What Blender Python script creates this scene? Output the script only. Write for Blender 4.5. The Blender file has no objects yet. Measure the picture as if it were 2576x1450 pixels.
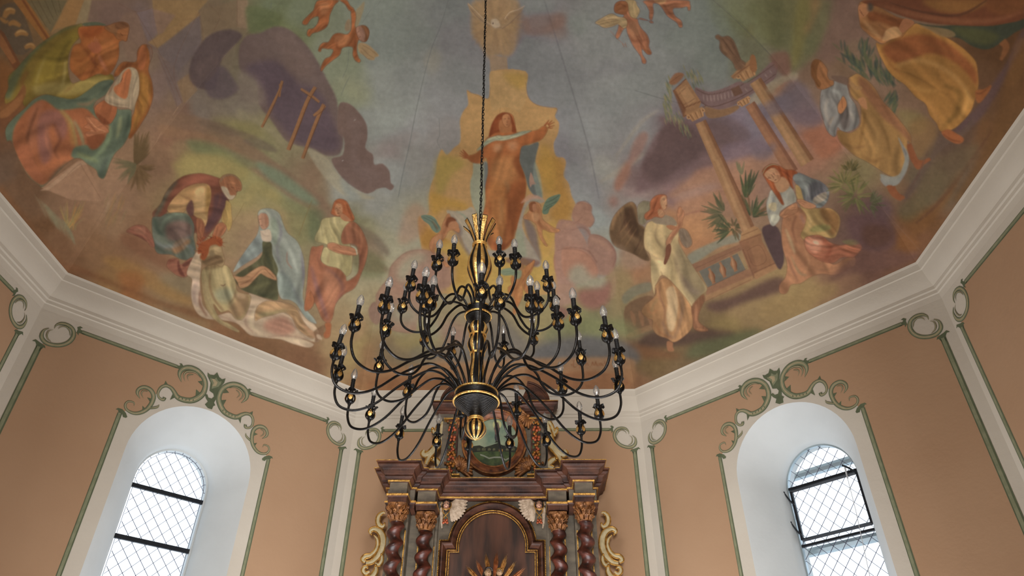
import bpy, bmesh, math, random
import numpy as np
from mathutils import Vector, Matrix
from mathutils.geometry import tessellate_polygon
rnd = random.Random(7)
SC = bpy.context.scene
COL = SC.collection
PI = math.pi
# ------------------------------------------------------------------ camera
W, H = 2576, 1450
F = 1773.48564
YAW, PITCH, ROLL = 0.0238589567, 0.646035322, 0.00801279764
EYE = 1.6
cy, sy = math.cos(YAW), math.sin(YAW)
_r = np.array([cy, sy, 0.]); _f0 = np.array([-sy, cy, 0.]); _z = np.array([0, 0, 1.])
_f = _f0*math.cos(PITCH)+_z*math.sin(PITCH)
_u = -_f0*math.sin(PITCH)+_z*math.cos(PITCH)
_r2 = _r*math.cos(ROLL)+_u*math.sin(ROLL); _u2 = -_r*math.sin(ROLL)+_u*math.cos(ROLL)
CAMM = np.array([_r2, _u2, _f])
cam = bpy.data.objects.new('camera', bpy.data.cameras.new('camera')); COL.objects.link(cam)
cam.data.sensor_width = 36; cam.data.lens = F*36/W; cam.data.clip_end = 200
m4 = Matrix.Identity(4)
for i in range(3):
    m4[i][0] = _r2[i]; m4[i][1] = _u2[i]; m4[i][2] = -_f[i]
m4[2][3] = EYE
cam.matrix_world = m4
SC.camera = cam
# ------------------------------------------------------------------ exposure, sky, daylight
SC.view_settings.view_transform = 'Standard'; SC.view_settings.look = 'None'
SC.view_settings.gamma = 1; SC.view_settings.use_curve_mapping = False
SC.view_settings.exposure = 0.0
wd = bpy.data.worlds.new('sky'); SC.world = wd; wd.use_nodes = True
bg = wd.node_tree.nodes['Background']; bg.inputs[0].default_value = (.80, .90, 1.0, 1); bg.inputs[1].default_value = 2.2

def daylight(name, loc, target, sx, sy_, power, col=(1, .97, .92)):
    l = bpy.data.lights.new(name, 'AREA'); l.shape = 'RECTANGLE'; l.size = sx; l.size_y = sy_
    l.energy = power; l.color = col
    o = bpy.data.objects.new(name, l); COL.objects.link(o); o.location = loc
    o.rotation_euler = (Vector(target)-Vector(loc)).to_track_quat('-Z', 'Z').to_euler()
    return o
# daylight of the nave windows behind the visitor
daylight('nave_daylight', (-3.6, -4.5, 4.0), (0.2, 5.0, 4.6), 2.2, 3.2, 60, (1, .98, .96))
daylight('nave_daylight', (3.0, -4.5, 4.0), (-1.0, 5.0, 4.6), 2.2, 3.2, 50, (1, .98, .96))
daylight('nave_daylight', (-.3, -9.0, 3.0), (-.3, 7.0, 5.6), 2.6, 3.0, 1250, (1, .98, .96))
# added lamps just above the floor, standing in for daylight bounced onto the vault
daylight('vault_fill', (-.35, 5.4, .15), (-.35, 5.4, 9), 2.6, 2.0, 235, (.98, .98, 1))
daylight('vault_fill', (-.35, -2.6, .2), (-.35, 3.8, 8.6), 4.0, 2.6, 40, (.98, .98, 1))

# ------------------------------------------------------------------ picture rays and the octagon of the choir
def ray(x, y):
    return np.array([(x-W/2)/F, -(y-H/2)/F, 1.0]) @ CAMM
def at(x, y, Y):
    "point of the vertical plane at depth Y that the given picture position shows"
    d = ray(x, y); t = Y/d[1]
    return Vector((d[0]*t, Y, d[2]*t+EYE))
S = 4.0
O = np.array([-.36646067, 3.52542306]); LIP = 4.14894502
P2 = {1: (-1.09323288*S, 1.3025748*S), 0: (-.50137935*S, 1.88769268*S), -1: (.32611263*S, 1.88393963*S), -2: (.90435552*S, 1.28531229*S)}
for k in (2, 3, -3, -4):
    th = math.radians(112.5+45*k); R_ = S/math.cos(math.radians(22.5))
    P2[k] = (O[0]+R_*math.cos(th), O[1]+R_*math.sin(th))
P2 = {k: np.array(v) for k, v in P2.items()}
AW = 1.0315
SIDES = {'left_rear': (2, 1), 'left': (1, 0), 'altar': (0, -1), 'right': (-1, -2), 'right_rear': (-2, -3), 'right_entry': (-3, -4), 'left_entry': (3, 2), 'nave': (-4, 3)}
def frame(side, sc=AW):
    i, j = SIDES[side]
    A = O+(P2[i]-O)*sc; B = O+(P2[j]-O)*sc
    u = (B-A)/np.linalg.norm(B-A); n = np.array([u[1], -u[0]])
    if n @ (O-A) < 0: n = -n
    return A, B, u, n
FR = {s: frame(s) for s in SIDES}
def wl(side, u, v, off=0.0):
    A, B, uu, n = FR[side]; c = (A+B)/2+uu*u+n*off
    return Vector((c[0], c[1], v+EYE))
def onwall(side, x, y, off=0.0):
    A, B, uu, n = FR[side]; d = ray(x, y)
    t = ((A+n*off) @ n)/(d[:2] @ n); p = d*t
    return (float((p[:2]-(A+B)/2) @ uu), float(p[2]))

# ------------------------------------------------------------------ materials
def lin(c):
    return tuple((x/12.92 if x <= .04045 else ((x+.055)/1.055)**2.4) for x in [v/255 for v in c[:3]])
MATS = {}
def mat(name, rgb, rough=.8, metal=0., rgb2=None, scale=6., detail=5., lo=.35, hi=.65, bump=0., bscale=40., stretch=None, spec=.5, coat=0., vein=None):
    m = bpy.data.materials.new(name); m.use_nodes = True; nt = m.node_tree; N = nt.nodes; L = nt.links
    b = N['Principled BSDF']; b.inputs['Roughness'].default_value = rough; b.inputs['Metallic'].default_value = metal
    b.inputs['Specular IOR Level'].default_value = spec; b.inputs['Coat Weight'].default_value = coat
    tc = N.new('ShaderNodeTexCoord'); src = tc.outputs['Object']
    if stretch:
        mp = N.new('ShaderNodeMapping'); mp.inputs['Scale'].default_value = stretch[0]; mp.inputs['Rotation'].default_value = stretch[1]
        L.new(src, mp.inputs[0]); src = mp.outputs[0]
    c1 = lin(rgb); c2 = lin(rgb2) if rgb2 else tuple(x*.93 for x in c1)
    nz = N.new('ShaderNodeTexNoise'); nz.inputs['Scale'].default_value = scale; nz.inputs['Detail'].default_value = detail
    L.new(src, nz.inputs['Vector'])
    rp = N.new('ShaderNodeValToRGB'); rp.color_ramp.elements[0].position = lo; rp.color_ramp.elements[1].position = hi
    rp.color_ramp.elements[0].color = (*c2, 1); rp.color_ramp.elements[1].color = (*c1, 1)
    L.new(nz.outputs[0], rp.inputs[0]); L.new(rp.outputs[0], b.inputs['Base Color'])
    if vein:
        mp2 = N.new('ShaderNodeMapping'); mp2.inputs['Scale'].default_value = (5, 5, .55); mp2.inputs['Rotation'].default_value = (0, .75, 0)
        n3 = N.new('ShaderNodeTexNoise'); n3.inputs['Scale'].default_value = 5; n3.inputs['Detail'].default_value = 6; n3.inputs['Distortion'].default_value = .15
        L.new(tc.outputs['Object'], mp2.inputs[0]); L.new(mp2.outputs[0], n3.inputs['Vector'])
        r3 = N.new('ShaderNodeValToRGB'); e = r3.color_ramp.elements; e[0].position = .535; e[0].color = (0, 0, 0, 1); e[1].position = .542; e[1].color = (1, 1, 1, 1)
        e2 = e.new(.549); e2.color = (0, 0, 0, 1)
        mv = N.new('ShaderNodeMix'); mv.data_type = 'RGBA'; ml = N.new('ShaderNodeMath'); ml.operation = 'MULTIPLY'; ml.inputs[1].default_value = .30
        L.new(n3.outputs[0], r3.inputs[0]); L.new(r3.outputs[0], ml.inputs[0]); L.new(ml.outputs[0], mv.inputs[0]); L.new(rp.outputs[0], mv.inputs[6]); mv.inputs[7].default_value = (*lin(vein), 1)
        L.new(mv.outputs[2], b.inputs['Base Color'])
    if bump:
        n2 = N.new('ShaderNodeTexNoise'); n2.inputs['Scale'].default_value = bscale; n2.inputs['Detail'].default_value = 4
        L.new(tc.outputs['Object'], n2.inputs['Vector'])
        bp = N.new('ShaderNodeBump'); bp.inputs['Strength'].default_value = bump; bp.inputs['Distance'].default_value = .01
        L.new(n2.outputs[0], bp.inputs['Height']); L.new(bp.outputs[0], b.inputs['Normal'])
    MATS[name] = m
    return m
PLASTER = mat('cream_plaster', (199, 191, 177), .92, rgb2=(193, 184, 170), scale=1.3, bump=.25, bscale=18)
REVEAL = mat('white_plaster', (202, 206, 206), .92, rgb2=(195, 199, 199), scale=2, bump=.2, bscale=14)
PEACH = mat('peach_wall_paint', (173, 140, 110), .95, rgb2=(167, 133, 103), scale=.9, detail=3, bump=.2, bscale=18)
GREEN = mat('dark_green_paint', (94, 102, 76), .9, rgb2=(84, 92, 68), scale=14)
OLIVE = mat('olive_green_paint', (136, 138, 110), .9, rgb2=(120, 124, 96), scale=16)
TAN = mat('tan_scroll_paint', (176, 158, 126), .9, rgb2=(156, 146, 114), scale=20)
FLOORM = mat('stone_floor', (140, 137, 132), .6, rgb2=(116, 113, 108), scale=2)
NAVEM = mat('nave_plaster', (205, 198, 186), .92)
BLACK = mat('black_iron', (20, 20, 21), .38, .55, rgb2=(34, 32, 31), scale=60, lo=.4, hi=.75, bump=.15, bscale=120)
BLACKM = mat('matt_black_sleeve', (17, 17, 18), .6, 0)
GOLD = mat('gold_leaf', (250, 208, 128), .40, .78, rgb2=(206, 150, 74), scale=34, lo=.3, hi=.6, bump=.5, bscale=90)
GOLDD = mat('antique_gold', (214, 166, 84), .42, .6, rgb2=(136, 92, 38), scale=26, lo=.3, hi=.62, bump=.4, bscale=70)
COPPER = mat('bronzed_gold', (166, 112, 64), .45, .35, rgb2=(88, 52, 30), scale=22, lo=.3, hi=.65, bump=.5, bscale=60)
MARBLE = mat('brown_marbled_wood', (92, 56, 40), .5, 0, rgb2=(46, 27, 21), scale=4.5, lo=.36, hi=.62, detail=9, stretch=((1.0, 1, 3.4), (0, .7, 0)), spec=.3, vein=(156, 116, 96))
COLM = mat('red_brown_marbled_wood', (98, 48, 34), .42, 0, rgb2=(44, 24, 20), scale=11, lo=.36, hi=.66, detail=8, stretch=((1, 1, 2.0), (0, .5, 0)), spec=.4, coat=.08, vein=(140, 84, 70))
STONE = mat('grey_marbled_wood', (122, 110, 92), .55, 0, rgb2=(88, 80, 68), scale=7, lo=.3, hi=.7, detail=8, stretch=((1, 1, 2.6), (0, -.7, 0)), vein=(150, 138, 118))
PANEL = mat('dark_wine_panel_paint', (98, 62, 45), .6, 0, rgb2=(50, 35, 28), scale=3.2, lo=.36, hi=.64, detail=7, stretch=((3, 1, .45), (0, .12, 0)))
CREAMW = mat('cream_carved_wood', (205, 190, 150), .5, 0, rgb2=(180, 163, 122), scale=18)
WHITEW = mat('off_white_carved_wood', (206, 184, 160), .6, 0, rgb2=(164, 142, 118), scale=30)
SKIN = mat('painted_skin', (222, 176, 148), .45, 0, rgb2=(172, 118, 94), scale=18)
SKIND = mat('weathered_painted_skin', (198, 166, 130), .5, 0, rgb2=(168, 134, 100), scale=30)
HAIR = mat('dark_brown_hair', (48, 34, 28), .5, 0, rgb2=(30, 22, 18), scale=40)
VEIL = mat('grey_brown_veil', (78, 64, 56), .6, 0, rgb2=(56, 46, 40), scale=20)
LIPR = mat('painted_lips', (150, 62, 52), .5)
EYEM = mat('painted_eyes', (34, 26, 22), .4)
FRUIT = mat('red_carved_fruit', (188, 92, 58), .4, .1, rgb2=(140, 70, 34), scale=40, coat=.3)
FRUITG = mat('golden_carved_fruit', (190, 130, 60), .35, .4, rgb2=(130, 80, 34), scale=40)
LEAFM = mat('green_carved_leaf', (90, 98, 62), .5, .1, rgb2=(58, 66, 42), scale=40)
STEEL = mat('dark_window_steel', (30, 34, 40), .5, .3)
LEAD = mat('lead_came', (74, 72, 92), .6, .4)
ALU = mat('pale_galvanised_metal', (170, 184, 190), .4, .5)
CORD = mat('pale_cord', (190, 190, 190), .8)
def glassy(name, gloss, tint=(1, 1, 1), fres=1.45, rough=.02):
    m = bpy.data.materials.new(name); m.use_nodes = True; nt = m.node_tree; N = nt.nodes; L = nt.links
    N.remove(N['Principled BSDF']); out = N['Material Output']
    tr = N.new('ShaderNodeBsdfTransparent'); tr.inputs[0].default_value = (*tint, 1)
    gl = N.new('ShaderNodeBsdfGlossy'); gl.inputs['Roughness'].default_value = rough
    fr = N.new('ShaderNodeFresnel'); fr.inputs[0].default_value = fres
    mu = N.new('ShaderNodeMath'); mu.operation = 'MULTIPLY'; mu.inputs[1].default_value = gloss
    mx = N.new('ShaderNodeMixShader')
    L.new(fr.outputs[0], mu.inputs[0]); L.new(mu.outputs[0], mx.inputs[0]); L.new(tr.outputs[0], mx.inputs[1]); L.new(gl.outputs[0], mx.inputs[2])
    L.new(mx.outputs[0], out.inputs[0])
    return m
PANE = glassy('window_pane_glass', .25, (.97, .985, 1.0))
BULB = glassy('clear_bulb_glass', 1.0, (.97, .97, .96), 1.7, .08)
_nt = BULB.node_tree; _d = _nt.nodes.new('ShaderNodeBsdfDiffuse'); _d.inputs[0].default_value = (.95, .93, .9, 1)
_m2 = _nt.nodes.new('ShaderNodeMixShader'); _m2.inputs[0].default_value = .13; _o = _nt.nodes['Material Output']
_src = _o.inputs[0].links[0].from_socket; _nt.links.new(_src, _m2.inputs[1]); _nt.links.new(_d.outputs[0], _m2.inputs[2]); _nt.links.new(_m2.outputs[0], _o.inputs[0])
BULBIN = mat('bulb_glass_stem', (200, 195, 185), .25, .3)

# ------------------------------------------------------------------ mesh helpers
class MB:
    def __init__(s): s.v = []; s.f = []; s.m = []
    def add(s, vs, fs, mi=0):
        o = len(s.v); s.v += [tuple(p) for p in vs]; s.f += [tuple(i+o for i in f) for f in fs]; s.m += [mi]*len(fs)
    def box(s, x0, x1, y0, y1, z0, z1, mi=0):
        s.add([(x, y, z) for z in (z0, z1) for y in (y0, y1) for x in (x0, x1)],
              [(0, 2, 3, 1), (4, 5, 7, 6), (0, 1, 5, 4), (2, 6, 7, 3), (0, 4, 6, 2), (1, 3, 7, 5)], mi)
    def tube(s, pts, rad, n=8, mi=0, closed=False, flat=None, cap=True):
        "round tube along pts; rad number or list; flat=(axis, factor) squeezes along a world axis"
        P = [Vector(p) for p in pts]; k = len(P)
        if not hasattr(rad, '__len__'): rad = [rad]*k
        rings = []; prev = None
        for i, p in enumerate(P):
            if closed: t = P[(i+1) % k]-P[i-1]
            else: t = P[min(i+1, k-1)]-P[max(i-1, 0)]
            if t.length < 1e-9: t = Vector((0, 0, 1))
            t.normalize()
            if prev is None:
                a = Vector((0, 1, 0)) if abs(t.y) < .9 else Vector((1, 0, 0))
                prev = (a-t*a.dot(t)).normalized()
            else:
                q = prev-t*prev.dot(t); prev = q.normalized() if q.length > 1e-6 else prev
            b = t.cross(prev); rings.append([])
            for j in range(n):
                a = 2*PI*j/n; d = prev*math.cos(a)+b*math.sin(a)
                d = d*rad[i]
                if flat is not None:
                    ax, fac = flat; ax = Vector(ax); d = d-ax*d.dot(ax)*(1-fac)
                rings[-1].append(p+d)
        vs = [v for r in rings for v in r]; fs = []
        for i in range(k if closed else k-1):
            a = i*n; b2 = ((i+1) % k)*n
            for j in range(n): fs.append((a+j, a+(j+1) % n, b2+(j+1) % n, b2+j))
        if not closed and cap: fs += [tuple(range(n-1, -1, -1)), tuple((k-1)*n+j for j in range(n))]
        s.add(vs, fs, mi)
    def lathe(s, prof, c=(0, 0, 0), n=24, mi=0, mif=None):
        "prof [(r, z)] about the vertical through c; mif(j, i) picks the material of segment j, row i"
        vs = [(c[0]+r*math.cos(2*PI*j/n), c[1]+r*math.sin(2*PI*j/n), c[2]+z) for r, z in prof for j in range(n)]
        for i in range(len(prof)-1):
            for j in range(n):
                pass
        o = len(s.v); s.v += vs
        for i in range(len(prof)-1):
            for j in range(n):
                s.f.append((o+i*n+j, o+i*n+(j+1) % n, o+(i+1)*n+(j+1) % n, o+(i+1)*n+j)); s.m.append(mif(j, i) if mif else mi)
    def ball(s, c, r, n=10, m=7, mi=0, rot=None):
        if not hasattr(r, '__len__'): r = (r, r, r)
        vs = []; c = Vector(c)
        for i in range(m+1):
            a = PI*i/m
            for j in range(n):
                b = 2*PI*j/n; d = Vector((r[0]*math.sin(a)*math.cos(b), r[1]*math.sin(a)*math.sin(b), r[2]*math.cos(a)))
                if rot is not None: d = rot @ d
                vs.append(c+d)
        fs = [(i*n+j, (i+1)*n+j, (i+1)*n+(j+1) % n, i*n+(j+1) % n) for i in range(m) for j in range(n)]
        s.add(vs, fs, mi)
    def build(s, name, mats, parent=None, smooth=True, weld=False, sharp=40):
        me = bpy.data.meshes.new(name); me.from_pydata(s.v, [], s.f)
        if not isinstance(mats, (list, tuple)): mats = [mats]
        for m in mats: me.materials.append(m)
        me.polygons.foreach_set('material_index', s.m)
        if weld:
            b = bmesh.new(); b.from_mesh(me); bmesh.ops.remove_doubles(b, verts=b.verts, dist=1e-5); b.to_mesh(me); b.free()
        b = bmesh.new(); b.from_mesh(me); bmesh.ops.recalc_face_normals(b, faces=b.faces); b.to_mesh(me); b.free()
        if smooth:
            me.polygons.foreach_set('use_smooth', [True]*len(me.polygons))
            try: me.set_sharp_from_angle(angle=math.radians(sharp))
            except Exception: pass
        me.update()
        o = bpy.data.objects.new(name, me); COL.objects.link(o)
        if parent is not None:
            o.parent = parent; o.matrix_parent_inverse = parent.matrix_world.inverted() if False else Matrix.Translation(-parent.location)
        return o
def empty(name, loc=(0, 0, 0)):
    o = bpy.data.objects.new(name, None); COL.objects.link(o); o.location = loc; o.empty_display_size = .1
    return o
def tag(o, label=None, cat=None, group=None, kind=None):
    if label: o['label'] = label
    if cat: o['category'] = cat
    if group: o['group'] = group
    if kind: o['kind'] = kind
    return o
def cat(pts, n=6, closed=False):
    "Catmull-Rom through pts of any dimension"
    P = np.array(pts, float); k = len(P); out = []
    rng = range(k) if closed else range(k-1)
    for i in rng:
        p0 = P[(i-1) % k] if closed or i > 0 else P[0]; p1 = P[i]; p2 = P[(i+1) % k]
        p3 = P[(i+2) % k] if closed or i+2 < k else P[-1]
        for j in range(n):
            t = j/n
            out.append(.5*((2*p1)+(-p0+p2)*t+(2*p0-5*p1+4*p2-p3)*t*t+(-p0+3*p1-3*p2+p3)*t**3))
    if not closed: out.append(P[-1])
    return np.array(out)
def ribbon(tr, n=5):
    "closed outline of a brush stroke; tr [(x, y, width)]"
    c = cat(tr, n); d = np.gradient(c[:, :2], axis=0); d /= (np.linalg.norm(d, axis=1)[:, None]+1e-9)
    nn = np.stack([-d[:, 1], d[:, 0]], 1); w = c[:, 2:3]/2
    return c[:, :2]+nn*w, c[:, :2]-nn*w
# ------------------------------------------------------------------ walls
def fill(loops, tofn, mi=0, mb=None):
    "flat filled polygon with holes; loops of (u, v), tofn maps (u, v) to a point"
    mb = mb or MB(); lp = [[Vector((float(p[0]), float(p[1]), 0)) for p in l] for l in loops]
    tri = tessellate_polygon(lp); flatp = [p for l in lp for p in l]
    mb.add([tofn(p.x, p.y) for p in flatp], [tuple(t) for t in tri], mi)
    return mb
def arch(hw, sv, bv, r=None, cu=0., n=28, vs=1.):
    "arched opening outline: half width, springing, bottom"
    r = r or hw
    return [(cu+hw, bv)]+[(cu+hw*math.cos(PI*i/n), sv+r*vs*math.sin(PI*i/n)) for i in range(n+1)]+[(cu-hw, bv)]
BOT = -EYE; WT = .55
def make_wall(side, window=False, glass_u=0.):
    A, B, u, n = FR[side]; hl = np.linalg.norm(B-A)/2
    mb = MB()
    outer = [(-hl, BOT), (hl, BOT), (hl, 4.5), (-hl, 4.5)]
    a0 = arch(.615, 2.73, .70, .61); a1 = arch(.40, 2.63, .86, .42, glass_u); a2 = arch(.372, 2.64, .88, .385, glass_u)
    loops = [outer]+([a0] if window else [])
    fill(loops, lambda a, b: wl(side, a, b, 0), 0, mb)
    if window:
        def band(l0, o0, l1, o1, mi):
            k = len(l0)
            mb.add([wl(side, *p, o0) for p in l0]+[wl(side, *p, o1) for p in l1], [(i, (i+1) % k, k+(i+1) % k, k+i) for i in range(k)], mi)
        # rounded arris, splayed reveal, straight inner reveal
        r1 = [(glass_u*.03+.982*(p[0]), 2.73+(p[1]-2.73)*.982) for p in a0]
        band(a0, 0, r1, -.012, 1); band(r1, -.012, a1, -.30, 1); band(a1, -.30, a2, -.37, 1); band(a2, -.37, a2, -WT, 1)
        fill([outer, a2], lambda a, b: wl(side, a, b, -WT), 0, mb)
    else:
        fill([outer], lambda a, b: wl(side, a, b, -WT), 0, mb)
    mb.add([wl(side, p[0], p[1], o) for o in (0, -WT) for p in outer], [(i, (i+1) % 4, 4+(i+1) % 4, 4+i) for i in range(4)], 0)
    w = mb.build('wall_'+side, [PLASTER, REVEAL], smooth=True, weld=True, sharp=28)
    tag(w, kind='structure'); return w
WALL = {}
WALL['left'] = make_wall('left', True, .005); WALL['right'] = make_wall('right', True, .045)
for s in ('altar', 'left_rear', 'right_rear', 'left_entry', 'right_entry'): WALL[s] = make_wall(s)

# painted decoration in wall coordinates, drawn once for the left half and mirrored
TR = {
'corner':[(-1.592,3.602,3),(-1.623,3.561,14),(-1.616,3.496,24),(-1.57,3.457,26),(-1.506,3.456,26),(-1.44,3.485,26),(-1.395,3.54,26),(-1.383,3.609,26),(-1.407,3.668,24),(-1.457,3.696,22),(-1.515,3.69,20),(-1.55,3.655,10),(-1.552,3.616,2)],
'corner_b':[(-1.41,3.600,3),(-1.43,3.645,8),(-1.47,3.672,10),(-1.51,3.655,6),(-1.525,3.62,1)],
'corner_c':[(-1.555,3.60,1),(-1.583,3.575,6),(-1.585,3.53,9),(-1.565,3.495,8),(-1.53,3.48,2)],
'big':[(-0.325,3.533,3),(-0.366,3.604,24),(-0.354,3.67,34),(-0.295,3.714,38),(-0.207,3.714,38),(-0.13,3.667,36),(-0.087,3.594,34),(-0.084,3.499,38),(-0.124,3.425,42),(-0.182,3.375,40),(-0.262,3.358,38),(-0.321,3.367,34),(-0.364,3.408,28),(-0.404,3.436,24),(-0.454,3.44,22),(-0.492,3.405,20),(-0.503,3.34,17),(-0.478,3.296,15),(-0.436,3.29,20),(-0.430,3.318,22)],
'big_b':[(-0.29,3.55,1),(-0.322,3.60,9),(-0.315,3.65,13),(-0.27,3.68,14),(-0.21,3.682,10),(-0.16,3.65,3)],
'big_c':[(-0.262,3.57,1),(-0.285,3.61,6),(-0.27,3.64,8),(-0.235,3.655,4)],
'second':[(-0.643,3.227,3),(-0.683,3.271,18),(-0.679,3.318,22),(-0.637,3.352,26),(-0.574,3.343,28),(-0.531,3.291,28),(-0.528,3.217,28),(-0.551,3.143,26),(-0.599,3.089,24),(-0.656,3.066,20),(-0.717,3.078,16),(-0.747,3.119,14),(-0.732,3.162,12),(-0.682,3.168,9),(-0.67,3.136,2)],
'second_b':[(-0.615,3.24,1),(-0.645,3.275,7),(-0.64,3.31,8),(-0.60,3.32,4)],
'leaf':[(-0.542,3.156,12),(-0.485,3.186,16),(-0.463,3.204,12),(-0.457,3.228,2)]}
WID = {'corner': 1, 'corner_b': 0, 'corner_c': 0, 'big': 1, 'big_b': 0, 'big_c': 0, 'second': 1, 'second_b': 0, 'leaf': 1}
POLY = {
'crest':[(-0.101,3.736),(-0.075,3.722),(-0.032,3.731),(-0.007,3.775),(0.029,3.73),(0.063,3.719),(0.095,3.743),(0.094,3.689),(0.066,3.621),(0.062,3.532),(0.06,3.483),(0.049,3.437),(0.07,3.413),(0.052,3.398),(0.048,3.358),(0.004,3.357),(-0.035,3.385),(-0.015,3.424),(-0.045,3.453),(-0.064,3.49),(-0.04,3.50),(-0.02,3.47),(0.015,3.47),(0.03,3.50),(0.015,3.53),(-0.03,3.545),(-0.043,3.635),(-0.095,3.697)],
'spk1':[(-0.13,3.626),(-0.172,3.6),(-0.11,3.569)],'spk2':[(-0.165,3.512),(-0.094,3.481),(-0.148,3.432)],
'spk3':[(-0.476,3.443),(-0.473,3.49),(-0.439,3.457)],'spk4':[(-0.322,3.37),(-0.375,3.310),(-0.367,3.391)],
'spk5':[(-0.52,3.265),(-0.585,3.26),(-0.533,3.213)],'spk6':[(-0.60,3.165),(-0.579,3.105),(-0.545,3.135)],
'wtop':[(-0.748,3.034),(-0.729,3.0),(-0.70,3.0),(-0.693,3.015),(-0.715,3.046),(-0.758,3.072),(-0.797,3.071),(-0.811,3.05),(-0.792,3.052),(-0.779,3.03),(-.765,2.99)],
'ltop':[(-1.617,3.36),(-1.583,3.36),(-1.565,3.405),(-1.548,3.401),(-1.56,3.425),(-1.60,3.436),(-1.649,3.455),(-1.67,3.43),(-1.645,3.432),(-1.628,3.41)]}
TOPHOOK = [(-1.30,3.665),(-1.352,3.66),(-1.348,3.632),(-1.372,3.655),(-1.372,3.69),(-1.385,3.71),(-1.362,3.73),(-1.338,3.722),(-1.355,3.71),(-1.345,3.695),(-1.30,3.695)]
def decor(side, window, extra_top=True):
    par = WALL[side]; V = 2.2
    top = 3.68
    # peach field with its cut-outs
    def half(m):
        b = .30
        p = [(-1.60, b), (-1.60, 3.40), (-1.575, 3.455), (-1.51, 3.45), (-1.44, 3.475), (-1.39, 3.53), (-1.372, 3.61), (-1.375, 3.66), (-1.34, top)]
        if window:
            p += [(-.40, top), (-.355, 3.69), (-.295, 3.722), (-.207, 3.722), (-.13, 3.675), (-.085, 3.60), (-.08, 3.5), (-.12, 3.42), (-.18, 3.38), (-.262, 3.362), (-.32, 3.372), (-.365, 3.412), (-.405, 3.442), (-.455, 3.445), (-.50, 3.41), (-.505, 3.35),
                  (-.53, 3.29), (-.528, 3.217), (-.551, 3.143), (-.599, 3.085), (-.656, 3.062), (-.72, 3.072), (-.755, 3.03), (-.765, b)]
        else:
            p += [(0, top)]
        return [(m*a, c) for a, c in p]
    mb = MB(); fn = lambda a, c: wl(side, a, c, .0012)
    if window: fill([half(1)], fn, 0, mb); fill([half(-1)], fn, 0, mb)
    else: fill([half(1)+[(0, .30)]], fn, 0, mb); fill([half(-1)+[(0, .30)]], fn, 0, mb)
    mb.build('painted_field', [PEACH], par, smooth=False)
    # frame lines
    mb = MB(); fn = lambda a, c: wl(side, a, c, .0024); fn2 = lambda a, c: wl(side, a, c, .0032)
    def rect(f, a0, a1, c0, c1, mi): fill([[(a0, c0), (a1, c0), (a1, c1), (a0, c1)]], f, mi, mb)
    def line(a0, a1, c0, c1, vert):
        rect(fn, a0, a1, c0, c1, 0)
        if vert: rect(fn2, a0+(a1-a0)*.18, a0+(a1-a0)*.72, c0, c1, 1)
        else: rect(fn2, a0, a1, c0+(c1-c0)*.3, c0+(c1-c0)*.85, 1)
    for m in (-1, 1):
        line(m*1.60-.024, m*1.60+.024, .30, 3.40, True)
        if window:
            line(m*.765-.021, m*.765+.021, .30, 3.03, True)
            line(min(m*1.33, m*.41), max(m*1.33, m*.41), top-.021, top+.018, False)
    if not window: line(-1.33, 1.33, top-.021, top+.018, False)
    for nm in ('ltop',)+(('wtop',) if window else ()):
        for m in (-1, 1): fill([[(m*a*-1, c) for a, c in POLY[nm]]], fn, 0, mb)
    for m in (-1, 1):
        fill([[(m*a, c) for a, c in TOPHOOK]], fn, 0, mb)
        if window: fill([[(m*(a+1.74)*-1+0, c) if False else (m*(-1.74-a), c) for a, c in TOPHOOK]], fn, 0, mb)
    mb.build('painted_frame_line', [GREEN, OLIVE], par, smooth=False)
    # scrolls
    K = .00155
    def scroll(names, polys, m, nm, crest=False):
        mb = MB()
        for i, k in enumerate(names):
            t = np.array(TR[k]); t[:, 0] *= m; t[:, 2] *= K
            lay = ((0, 1.0, .0036), (1, .66, .0044), (2, .22, .0052)) if WID[k] else ((0, 1.0, .0060), (2, .4, .0066))
            for mi, fac, off in lay:
                t2 = t.copy(); t2[:, 2] *= fac
                if fac < 1: t2[0, 2] = t2[-1, 2] = .0008
                a, b = ribbon(t2)
                kk = len(a); o = off+i*.00005
                mb.add([wl(side, *p, o) for p in a]+[wl(side, *p, o) for p in b], [(j, j+1, kk+j+1, kk+j) for j in range(kk-1)], mi)
        for j, k in enumerate(polys):
            fill([[(m*a, c) for a, c in POLY[k]]], lambda a, c: wl(side, a, c, .0034), 0, mb)
        if crest:
            P = POLY['crest']; fill([[(.01+(a-.01)*.62, 3.62+(c-3.62)*.62) for a, c in P[:9]+P[-3:]]], lambda a, c: wl(side, a, c, .0042), 1, mb)
            fill([[(-0.042,3.685),(-0.013,3.689),(0.026,3.667),(0.02,3.62),(-0.018,3.60),(-.01,3.645)]], lambda a, c: wl(side, a, c, .005), 2, mb)
        if 'big' in names:
            for q in range(5):
                a = -.30+.035*q
                fill([[(m*(a+.005*math.cos(x)), 3.362+.003*q*q*.5+.012*math.sin(x)) for x in np.linspace(0, 2*PI, 8, endpoint=False)]], lambda a, c: wl(side, a, c, .0058), 0, mb)
        mb.build(nm, [GREEN, OLIVE, TAN], par, smooth=False)
    for m in (-1, 1):
        scroll(['corner', 'corner_b', 'corner_c'], [], -m if False else m, 'painted_corner_scroll')
        if window:
            scroll(['big', 'big_b', 'big_c'], ['spk1', 'spk2', 'spk3', 'spk4'], m, 'painted_scroll')
            scroll(['second', 'second_b', 'leaf'], ['spk5', 'spk6'], m, 'painted_scroll')
    if window: scroll([], ['crest'], 1, 'painted_crest', True)
decor('left', True); decor('right', True)
for s in ('altar', 'left_rear', 'right_rear', 'left_entry', 'right_entry'): decor(s, False)

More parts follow.
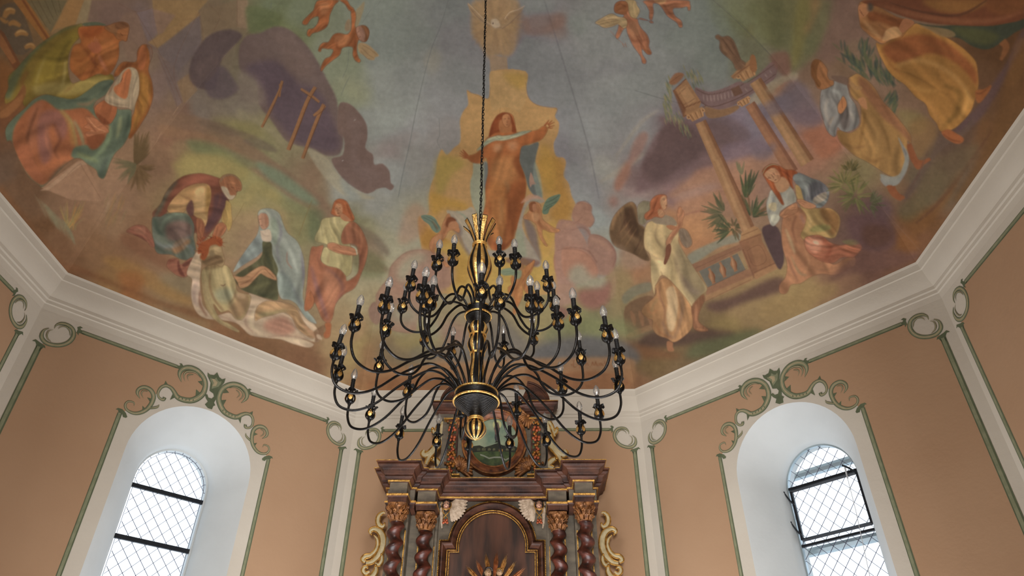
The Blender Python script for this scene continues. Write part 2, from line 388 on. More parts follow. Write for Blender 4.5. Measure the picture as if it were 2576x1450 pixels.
# ------------------------------------------------------------------ cornice: one length per side, mitred
CP = [(1.0315,3.77),(1.0308,3.795),(1.0300,3.825),(1.0270,3.832),(1.0268,3.862),(1.0235,3.870),(1.0232,3.902),(1.0200,3.925),(1.0160,3.955),(1.0125,4.0),(1.0100,4.035),(1.0085,4.066),(1.0052,4.071),(1.0045,4.10),(1.0032,4.13),(1.0,4.149),(1.0,4.16)]
for k, s in enumerate(('left_rear', 'left', 'altar', 'right', 'right_rear', 'right_entry', 'left_entry', 'nave')):
    i, j = SIDES[s]; mb = MB(); vs = []
    for a, v in CP+[(1.06, 4.16), (1.06, 3.77)]:
        for q in (i, j):
            c = O+(P2[q]-O)*a; vs.append((c[0], c[1], v+EYE))
    kk = len(CP)+2
    mb.add(vs, [(2*r, 2*r+1, 2*((r+1) % kk)+1, 2*((r+1) % kk)) for r in range(kk)], 0)
    o = mb.build('trim_%d' % (k+1), [PLASTER], sharp=18); tag(o, kind='structure')

# ------------------------------------------------------------------ windows
def window(side, num, cu, opening):
    root = empty('window_%d' % num, wl(side, cu, 1.8, -.42)); tag(root, kind='structure')
    hw, sv, rv, bv = .372, 2.64, .385, .88
    off = -.43
    def inside(a, c, m=0.):
        a -= cu
        if c < sv: return abs(a) < hw-m and c > bv+m
        return (a/(hw-m))**2+((c-sv)/(rv-m))**2 < 1
    # steel rim
    mb = MB(); l0 = arch(hw, sv, bv, rv, cu); l1 = arch(hw-.016, sv, bv+.016, rv-.016, cu); k = len(l0)
    mb.add([wl(side, *p, off+.02) for p in l0]+[wl(side, *p, off+.02) for p in l1]+[wl(side, *p, off-.02) for p in l1], [(i, (i+1) % k, k+(i+1) % k, k+i) for i in range(k)]+[(k+i, k+(i+1) % k, 2*k+(i+1) % k, 2*k+i) for i in range(k)])
    mb.build('window_rim', [ALU if opening else REVEAL], root, sharp=30)
    # panes
    mb = MB(); fill([arch(hw-.01, sv, bv+.01, rv-.01, cu)], lambda a, c: wl(side, a, c, off-.004), 0, mb)
    mb.build('pane', [PANE], root, smooth=False)
    # lead cames in diamonds
    mb = MB(); dx, dy = .12, .135; r = .0028; inset = .034 if not opening else .012
    for sgn in (1, -1):
        for q in range(-14, 30):
            c0 = .9+q*dy; seg = []; last = None
            for t in np.linspace(-hw, hw, 90):
                a = cu+t; c = c0+sgn*t*dy/dx
                ok = inside(a, c, inset)
                if ok:
                    if last is None: last = (a, c)
                    end = (a, c)
                elif last is not None: seg.append((last, end)); last = None
            if last is not None: seg.append((last, end))
            for p, e in seg:
                if abs(p[0]-e[0]) > .01: mb.tube([wl(side, *p, off), wl(side, *e, off)], r, 4)
    # solder knots where the cames cross
    for q in range(-2, 36):
        for w in range(-7, 8):
            for sh in (0, .5):
                a = cu+(w+sh)*dx; c = .9+(q+sh)*dy
                if inside(a, c, inset): mb.ball(wl(side, a, c, off), .0048, 5, 3)
    if not opening:
        l = arch(hw-inset, sv, bv+inset, rv-inset, cu, 40); mb.tube([wl(side, *p, off) for p in l], r, 4)
        for i in range(2, 42, 3):
            t = PI*(i-1)/40; c, s_ = math.cos(t), math.sin(t)
            mb.tube([wl(side, cu+(hw-inset)*c, sv+(rv-inset)*s_, off), wl(side, cu+(hw-.012)*c, sv+(rv-.012)*s_, off)], r, 4)
    mb.build('lead_lattice', [LEAD], root, sharp=60)
    def bar(a0, a1, c0, c1, o0, o1, nm='cross_bar', m=STEEL):
        b = MB(); vs = [wl(side, a, c, o) for o in (o0, o1) for c in (c0, c1) for a in (a0, a1)]
        b.add(vs, [(0, 2, 3, 1), (4, 5, 7, 6), (0, 1, 5, 4), (2, 6, 7, 3), (0, 4, 6, 2), (1, 3, 7, 5)])
        return b.build(nm, [m], root, smooth=False)
    if not opening:
        bar(cu-.37, cu+.37, 2.548, 2.588, off-.012, off+.014); bar(cu-.37, cu+.37, 2.058, 2.100, off-.012, off+.014)
        bar(cu-.37, cu+.37, 1.56, 1.60, off-.012, off+.014)
    else:
        bar(cu-.37, cu+.37, 2.655, 2.680, off-.012, off+.018)
        bar(cu-.37, cu+.37, 2.095, 2.118, off-.012, off+.018)
        b = MB()
        def ln(p, e, w, o):
            b.tube([wl(side, *p, o), wl(side, *e, o)], w, 4)
        x0, x1, z0, z1 = cu-.325, cu+.355, 2.155, 2.635
        for p, e in (((x0, z0), (x1, z0)), ((x0, z1), (x1, z1)), ((x0, z0), (x0, z1)), ((x1, z0), (x1, z1))): ln(p, e, .017, off+.03)
        b.build('casement_frame', [STEEL], root, smooth=False)
        for c in (2.60, 2.30):
            b = MB(); b.tube([wl(side, cu-.385, c+.03, off+.07), wl(side, cu-.35, c-.05, off+.06), wl(side, cu-.315, c-.11, off+.05)], .008, 6); b.ball(wl(side, cu-.385, c+.03, off+.07), .013)
            b.build('window_latch', [STEEL], root)
        b = MB(); b.tube([wl(side, cu+.24, 2.74, off+.03), wl(side, cu+.30, 2.69, off+.05), wl(side, cu+.35, 2.63, off+.05)], .010, 6)
        b.build('casement_lever', [STEEL], root)
        b = MB(); b.tube([wl(side, cu+.262, 2.72, off+.04), wl(side, cu+.25, 2.3, off+.045), wl(side, cu+.20, 1.6, off+.05)], .0032, 5); b.tube([wl(side, cu+.262, 2.71, off+.04), wl(side, cu+.260, 2.60, off+.042)], .008, 6)
        b.build('pull_cord', [CORD], root)
        for c in (2.86, 2.10):
            b = MB(); b.tube([wl(side, cu-.42, c, off-.20), wl(side, cu+.42, c, off-.20)], .045, 8); b.build('outer_rail', [ALU], root)
window('left', 1, .005, False); window('right', 2, .045, True)

# ------------------------------------------------------------------ floor and the nave behind the visitor
mb = MB(); mb.box(-7, 6.4, -11, 9, -.2, 0); o = mb.build('floor', [FLOORM], smooth=False); tag(o, kind='structure')
A3 = O+(P2[3]-O)*AW; A4 = O+(P2[-4]-O)*AW
def slab(nm, x0, x1, y0, y1, z0, z1, m=NAVEM):
    mb = MB(); mb.box(x0, x1, y0, y1, z0, z1); o = mb.build(nm, [m], smooth=False); tag(o, kind='structure')
slab('wall_nave_left', -5.3, -5.0, -10.5, -1.2, 0, 6.3); slab('wall_nave_right', 4.3, 4.6, -10.5, -1.2, 0, 6.3)
slab('wall_nave_back', -5.3, 4.6, -10.8, -10.5, 0, 6.3)
slab('ceiling_nave', -5.3, 4.6, -10.8, -1.2, 6.3, 6.5)
slab('wall_chancel_left', -5.3, float(min(A3[0], A4[0])), -1.5, -1.2, 0, 6.3); slab('wall_chancel_right', float(max(A3[0], A4[0])), 4.6, -1.5, -1.2, 0, 6.3)
slab('wall_chancel_arch', float(min(A3[0], A4[0])), float(max(A3[0], A4[0])), -1.5, -.75, 5.7, 6.5)
slab('wall_passage_left', float(min(A3[0], A4[0]))-.3, float(min(A3[0], A4[0])), -1.3, -.4, 0, 6.3)
slab('wall_passage_right', float(max(A3[0], A4[0])), float(max(A3[0], A4[0]))+.3, -1.3, -.4, 0, 6.3)
# ------------------------------------------------------------------ painted vault: the fresco is pigment, mixed here stroke by stroke and carried by the plaster as a colour layer
ZP_R = [0, .1, .2, .375, .5, .6, .70, .75, .80, .85, .90, .94, .97, .985, 1.0]
ZP_Z = [1.175, 1.168, 1.14, 1.083, 1.005, .925, .825, .752, .655, .535, .395, .262, .145, .075, 0]
_c = cat(list(zip(ZP_R, ZP_Z)), 8)
def zeta(s): return np.interp(s, _c[:, 0], _c[:, 1])*S
def project(P):
    c = (P-np.array([0, 0, EYE])) @ CAMM.T
    z = np.where(c[:, 2] > .05, c[:, 2], .05)
    return W/2+F*c[:, 0]/z, H/2-F*c[:, 1]/z
CH, PAD = 1010, 60
CV = np.zeros((CH+PAD, W, 3), np.float32)      # rows start PAD above the picture's top
TF = [0., 0., 1.]
def Z(ox, oy, s=2.9): TF[:] = [ox, oy, s]
def _pts(s, k):
    a = np.array([float(t) for t in s.split()]).reshape(-1, k)
    a[:, 0] = TF[0]+a[:, 0]/TF[2]; a[:, 1] = TF[1]+a[:, 1]/TF[2]+PAD
    if k == 3: a[:, 2] /= TF[2]
    return a
def _box(m, r, ax):
    if r < 1: return m
    k = 2*r+1; pad = [(0, 0), (0, 0)]; pad[ax] = (r+1, r)
    c = np.cumsum(np.pad(m, pad, mode='edge'), axis=ax)
    return (c[k:]-c[:-k])/k if ax == 0 else (c[:, k:]-c[:, :-k])/k
def blurm(m, b):
    r = int(round(b*.5 if b >= 6 else b*.34-.15))
    if r < 1: return m
    for _ in range(2): m = _box(_box(m, r, 0), r, 1)
    return m
def raster(pt, b):
    "coverage mask (even-odd, 2x rows) of the closed outline"
    mg = int(3*b+4)
    x0 = int(max(0, np.floor(pt[:, 0].min())-mg)); x1 = int(min(W, np.ceil(pt[:, 0].max())+mg))
    y0 = int(max(0, np.floor(pt[:, 1].min())-mg)); y1 = int(min(CH+PAD, np.ceil(pt[:, 1].max())+mg))
    if x1-x0 < 2 or y1-y0 < 2: return None
    m = np.zeros((y1-y0, x1-x0), np.float32); xs = np.arange(x0, x1)
    ax, ay = pt[:, 0], pt[:, 1]; bx, by = np.roll(ax, -1), np.roll(ay, -1)
    for i in range(y1-y0):
        for sub in (.25, .75):
            y = y0+i+sub; c = (ay <= y) != (by <= y)
            if not c.any(): continue
            q = np.sort(ax[c]+(y-ay[c])/(by[c]-ay[c])*(bx[c]-ax[c]))
            for k in range(0, len(q)-1, 2):
                a, e = q[k]-x0, q[k+1]-x0
                if e <= 0 or a >= x1-x0: continue
                a = max(a, 0.); e = min(e, x1-x0-1e-6); ia, ie = int(a), int(e)
                if ia == ie: m[i, ia] += .5*(e-a)
                else:
                    m[i, ia] += .5*(ia+1-a); m[i, ia+1:ie] += .5; m[i, ie] += .5*(e-ie)
    return x0, y0, blurm(np.clip(m, 0, 1), b)
def comp(r, col, al):
    if r is None: return
    x0, y0, m = r; h, w = m.shape; v = CV[y0:y0+h, x0:x0+w]
    v += (np.array(col, np.float32)-v)*(m*al)[..., None]
def P(col, b, al, s, raw=False):
    pt = _pts(s, 2)
    if not raw: pt = cat(pt, 4, True)
    comp(raster(pt, b), col, al)
def Bs(col, b, al, s):
    t = _pts(s, 3); a, e = ribbon(t, 4)
    # draw as short quads joined so that tight bends stay filled
    comp(raster(np.vstack([a, e[::-1]]), b), col, al)
NZR = np.random.RandomState(11)
def vnoise(u, v):
    "value noise at float coordinates"
    iu = np.floor(u).astype(int); iv = np.floor(v).astype(int); fu = u-iu; fv = v-iv; fu = fu*fu*(3-2*fu); fv = fv*fv*(3-2*fv); g = NGRID
    a = g[iu % 256, iv % 256]; b = g[(iu+1) % 256, iv % 256]; c = g[iu % 256, (iv+1) % 256]; d = g[(iu+1) % 256, (iv+1) % 256]
    return (a*(1-fu)+b*fu)*(1-fv)+(c*(1-fu)+d*fu)*fv-.5
NGRID = NZR.rand(256, 256)
def folds(r, pt, amp):
    "drapery: light and dark streaks that follow the long axis of the shape"
    x0, y0, m = r; h, w = m.shape
    q = pt-pt.mean(0); ev, evec = np.linalg.eigh(q.T @ q); ax = evec[:, 1]; size = math.sqrt(ev[0]/len(pt)); per = max(5., size*.34)
    yy, xx = np.mgrid[y0:y0+h, x0:x0+w].astype(float); xx -= pt[:, 0].mean(); yy -= pt[:, 1].mean()
    u = xx*ax[0]+yy*ax[1]; v = -xx*ax[1]+yy*ax[0]
    o = pt[0, 0]*.37+pt[0, 1]*.11
    v2 = v+size*1.1*vnoise(u/(size*1.6)+o, v/(size*2)+o)
    n = vnoise(v2/per+o, u/(per*6)+3.1)+.5*vnoise(v2/per*2.1+7, u/(per*4)+o)
    k = 1+amp*n*m
    CV[y0:y0+h, x0:x0+w] *= k[..., None]
def figure(col, s, parts, b=1, edge=None, ew=.9):
    "a silhouette, then strokes clipped to it"
    pt = cat(_pts(s, 2), 4, True); r = raster(pt, max(b, 3.6))
    if r is None: return
    x0, y0, m = r; h, w = m.shape; full = CV.copy()
    comp(r, col, 1)
    for q in parts:
        if q[0] == 'B': Bs(q[1], q[2]+(2.2 if q[2] >= 2 else 0), q[3]*.88, q[4])
        else: P(*q[1:])
    if m.sum() > 900: folds(r, pt, .34 if m.sum() > 3500 else .2)
    v = CV[y0:y0+h, x0:x0+w].copy(); CV[:] = full; k = CV[y0:y0+h, x0:x0+w]; k += (v-k)*m[..., None]
    if edge is not None:
        pp = np.vstack([pt, pt[:1]]); t = np.column_stack([pp, np.full(len(pp), ew)])
        d = np.gradient(t[:, :2], axis=0); d /= (np.linalg.norm(d, axis=1)[:, None]+1e-9); nn = np.stack([-d[:, 1], d[:, 0]], 1)*ew/2
        comp(raster(np.vstack([t[:, :2]+nn, (t[:, :2]-nn)[::-1]]), 1), edge, .55)
BGS = '''20 20 100 74 48|60 60 92 76 60|100 30 128 90 50|150 20 108 98 74|190 30 148 110 68|230 30 135 115 92|300 40 118 94 86|300 110 124 100 86|380 50 116 98 98|430 60 140 112 78|520 60 124 104 84|600 60 128 106 84|640 50 112 118 86|680 30 114 122 96
10 200 118 76 42|0 300 110 70 45|340 150 130 108 92|400 200 126 104 98|450 180 114 100 98|470 250 128 105 86|520 270 124 112 104|600 260 130 118 106|480 300 124 86 76|430 330 140 102 82|400 400 138 105 82
10 420 98 76 62|60 470 100 72 52|120 500 120 90 68|180 520 132 98 76|200 580 130 96 70|100 560 100 68 44|150 640 112 78 54|240 620 142 104 74|300 480 148 114 90|300 560 150 116 88|330 600 136 98 72|350 680 142 102 72|290 690 146 108 68|400 660 146 110 82|330 720 150 96 56|420 740 142 112 80|480 800 144 110 76|560 840 134 92 62|650 870 124 86 58|760 905 126 86 60
450 350 150 122 92|480 430 156 140 88|550 410 150 136 86|620 420 148 138 86|520 365 128 120 82|600 350 136 126 84|650 440 122 132 102|700 475 128 134 106|750 500 128 130 96|700 520 152 140 96|800 480 132 108 86|760 430 140 112 90|720 545 156 132 92|650 500 160 142 92|590 500 164 144 92|610 560 168 134 100|640 620 160 122 98|780 545 124 124 86|840 560 130 112 84|900 560 130 124 88|930 620 150 142 108|950 700 160 150 122|930 760 164 146 112|900 820 166 132 94|920 870 162 136 88
880 460 150 148 140|960 520 148 147 142|1000 450 148 150 150|1000 560 154 150 136|980 640 160 152 128|800 100 135 140 120|720 90 120 125 90|750 30 124 132 108|700 60 112 118 78|860 150 130 136 114|890 220 140 142 116|860 260 136 142 118|950 60 130 138 132|1000 100 130 138 138|960 200 138 142 140|1000 300 140 146 148|930 300 142 146 144
1050 100 124 130 132|1030 200 134 138 142|1090 150 140 136 128|1130 100 124 122 130|1140 30 118 122 132|1180 120 128 126 136|1150 200 126 128 140|1130 260 134 134 146|1060 330 146 146 150|1100 350 140 134 134|1050 400 150 148 146|1010 390 142 130 130|1050 560 158 150 125
1350 30 124 128 138|1400 60 134 116 112|1320 150 120 122 138|1380 200 124 126 146|1420 300 130 130 148|1430 400 134 130 148|1450 450 140 140 152|1480 550 150 155 156|1500 620 152 150 140|1450 60 130 136 138|1550 150 136 138 146|1500 100 138 140 148|1450 250 130 132 146|1550 250 126 130 146|1620 200 132 136 146|1700 100 124 132 136|1750 60 124 132 132|1780 150 122 130 132|1650 60 126 132 142|1800 50 124 130 116|1850 30 118 120 90|1900 60 110 106 72|1870 150 114 112 90|1980 30 114 100 66|2000 100 106 102 78|2050 60 120 100 82|2080 20 116 90 80|1600 300 136 136 146|1500 340 138 140 152|1620 350 144 144 148|1540 420 152 150 146
1700 380 114 94 98|1650 410 118 96 96|1750 350 118 104 116|1850 330 124 110 128|1620 450 122 98 98|1900 300 126 114 130|1850 390 150 116 108|2000 330 138 118 126|1700 480 142 110 112|1760 440 160 114 96|1850 450 166 116 88|1700 540 166 116 82|1600 480 150 126 124|1570 520 146 136 132
1720 600 170 120 82|1780 640 150 116 84|1620 700 164 114 82|1590 650 152 122 88|1570 740 152 126 88|1580 800 130 120 86|1600 850 124 96 72|1640 900 116 90 58|1850 780 150 120 82|1900 740 156 126 86|1830 830 118 96 62|1780 860 110 86 60|2000 740 160 130 86|2100 700 146 106 82|2200 640 110 76 66|2200 560 100 76 78|2260 600 124 82 52|2300 610 112 74 50|2300 520 102 76 62|2250 480 120 92 68|2350 450 98 84 66|2400 400 94 76 62|2450 300 96 72 54|2500 250 96 68 48|2560 100 90 62 40|2400 300 110 86 72|2480 330 104 72 46|2330 560 108 72 44
2100 250 134 106 88|2000 200 136 112 98|2050 160 126 98 80|1980 230 130 116 120|2060 320 150 112 102|2150 430 130 116 82|2180 380 150 112 92|2040 380 162 114 92|2250 350 140 110 92
960 960 166 116 76|1100 950 160 112 76|1450 950 158 112 82|1400 880 106 98 92|1300 880 116 106 96|1500 870 104 98 96|1500 830 122 122 88|1450 800 150 140 92|1540 890 108 96 88|1050 865 148 130 84|960 900 150 112 78|1570 960 140 96 66|1200 900 114 102 92|1010 905 126 108 84|1300 960 158 110 76|1000 800 150 140 110|1020 980 160 110 72|1350 800 150 132 90'''
smp = np.array([[float(t) for t in q.split()] for l in BGS.split('\n') for q in l.split('|')])
gy, gx = np.mgrid[-PAD:CH:6, 0:W:6].astype(np.float32)
rs = np.random.RandomState(3)
def smooth_noise(cell, h, w):
    g = rs.rand(int(h/cell)+3, int(w/cell)+3); yy = np.arange(h)/cell; xx = np.arange(w)/cell
    iy = yy.astype(int); ix = xx.astype(int); fy = (yy-iy)[:, None]; fx = (xx-ix)[None]
    fy = fy*fy*(3-2*fy); fx = fx*fx*(3-2*fx)
    return (g[iy][:, ix]*(1-fy)*(1-fx)+g[iy+1][:, ix]*fy*(1-fx)+g[iy][:, ix+1]*(1-fy)*fx+g[iy+1][:, ix+1]*fy*fx-.5).astype(np.float32)
hh, ww = gy.shape
wx = gx+60*smooth_noise(16, hh, ww)+24*smooth_noise(6, hh, ww); wy = gy+60*smooth_noise(16, hh, ww)+24*smooth_noise(6, hh, ww)
num = np.zeros((hh, ww, 3), np.float32); den = np.zeros((hh, ww), np.float32)
for x, y, r, g, b in smp:
    w_ = 1/((wx-x)**2+(wy-y)**2+500)**1.9; num += w_[..., None]*np.array([r, g, b], np.float32); den += w_
low = num/den[..., None]
yy = np.clip((np.arange(CH+PAD))/6, 0, hh-1.001); xx = np.clip(np.arange(W)/6, 0, ww-1.001)
iy = yy.astype(int); ix = xx.astype(int); fy = (yy-iy)[:, None, None].astype(np.float32); fx = (xx-ix)[None, :, None].astype(np.float32)
CV[:] = low[iy][:, ix]*(1-fy)*(1-fx)+low[iy+1][:, ix]*fy*(1-fx)+low[iy][:, ix+1]*(1-fy)*fx+low[iy+1][:, ix+1]*fy*fx

# ---- upper left: stable architecture, angels' basket, clouds, hill and crosses
Z(0, 0)
P((84,72,60), 4, .8, "0 60 110 20 180 120 240 300 200 380 130 400 60 330 0 200")
for s in ("30 130 30 60 80 50 110 90 30", "60 180 24 100 165 40 150 190 24", "110 260 24 150 235 44 205 255 20", "180 350 24 225 330 40 260 360 20", "0 130 20 40 160 26 60 150 10"):
    Bs((148,104,56), 4, .8, s)
for s in ("40 75 10 75 62 14 110 72 6", "120 240 10 155 225 14 195 235 6", "190 330 8 225 320 12 250 335 6"): Bs((176,142,92), 3, .7, s)
P((140,92,48), 1, .9, "95 0 190 0 375 280 345 310 320 300", True)
P((112,68,40), 1, .9, "155 0 175 0 365 290 350 300", True)
P((104,62,38), 1.5, .8, "0 215 30 240 150 470 110 520 0 330", True)
P((140,92,56), 1.5, .7, "0 240 40 300 120 450 90 470 0 340", True)
P((104,94,70), 1.5, .9, "190 0 490 0 370 235", True)
for k in range(5):
    a = 225+k*50; Bs((78,66,46), 1, .7, "%d 0 4 %d %d 4" % (a, 340+k*26, 200-k*28))
P((150,112,70), 2, .9, "500 0 615 0 540 180 400 215 370 250", True)
P((142,126,98), 2, .8, "615 0 670 0 625 165 550 180", True)
P((120,96,88), 4, .8, "670 0 870 10 985 80 1060 280 1140 360 1000 330 900 250 880 160 760 170 640 160", True)
P((134,106,90), 5, .6, "880 140 990 90 1060 280 1090 460 940 440 900 330")
P((148,116,76), 4, .8, "1110 0 1520 0 1440 90 1150 250 1120 90", True)
P((136,108,104), 5, .6, "1100 60 1280 110 1180 250 1110 240", True)
P((152,118,78), 3, .8, "1080 310 1440 80 1460 110 1150 350", True)
P((112,98,100), 5, .85, "1150 360 1460 110 1470 300 1440 380 1300 520 1280 490 1160 400", True)
P((120,104,110), 4, .6, "1000 90 1110 60 1150 250 1080 300", True)
P((130,108,84), 3, .8, "1460 80 1720 0 1800 0 1800 180 1560 230 1480 300", True)
P((150,122,98), 3, .7, "1730 0 1810 0 1810 210 1730 200", True)
P((116,98,96), 4, .8, "1150 400 1270 480 1340 740 1290 780 1220 600", True)
P((136,108,80), 3, .7, "1290 600 1400 520 1440 660 1340 760", True)
for s in ("985 80 3 1150 360 3 1330 745 3", "1450 90 3 1270 480 3 1330 760 3", "860 20 3 985 85 3 1100 60 3", "1450 90 4 1480 300 3 1400 520 3", "1150 400 3 1290 770 3 1200 940 3", "1730 0 4 1730 190 3", "1520 30 3 1600 120 3 1560 220 3"): Bs((112,78,62), 1, .55, s)
Bs((160,128,104), 1, .8, "1300 780 5 1170 980 5 1140 1040 2")
P((104,112,76), 6, .8, "1810 40 2030 100 2030 200 1950 200 1830 240 1800 160")
# clouds
P((92,76,78), 5, .9, "1480 300 1560 240 1680 215 1770 260 1700 340 1620 430 1590 560 1560 650 1440 640 1380 560 1400 430")
P((98,84,92), 6, .8, "1500 560 1620 480 1720 600 1740 660 1640 720 1520 700")
P((104,86,84), 6, .6, "1420 480 1560 400 1600 480 1500 600")
Z(600, 0)
P((112,92,90), 5, .95, "10 330 60 260 160 240 260 195 360 210 470 300 560 420 640 570 720 740 730 960 765 1000 740 1120 640 1135 540 1080 430 1060 340 1020 240 880 150 760 130 600 20 520 0 420")
P((94,78,90), 14, .8, "60 480 260 440 420 560 560 620 640 760 720 960 740 1080 640 1110 480 1060 360 980 240 820 160 640 60 540")
P((126,104,98), 14, .7, "200 240 380 250 500 380 560 520 420 560 330 470 300 330")
P((132,116,108), 14, .7, "0 520 120 560 190 680 180 760 60 740 0 720")
P((124,104,98), 12, .6, "420 560 560 580 640 700 560 640 440 620")
P((118,94,88), 3, .95, "730 770 790 750 860 800 930 900 940 1000 925 1080 980 1130 990 1200 1050 1195 1100 1250 1110 1330 1135 1360 1110 1390 1070 1370 1010 1380 980 1400 920 1410 800 1340 720 1250 680 1160 760 1130 770 1010 725 960")
P((128,106,102), 12, .5, "800 800 900 900 900 1000 860 1150 960 1220 1040 1290 940 1330 820 1200 820 1000")
P((160,150,128), 5, .8, "500 1080 640 1150 700 1240 800 1350 900 1410 1000 1450 860 1450 760 1420 660 1330 560 1200")
P((150,140,112), 8, .6, "0 790 120 860 240 920 340 1060 270 1000 100 880 0 860")
P((134,146,152), 10, .5, "740 1300 860 1400 900 1450 800 1450")
# hill edge and bands
Z(300, 200)
P((132,104,84), 8, .85, "290 260 500 260 700 320 900 420 1080 560 1300 720 1500 880 1640 1060 1760 1200 1900 1330 1960 1400 1760 1390 1640 1240 1440 1000 1240 860 1000 700 760 520 520 420 330 420")
P((104,90,80), 6, .6, "1000 420 1160 520 1060 520 900 450")
P((110,92,78), 8, .7, "560 300 720 310 900 380 1010 420 860 420 700 380")
P((150,112,84), 8, .6, "300 330 460 360 700 420 900 540 720 500 500 440 330 420")
P((118,126,90), 10, .6, "500 440 720 470 900 560 1040 640 880 640 700 560 540 520")
P((162,144,90), 16, .7, "380 620 560 560 780 560 980 680 1150 800 1200 920 1060 860 880 760 700 700 500 720")
P((110,132,108), 10, .7, "1000 600 1160 660 1300 760 1420 860 1460 920 1360 900 1200 800 1060 700")
P((128,124,84), 14, .6, "1150 860 1300 900 1440 940 1420 1080 1330 1220 1250 1120 1220 980")
P((96,104,76), 12, .6, "1400 940 1500 980 1480 1150 1390 1180 1380 1040")
P((108,88,76), 9, .55, "1560 990 1700 1040 1860 1120 1960 1230 1960 1290 1860 1220 1740 1120 1600 1060")
P((134,108,88), 10, .7, "1700 1080 1860 1200 1940 1330 1800 1290 1700 1200")
P((110,112,76), 14, .6, "1700 1230 1900 1290 1940 1420 1800 1450 1720 1400")
P((146,124,88), 16, .5, "260 900 500 960 700 900 900 960 1000 1100 1040 1250 820 1300 700 1200 300 1000")
# trees left
Z(0, 300)
for i in range(46):
    t = i/45; x = 1040+rs.uniform(-60, 60); y = 80+rs.uniform(0, 180); Bs((100,80,54), 4, .7, "%f %f 4 %f %f 20 %f %f 3" % (985, 340, (x+985)/2, (y+340)/2, x, y))
for i in range(60):
    a = rs.uniform(-.1, 1.15)*PI; r = rs.uniform(70, 200); x = 1010+math.cos(a)*r*.62; y = 350+math.sin(a)*r*1.05
    Bs((108,84,58) if i % 2 else (126,98,68), 4, .65, "%f %f 4 %f %f 20 %f %f 3" % (1010, 340, (x+1010)/2, (y+350)/2+8, x, y))
for i in range(30):
    a = rs.uniform(.55, 1.1)*PI; r = rs.uniform(60, 190); x = 990+math.cos(a)*r; y = 330+math.sin(a)*r*1.1
    Bs((104,96,70), 4, .6, "990 330 4 %f %f 18 %f %f 3" % ((x+990)/2, (y+330)/2, x, y))
Z(0, 400)
P((150,114,90), 1, .9, "575 10 620 20 760 280 740 310 520 300 300 210", True)
P((160,126,102), 1, .8, "345 205 560 25 600 10 640 40 590 50 350 230 290 230", True)
Bs((112,82,62), 1, .7, "450 160 2 575 42 3 610 80 3 735 290 3")
for i in range(36):
    x = 520+rs.uniform(-110, 110); y = 300+abs(rs.randn())*70; Bs([(164,118,66),(132,118,76),(150,122,74)][i % 3], 1.5, .5, "%f %f 3 %f %f 9 %f %f 3" % (500+rs.uniform(-40, 60), 520, (x+500)/2, (y+520)/2, x, y))
for i in range(24):
    x = rs.uniform(240, 480); y = 290+(x-240)*.9; Bs((122,112,86), 3, .4, "%f %f 4 %f %f 18 %f %f 3" % (x, y-40, x+60, y+60, x+90, y+140))
for i in range(26):
    x = rs.uniform(760, 900); y = rs.uniform(270, 470); Bs([(132,114,78),(164,122,76),(150,124,100)][i % 3], 2, .4, "%f %f 3 %f %f 12 %f %f 3" % (x+30, y-50, x+10, y, x-10, y+60))
Bs((118,84,62), 1, .5, "780 330 2 620 600 3 490 790 3")
# ground sweep
P((112,72,44), 10, .6, "0 190 160 380 470 760 640 900 420 830 200 640 60 480 0 330")
P((160,118,66), 12, .6, "740 720 900 730 1120 830 1200 900 1380 1000 1380 1070 1200 1010 980 880 800 780")
P((152,92,50), 14, .6, "860 830 1000 820 1060 900 980 960 880 920")
P((128,116,92), 16, .5, "1180 830 1400 860 1400 1000 1280 960 1160 880")
P((118,74,48), 10, .6, "500 800 900 960 1300 1120 1560 1190 1450 1110 1150 1030 800 880 560 780")
P((126,82,60), 10, .6, "900 540 1100 620 1240 730 1260 820 1080 740 900 620")
# crosses
Z(600, 0)
BR, BD = (150,104,70), (104,66,44)
for s in ("318 590 18 300 660 20 240 780 18 170 930 18", "560 635 24 500 740 28 430 920 28 362 1095 28", "620 760 22 585 840 24 530 980 24 468 1158 24", "455 648 16 520 690 18 590 745 16", "632 770 20 590 810 20 548 845 20", "302 612 12 304 660 12 300 708 10"): Bs(BR, 1, 1, s)
for s in ("328 600 3 250 790 5 180 925 5", "572 640 3 512 745 6 440 930 8 376 1095 8", "632 770 4 596 850 6 540 990 6 478 1155 6", "455 660 3 520 704 4 585 752 3", "636 790 4 590 828 5 550 852 3"): Bs(BD, 1, .8, s)
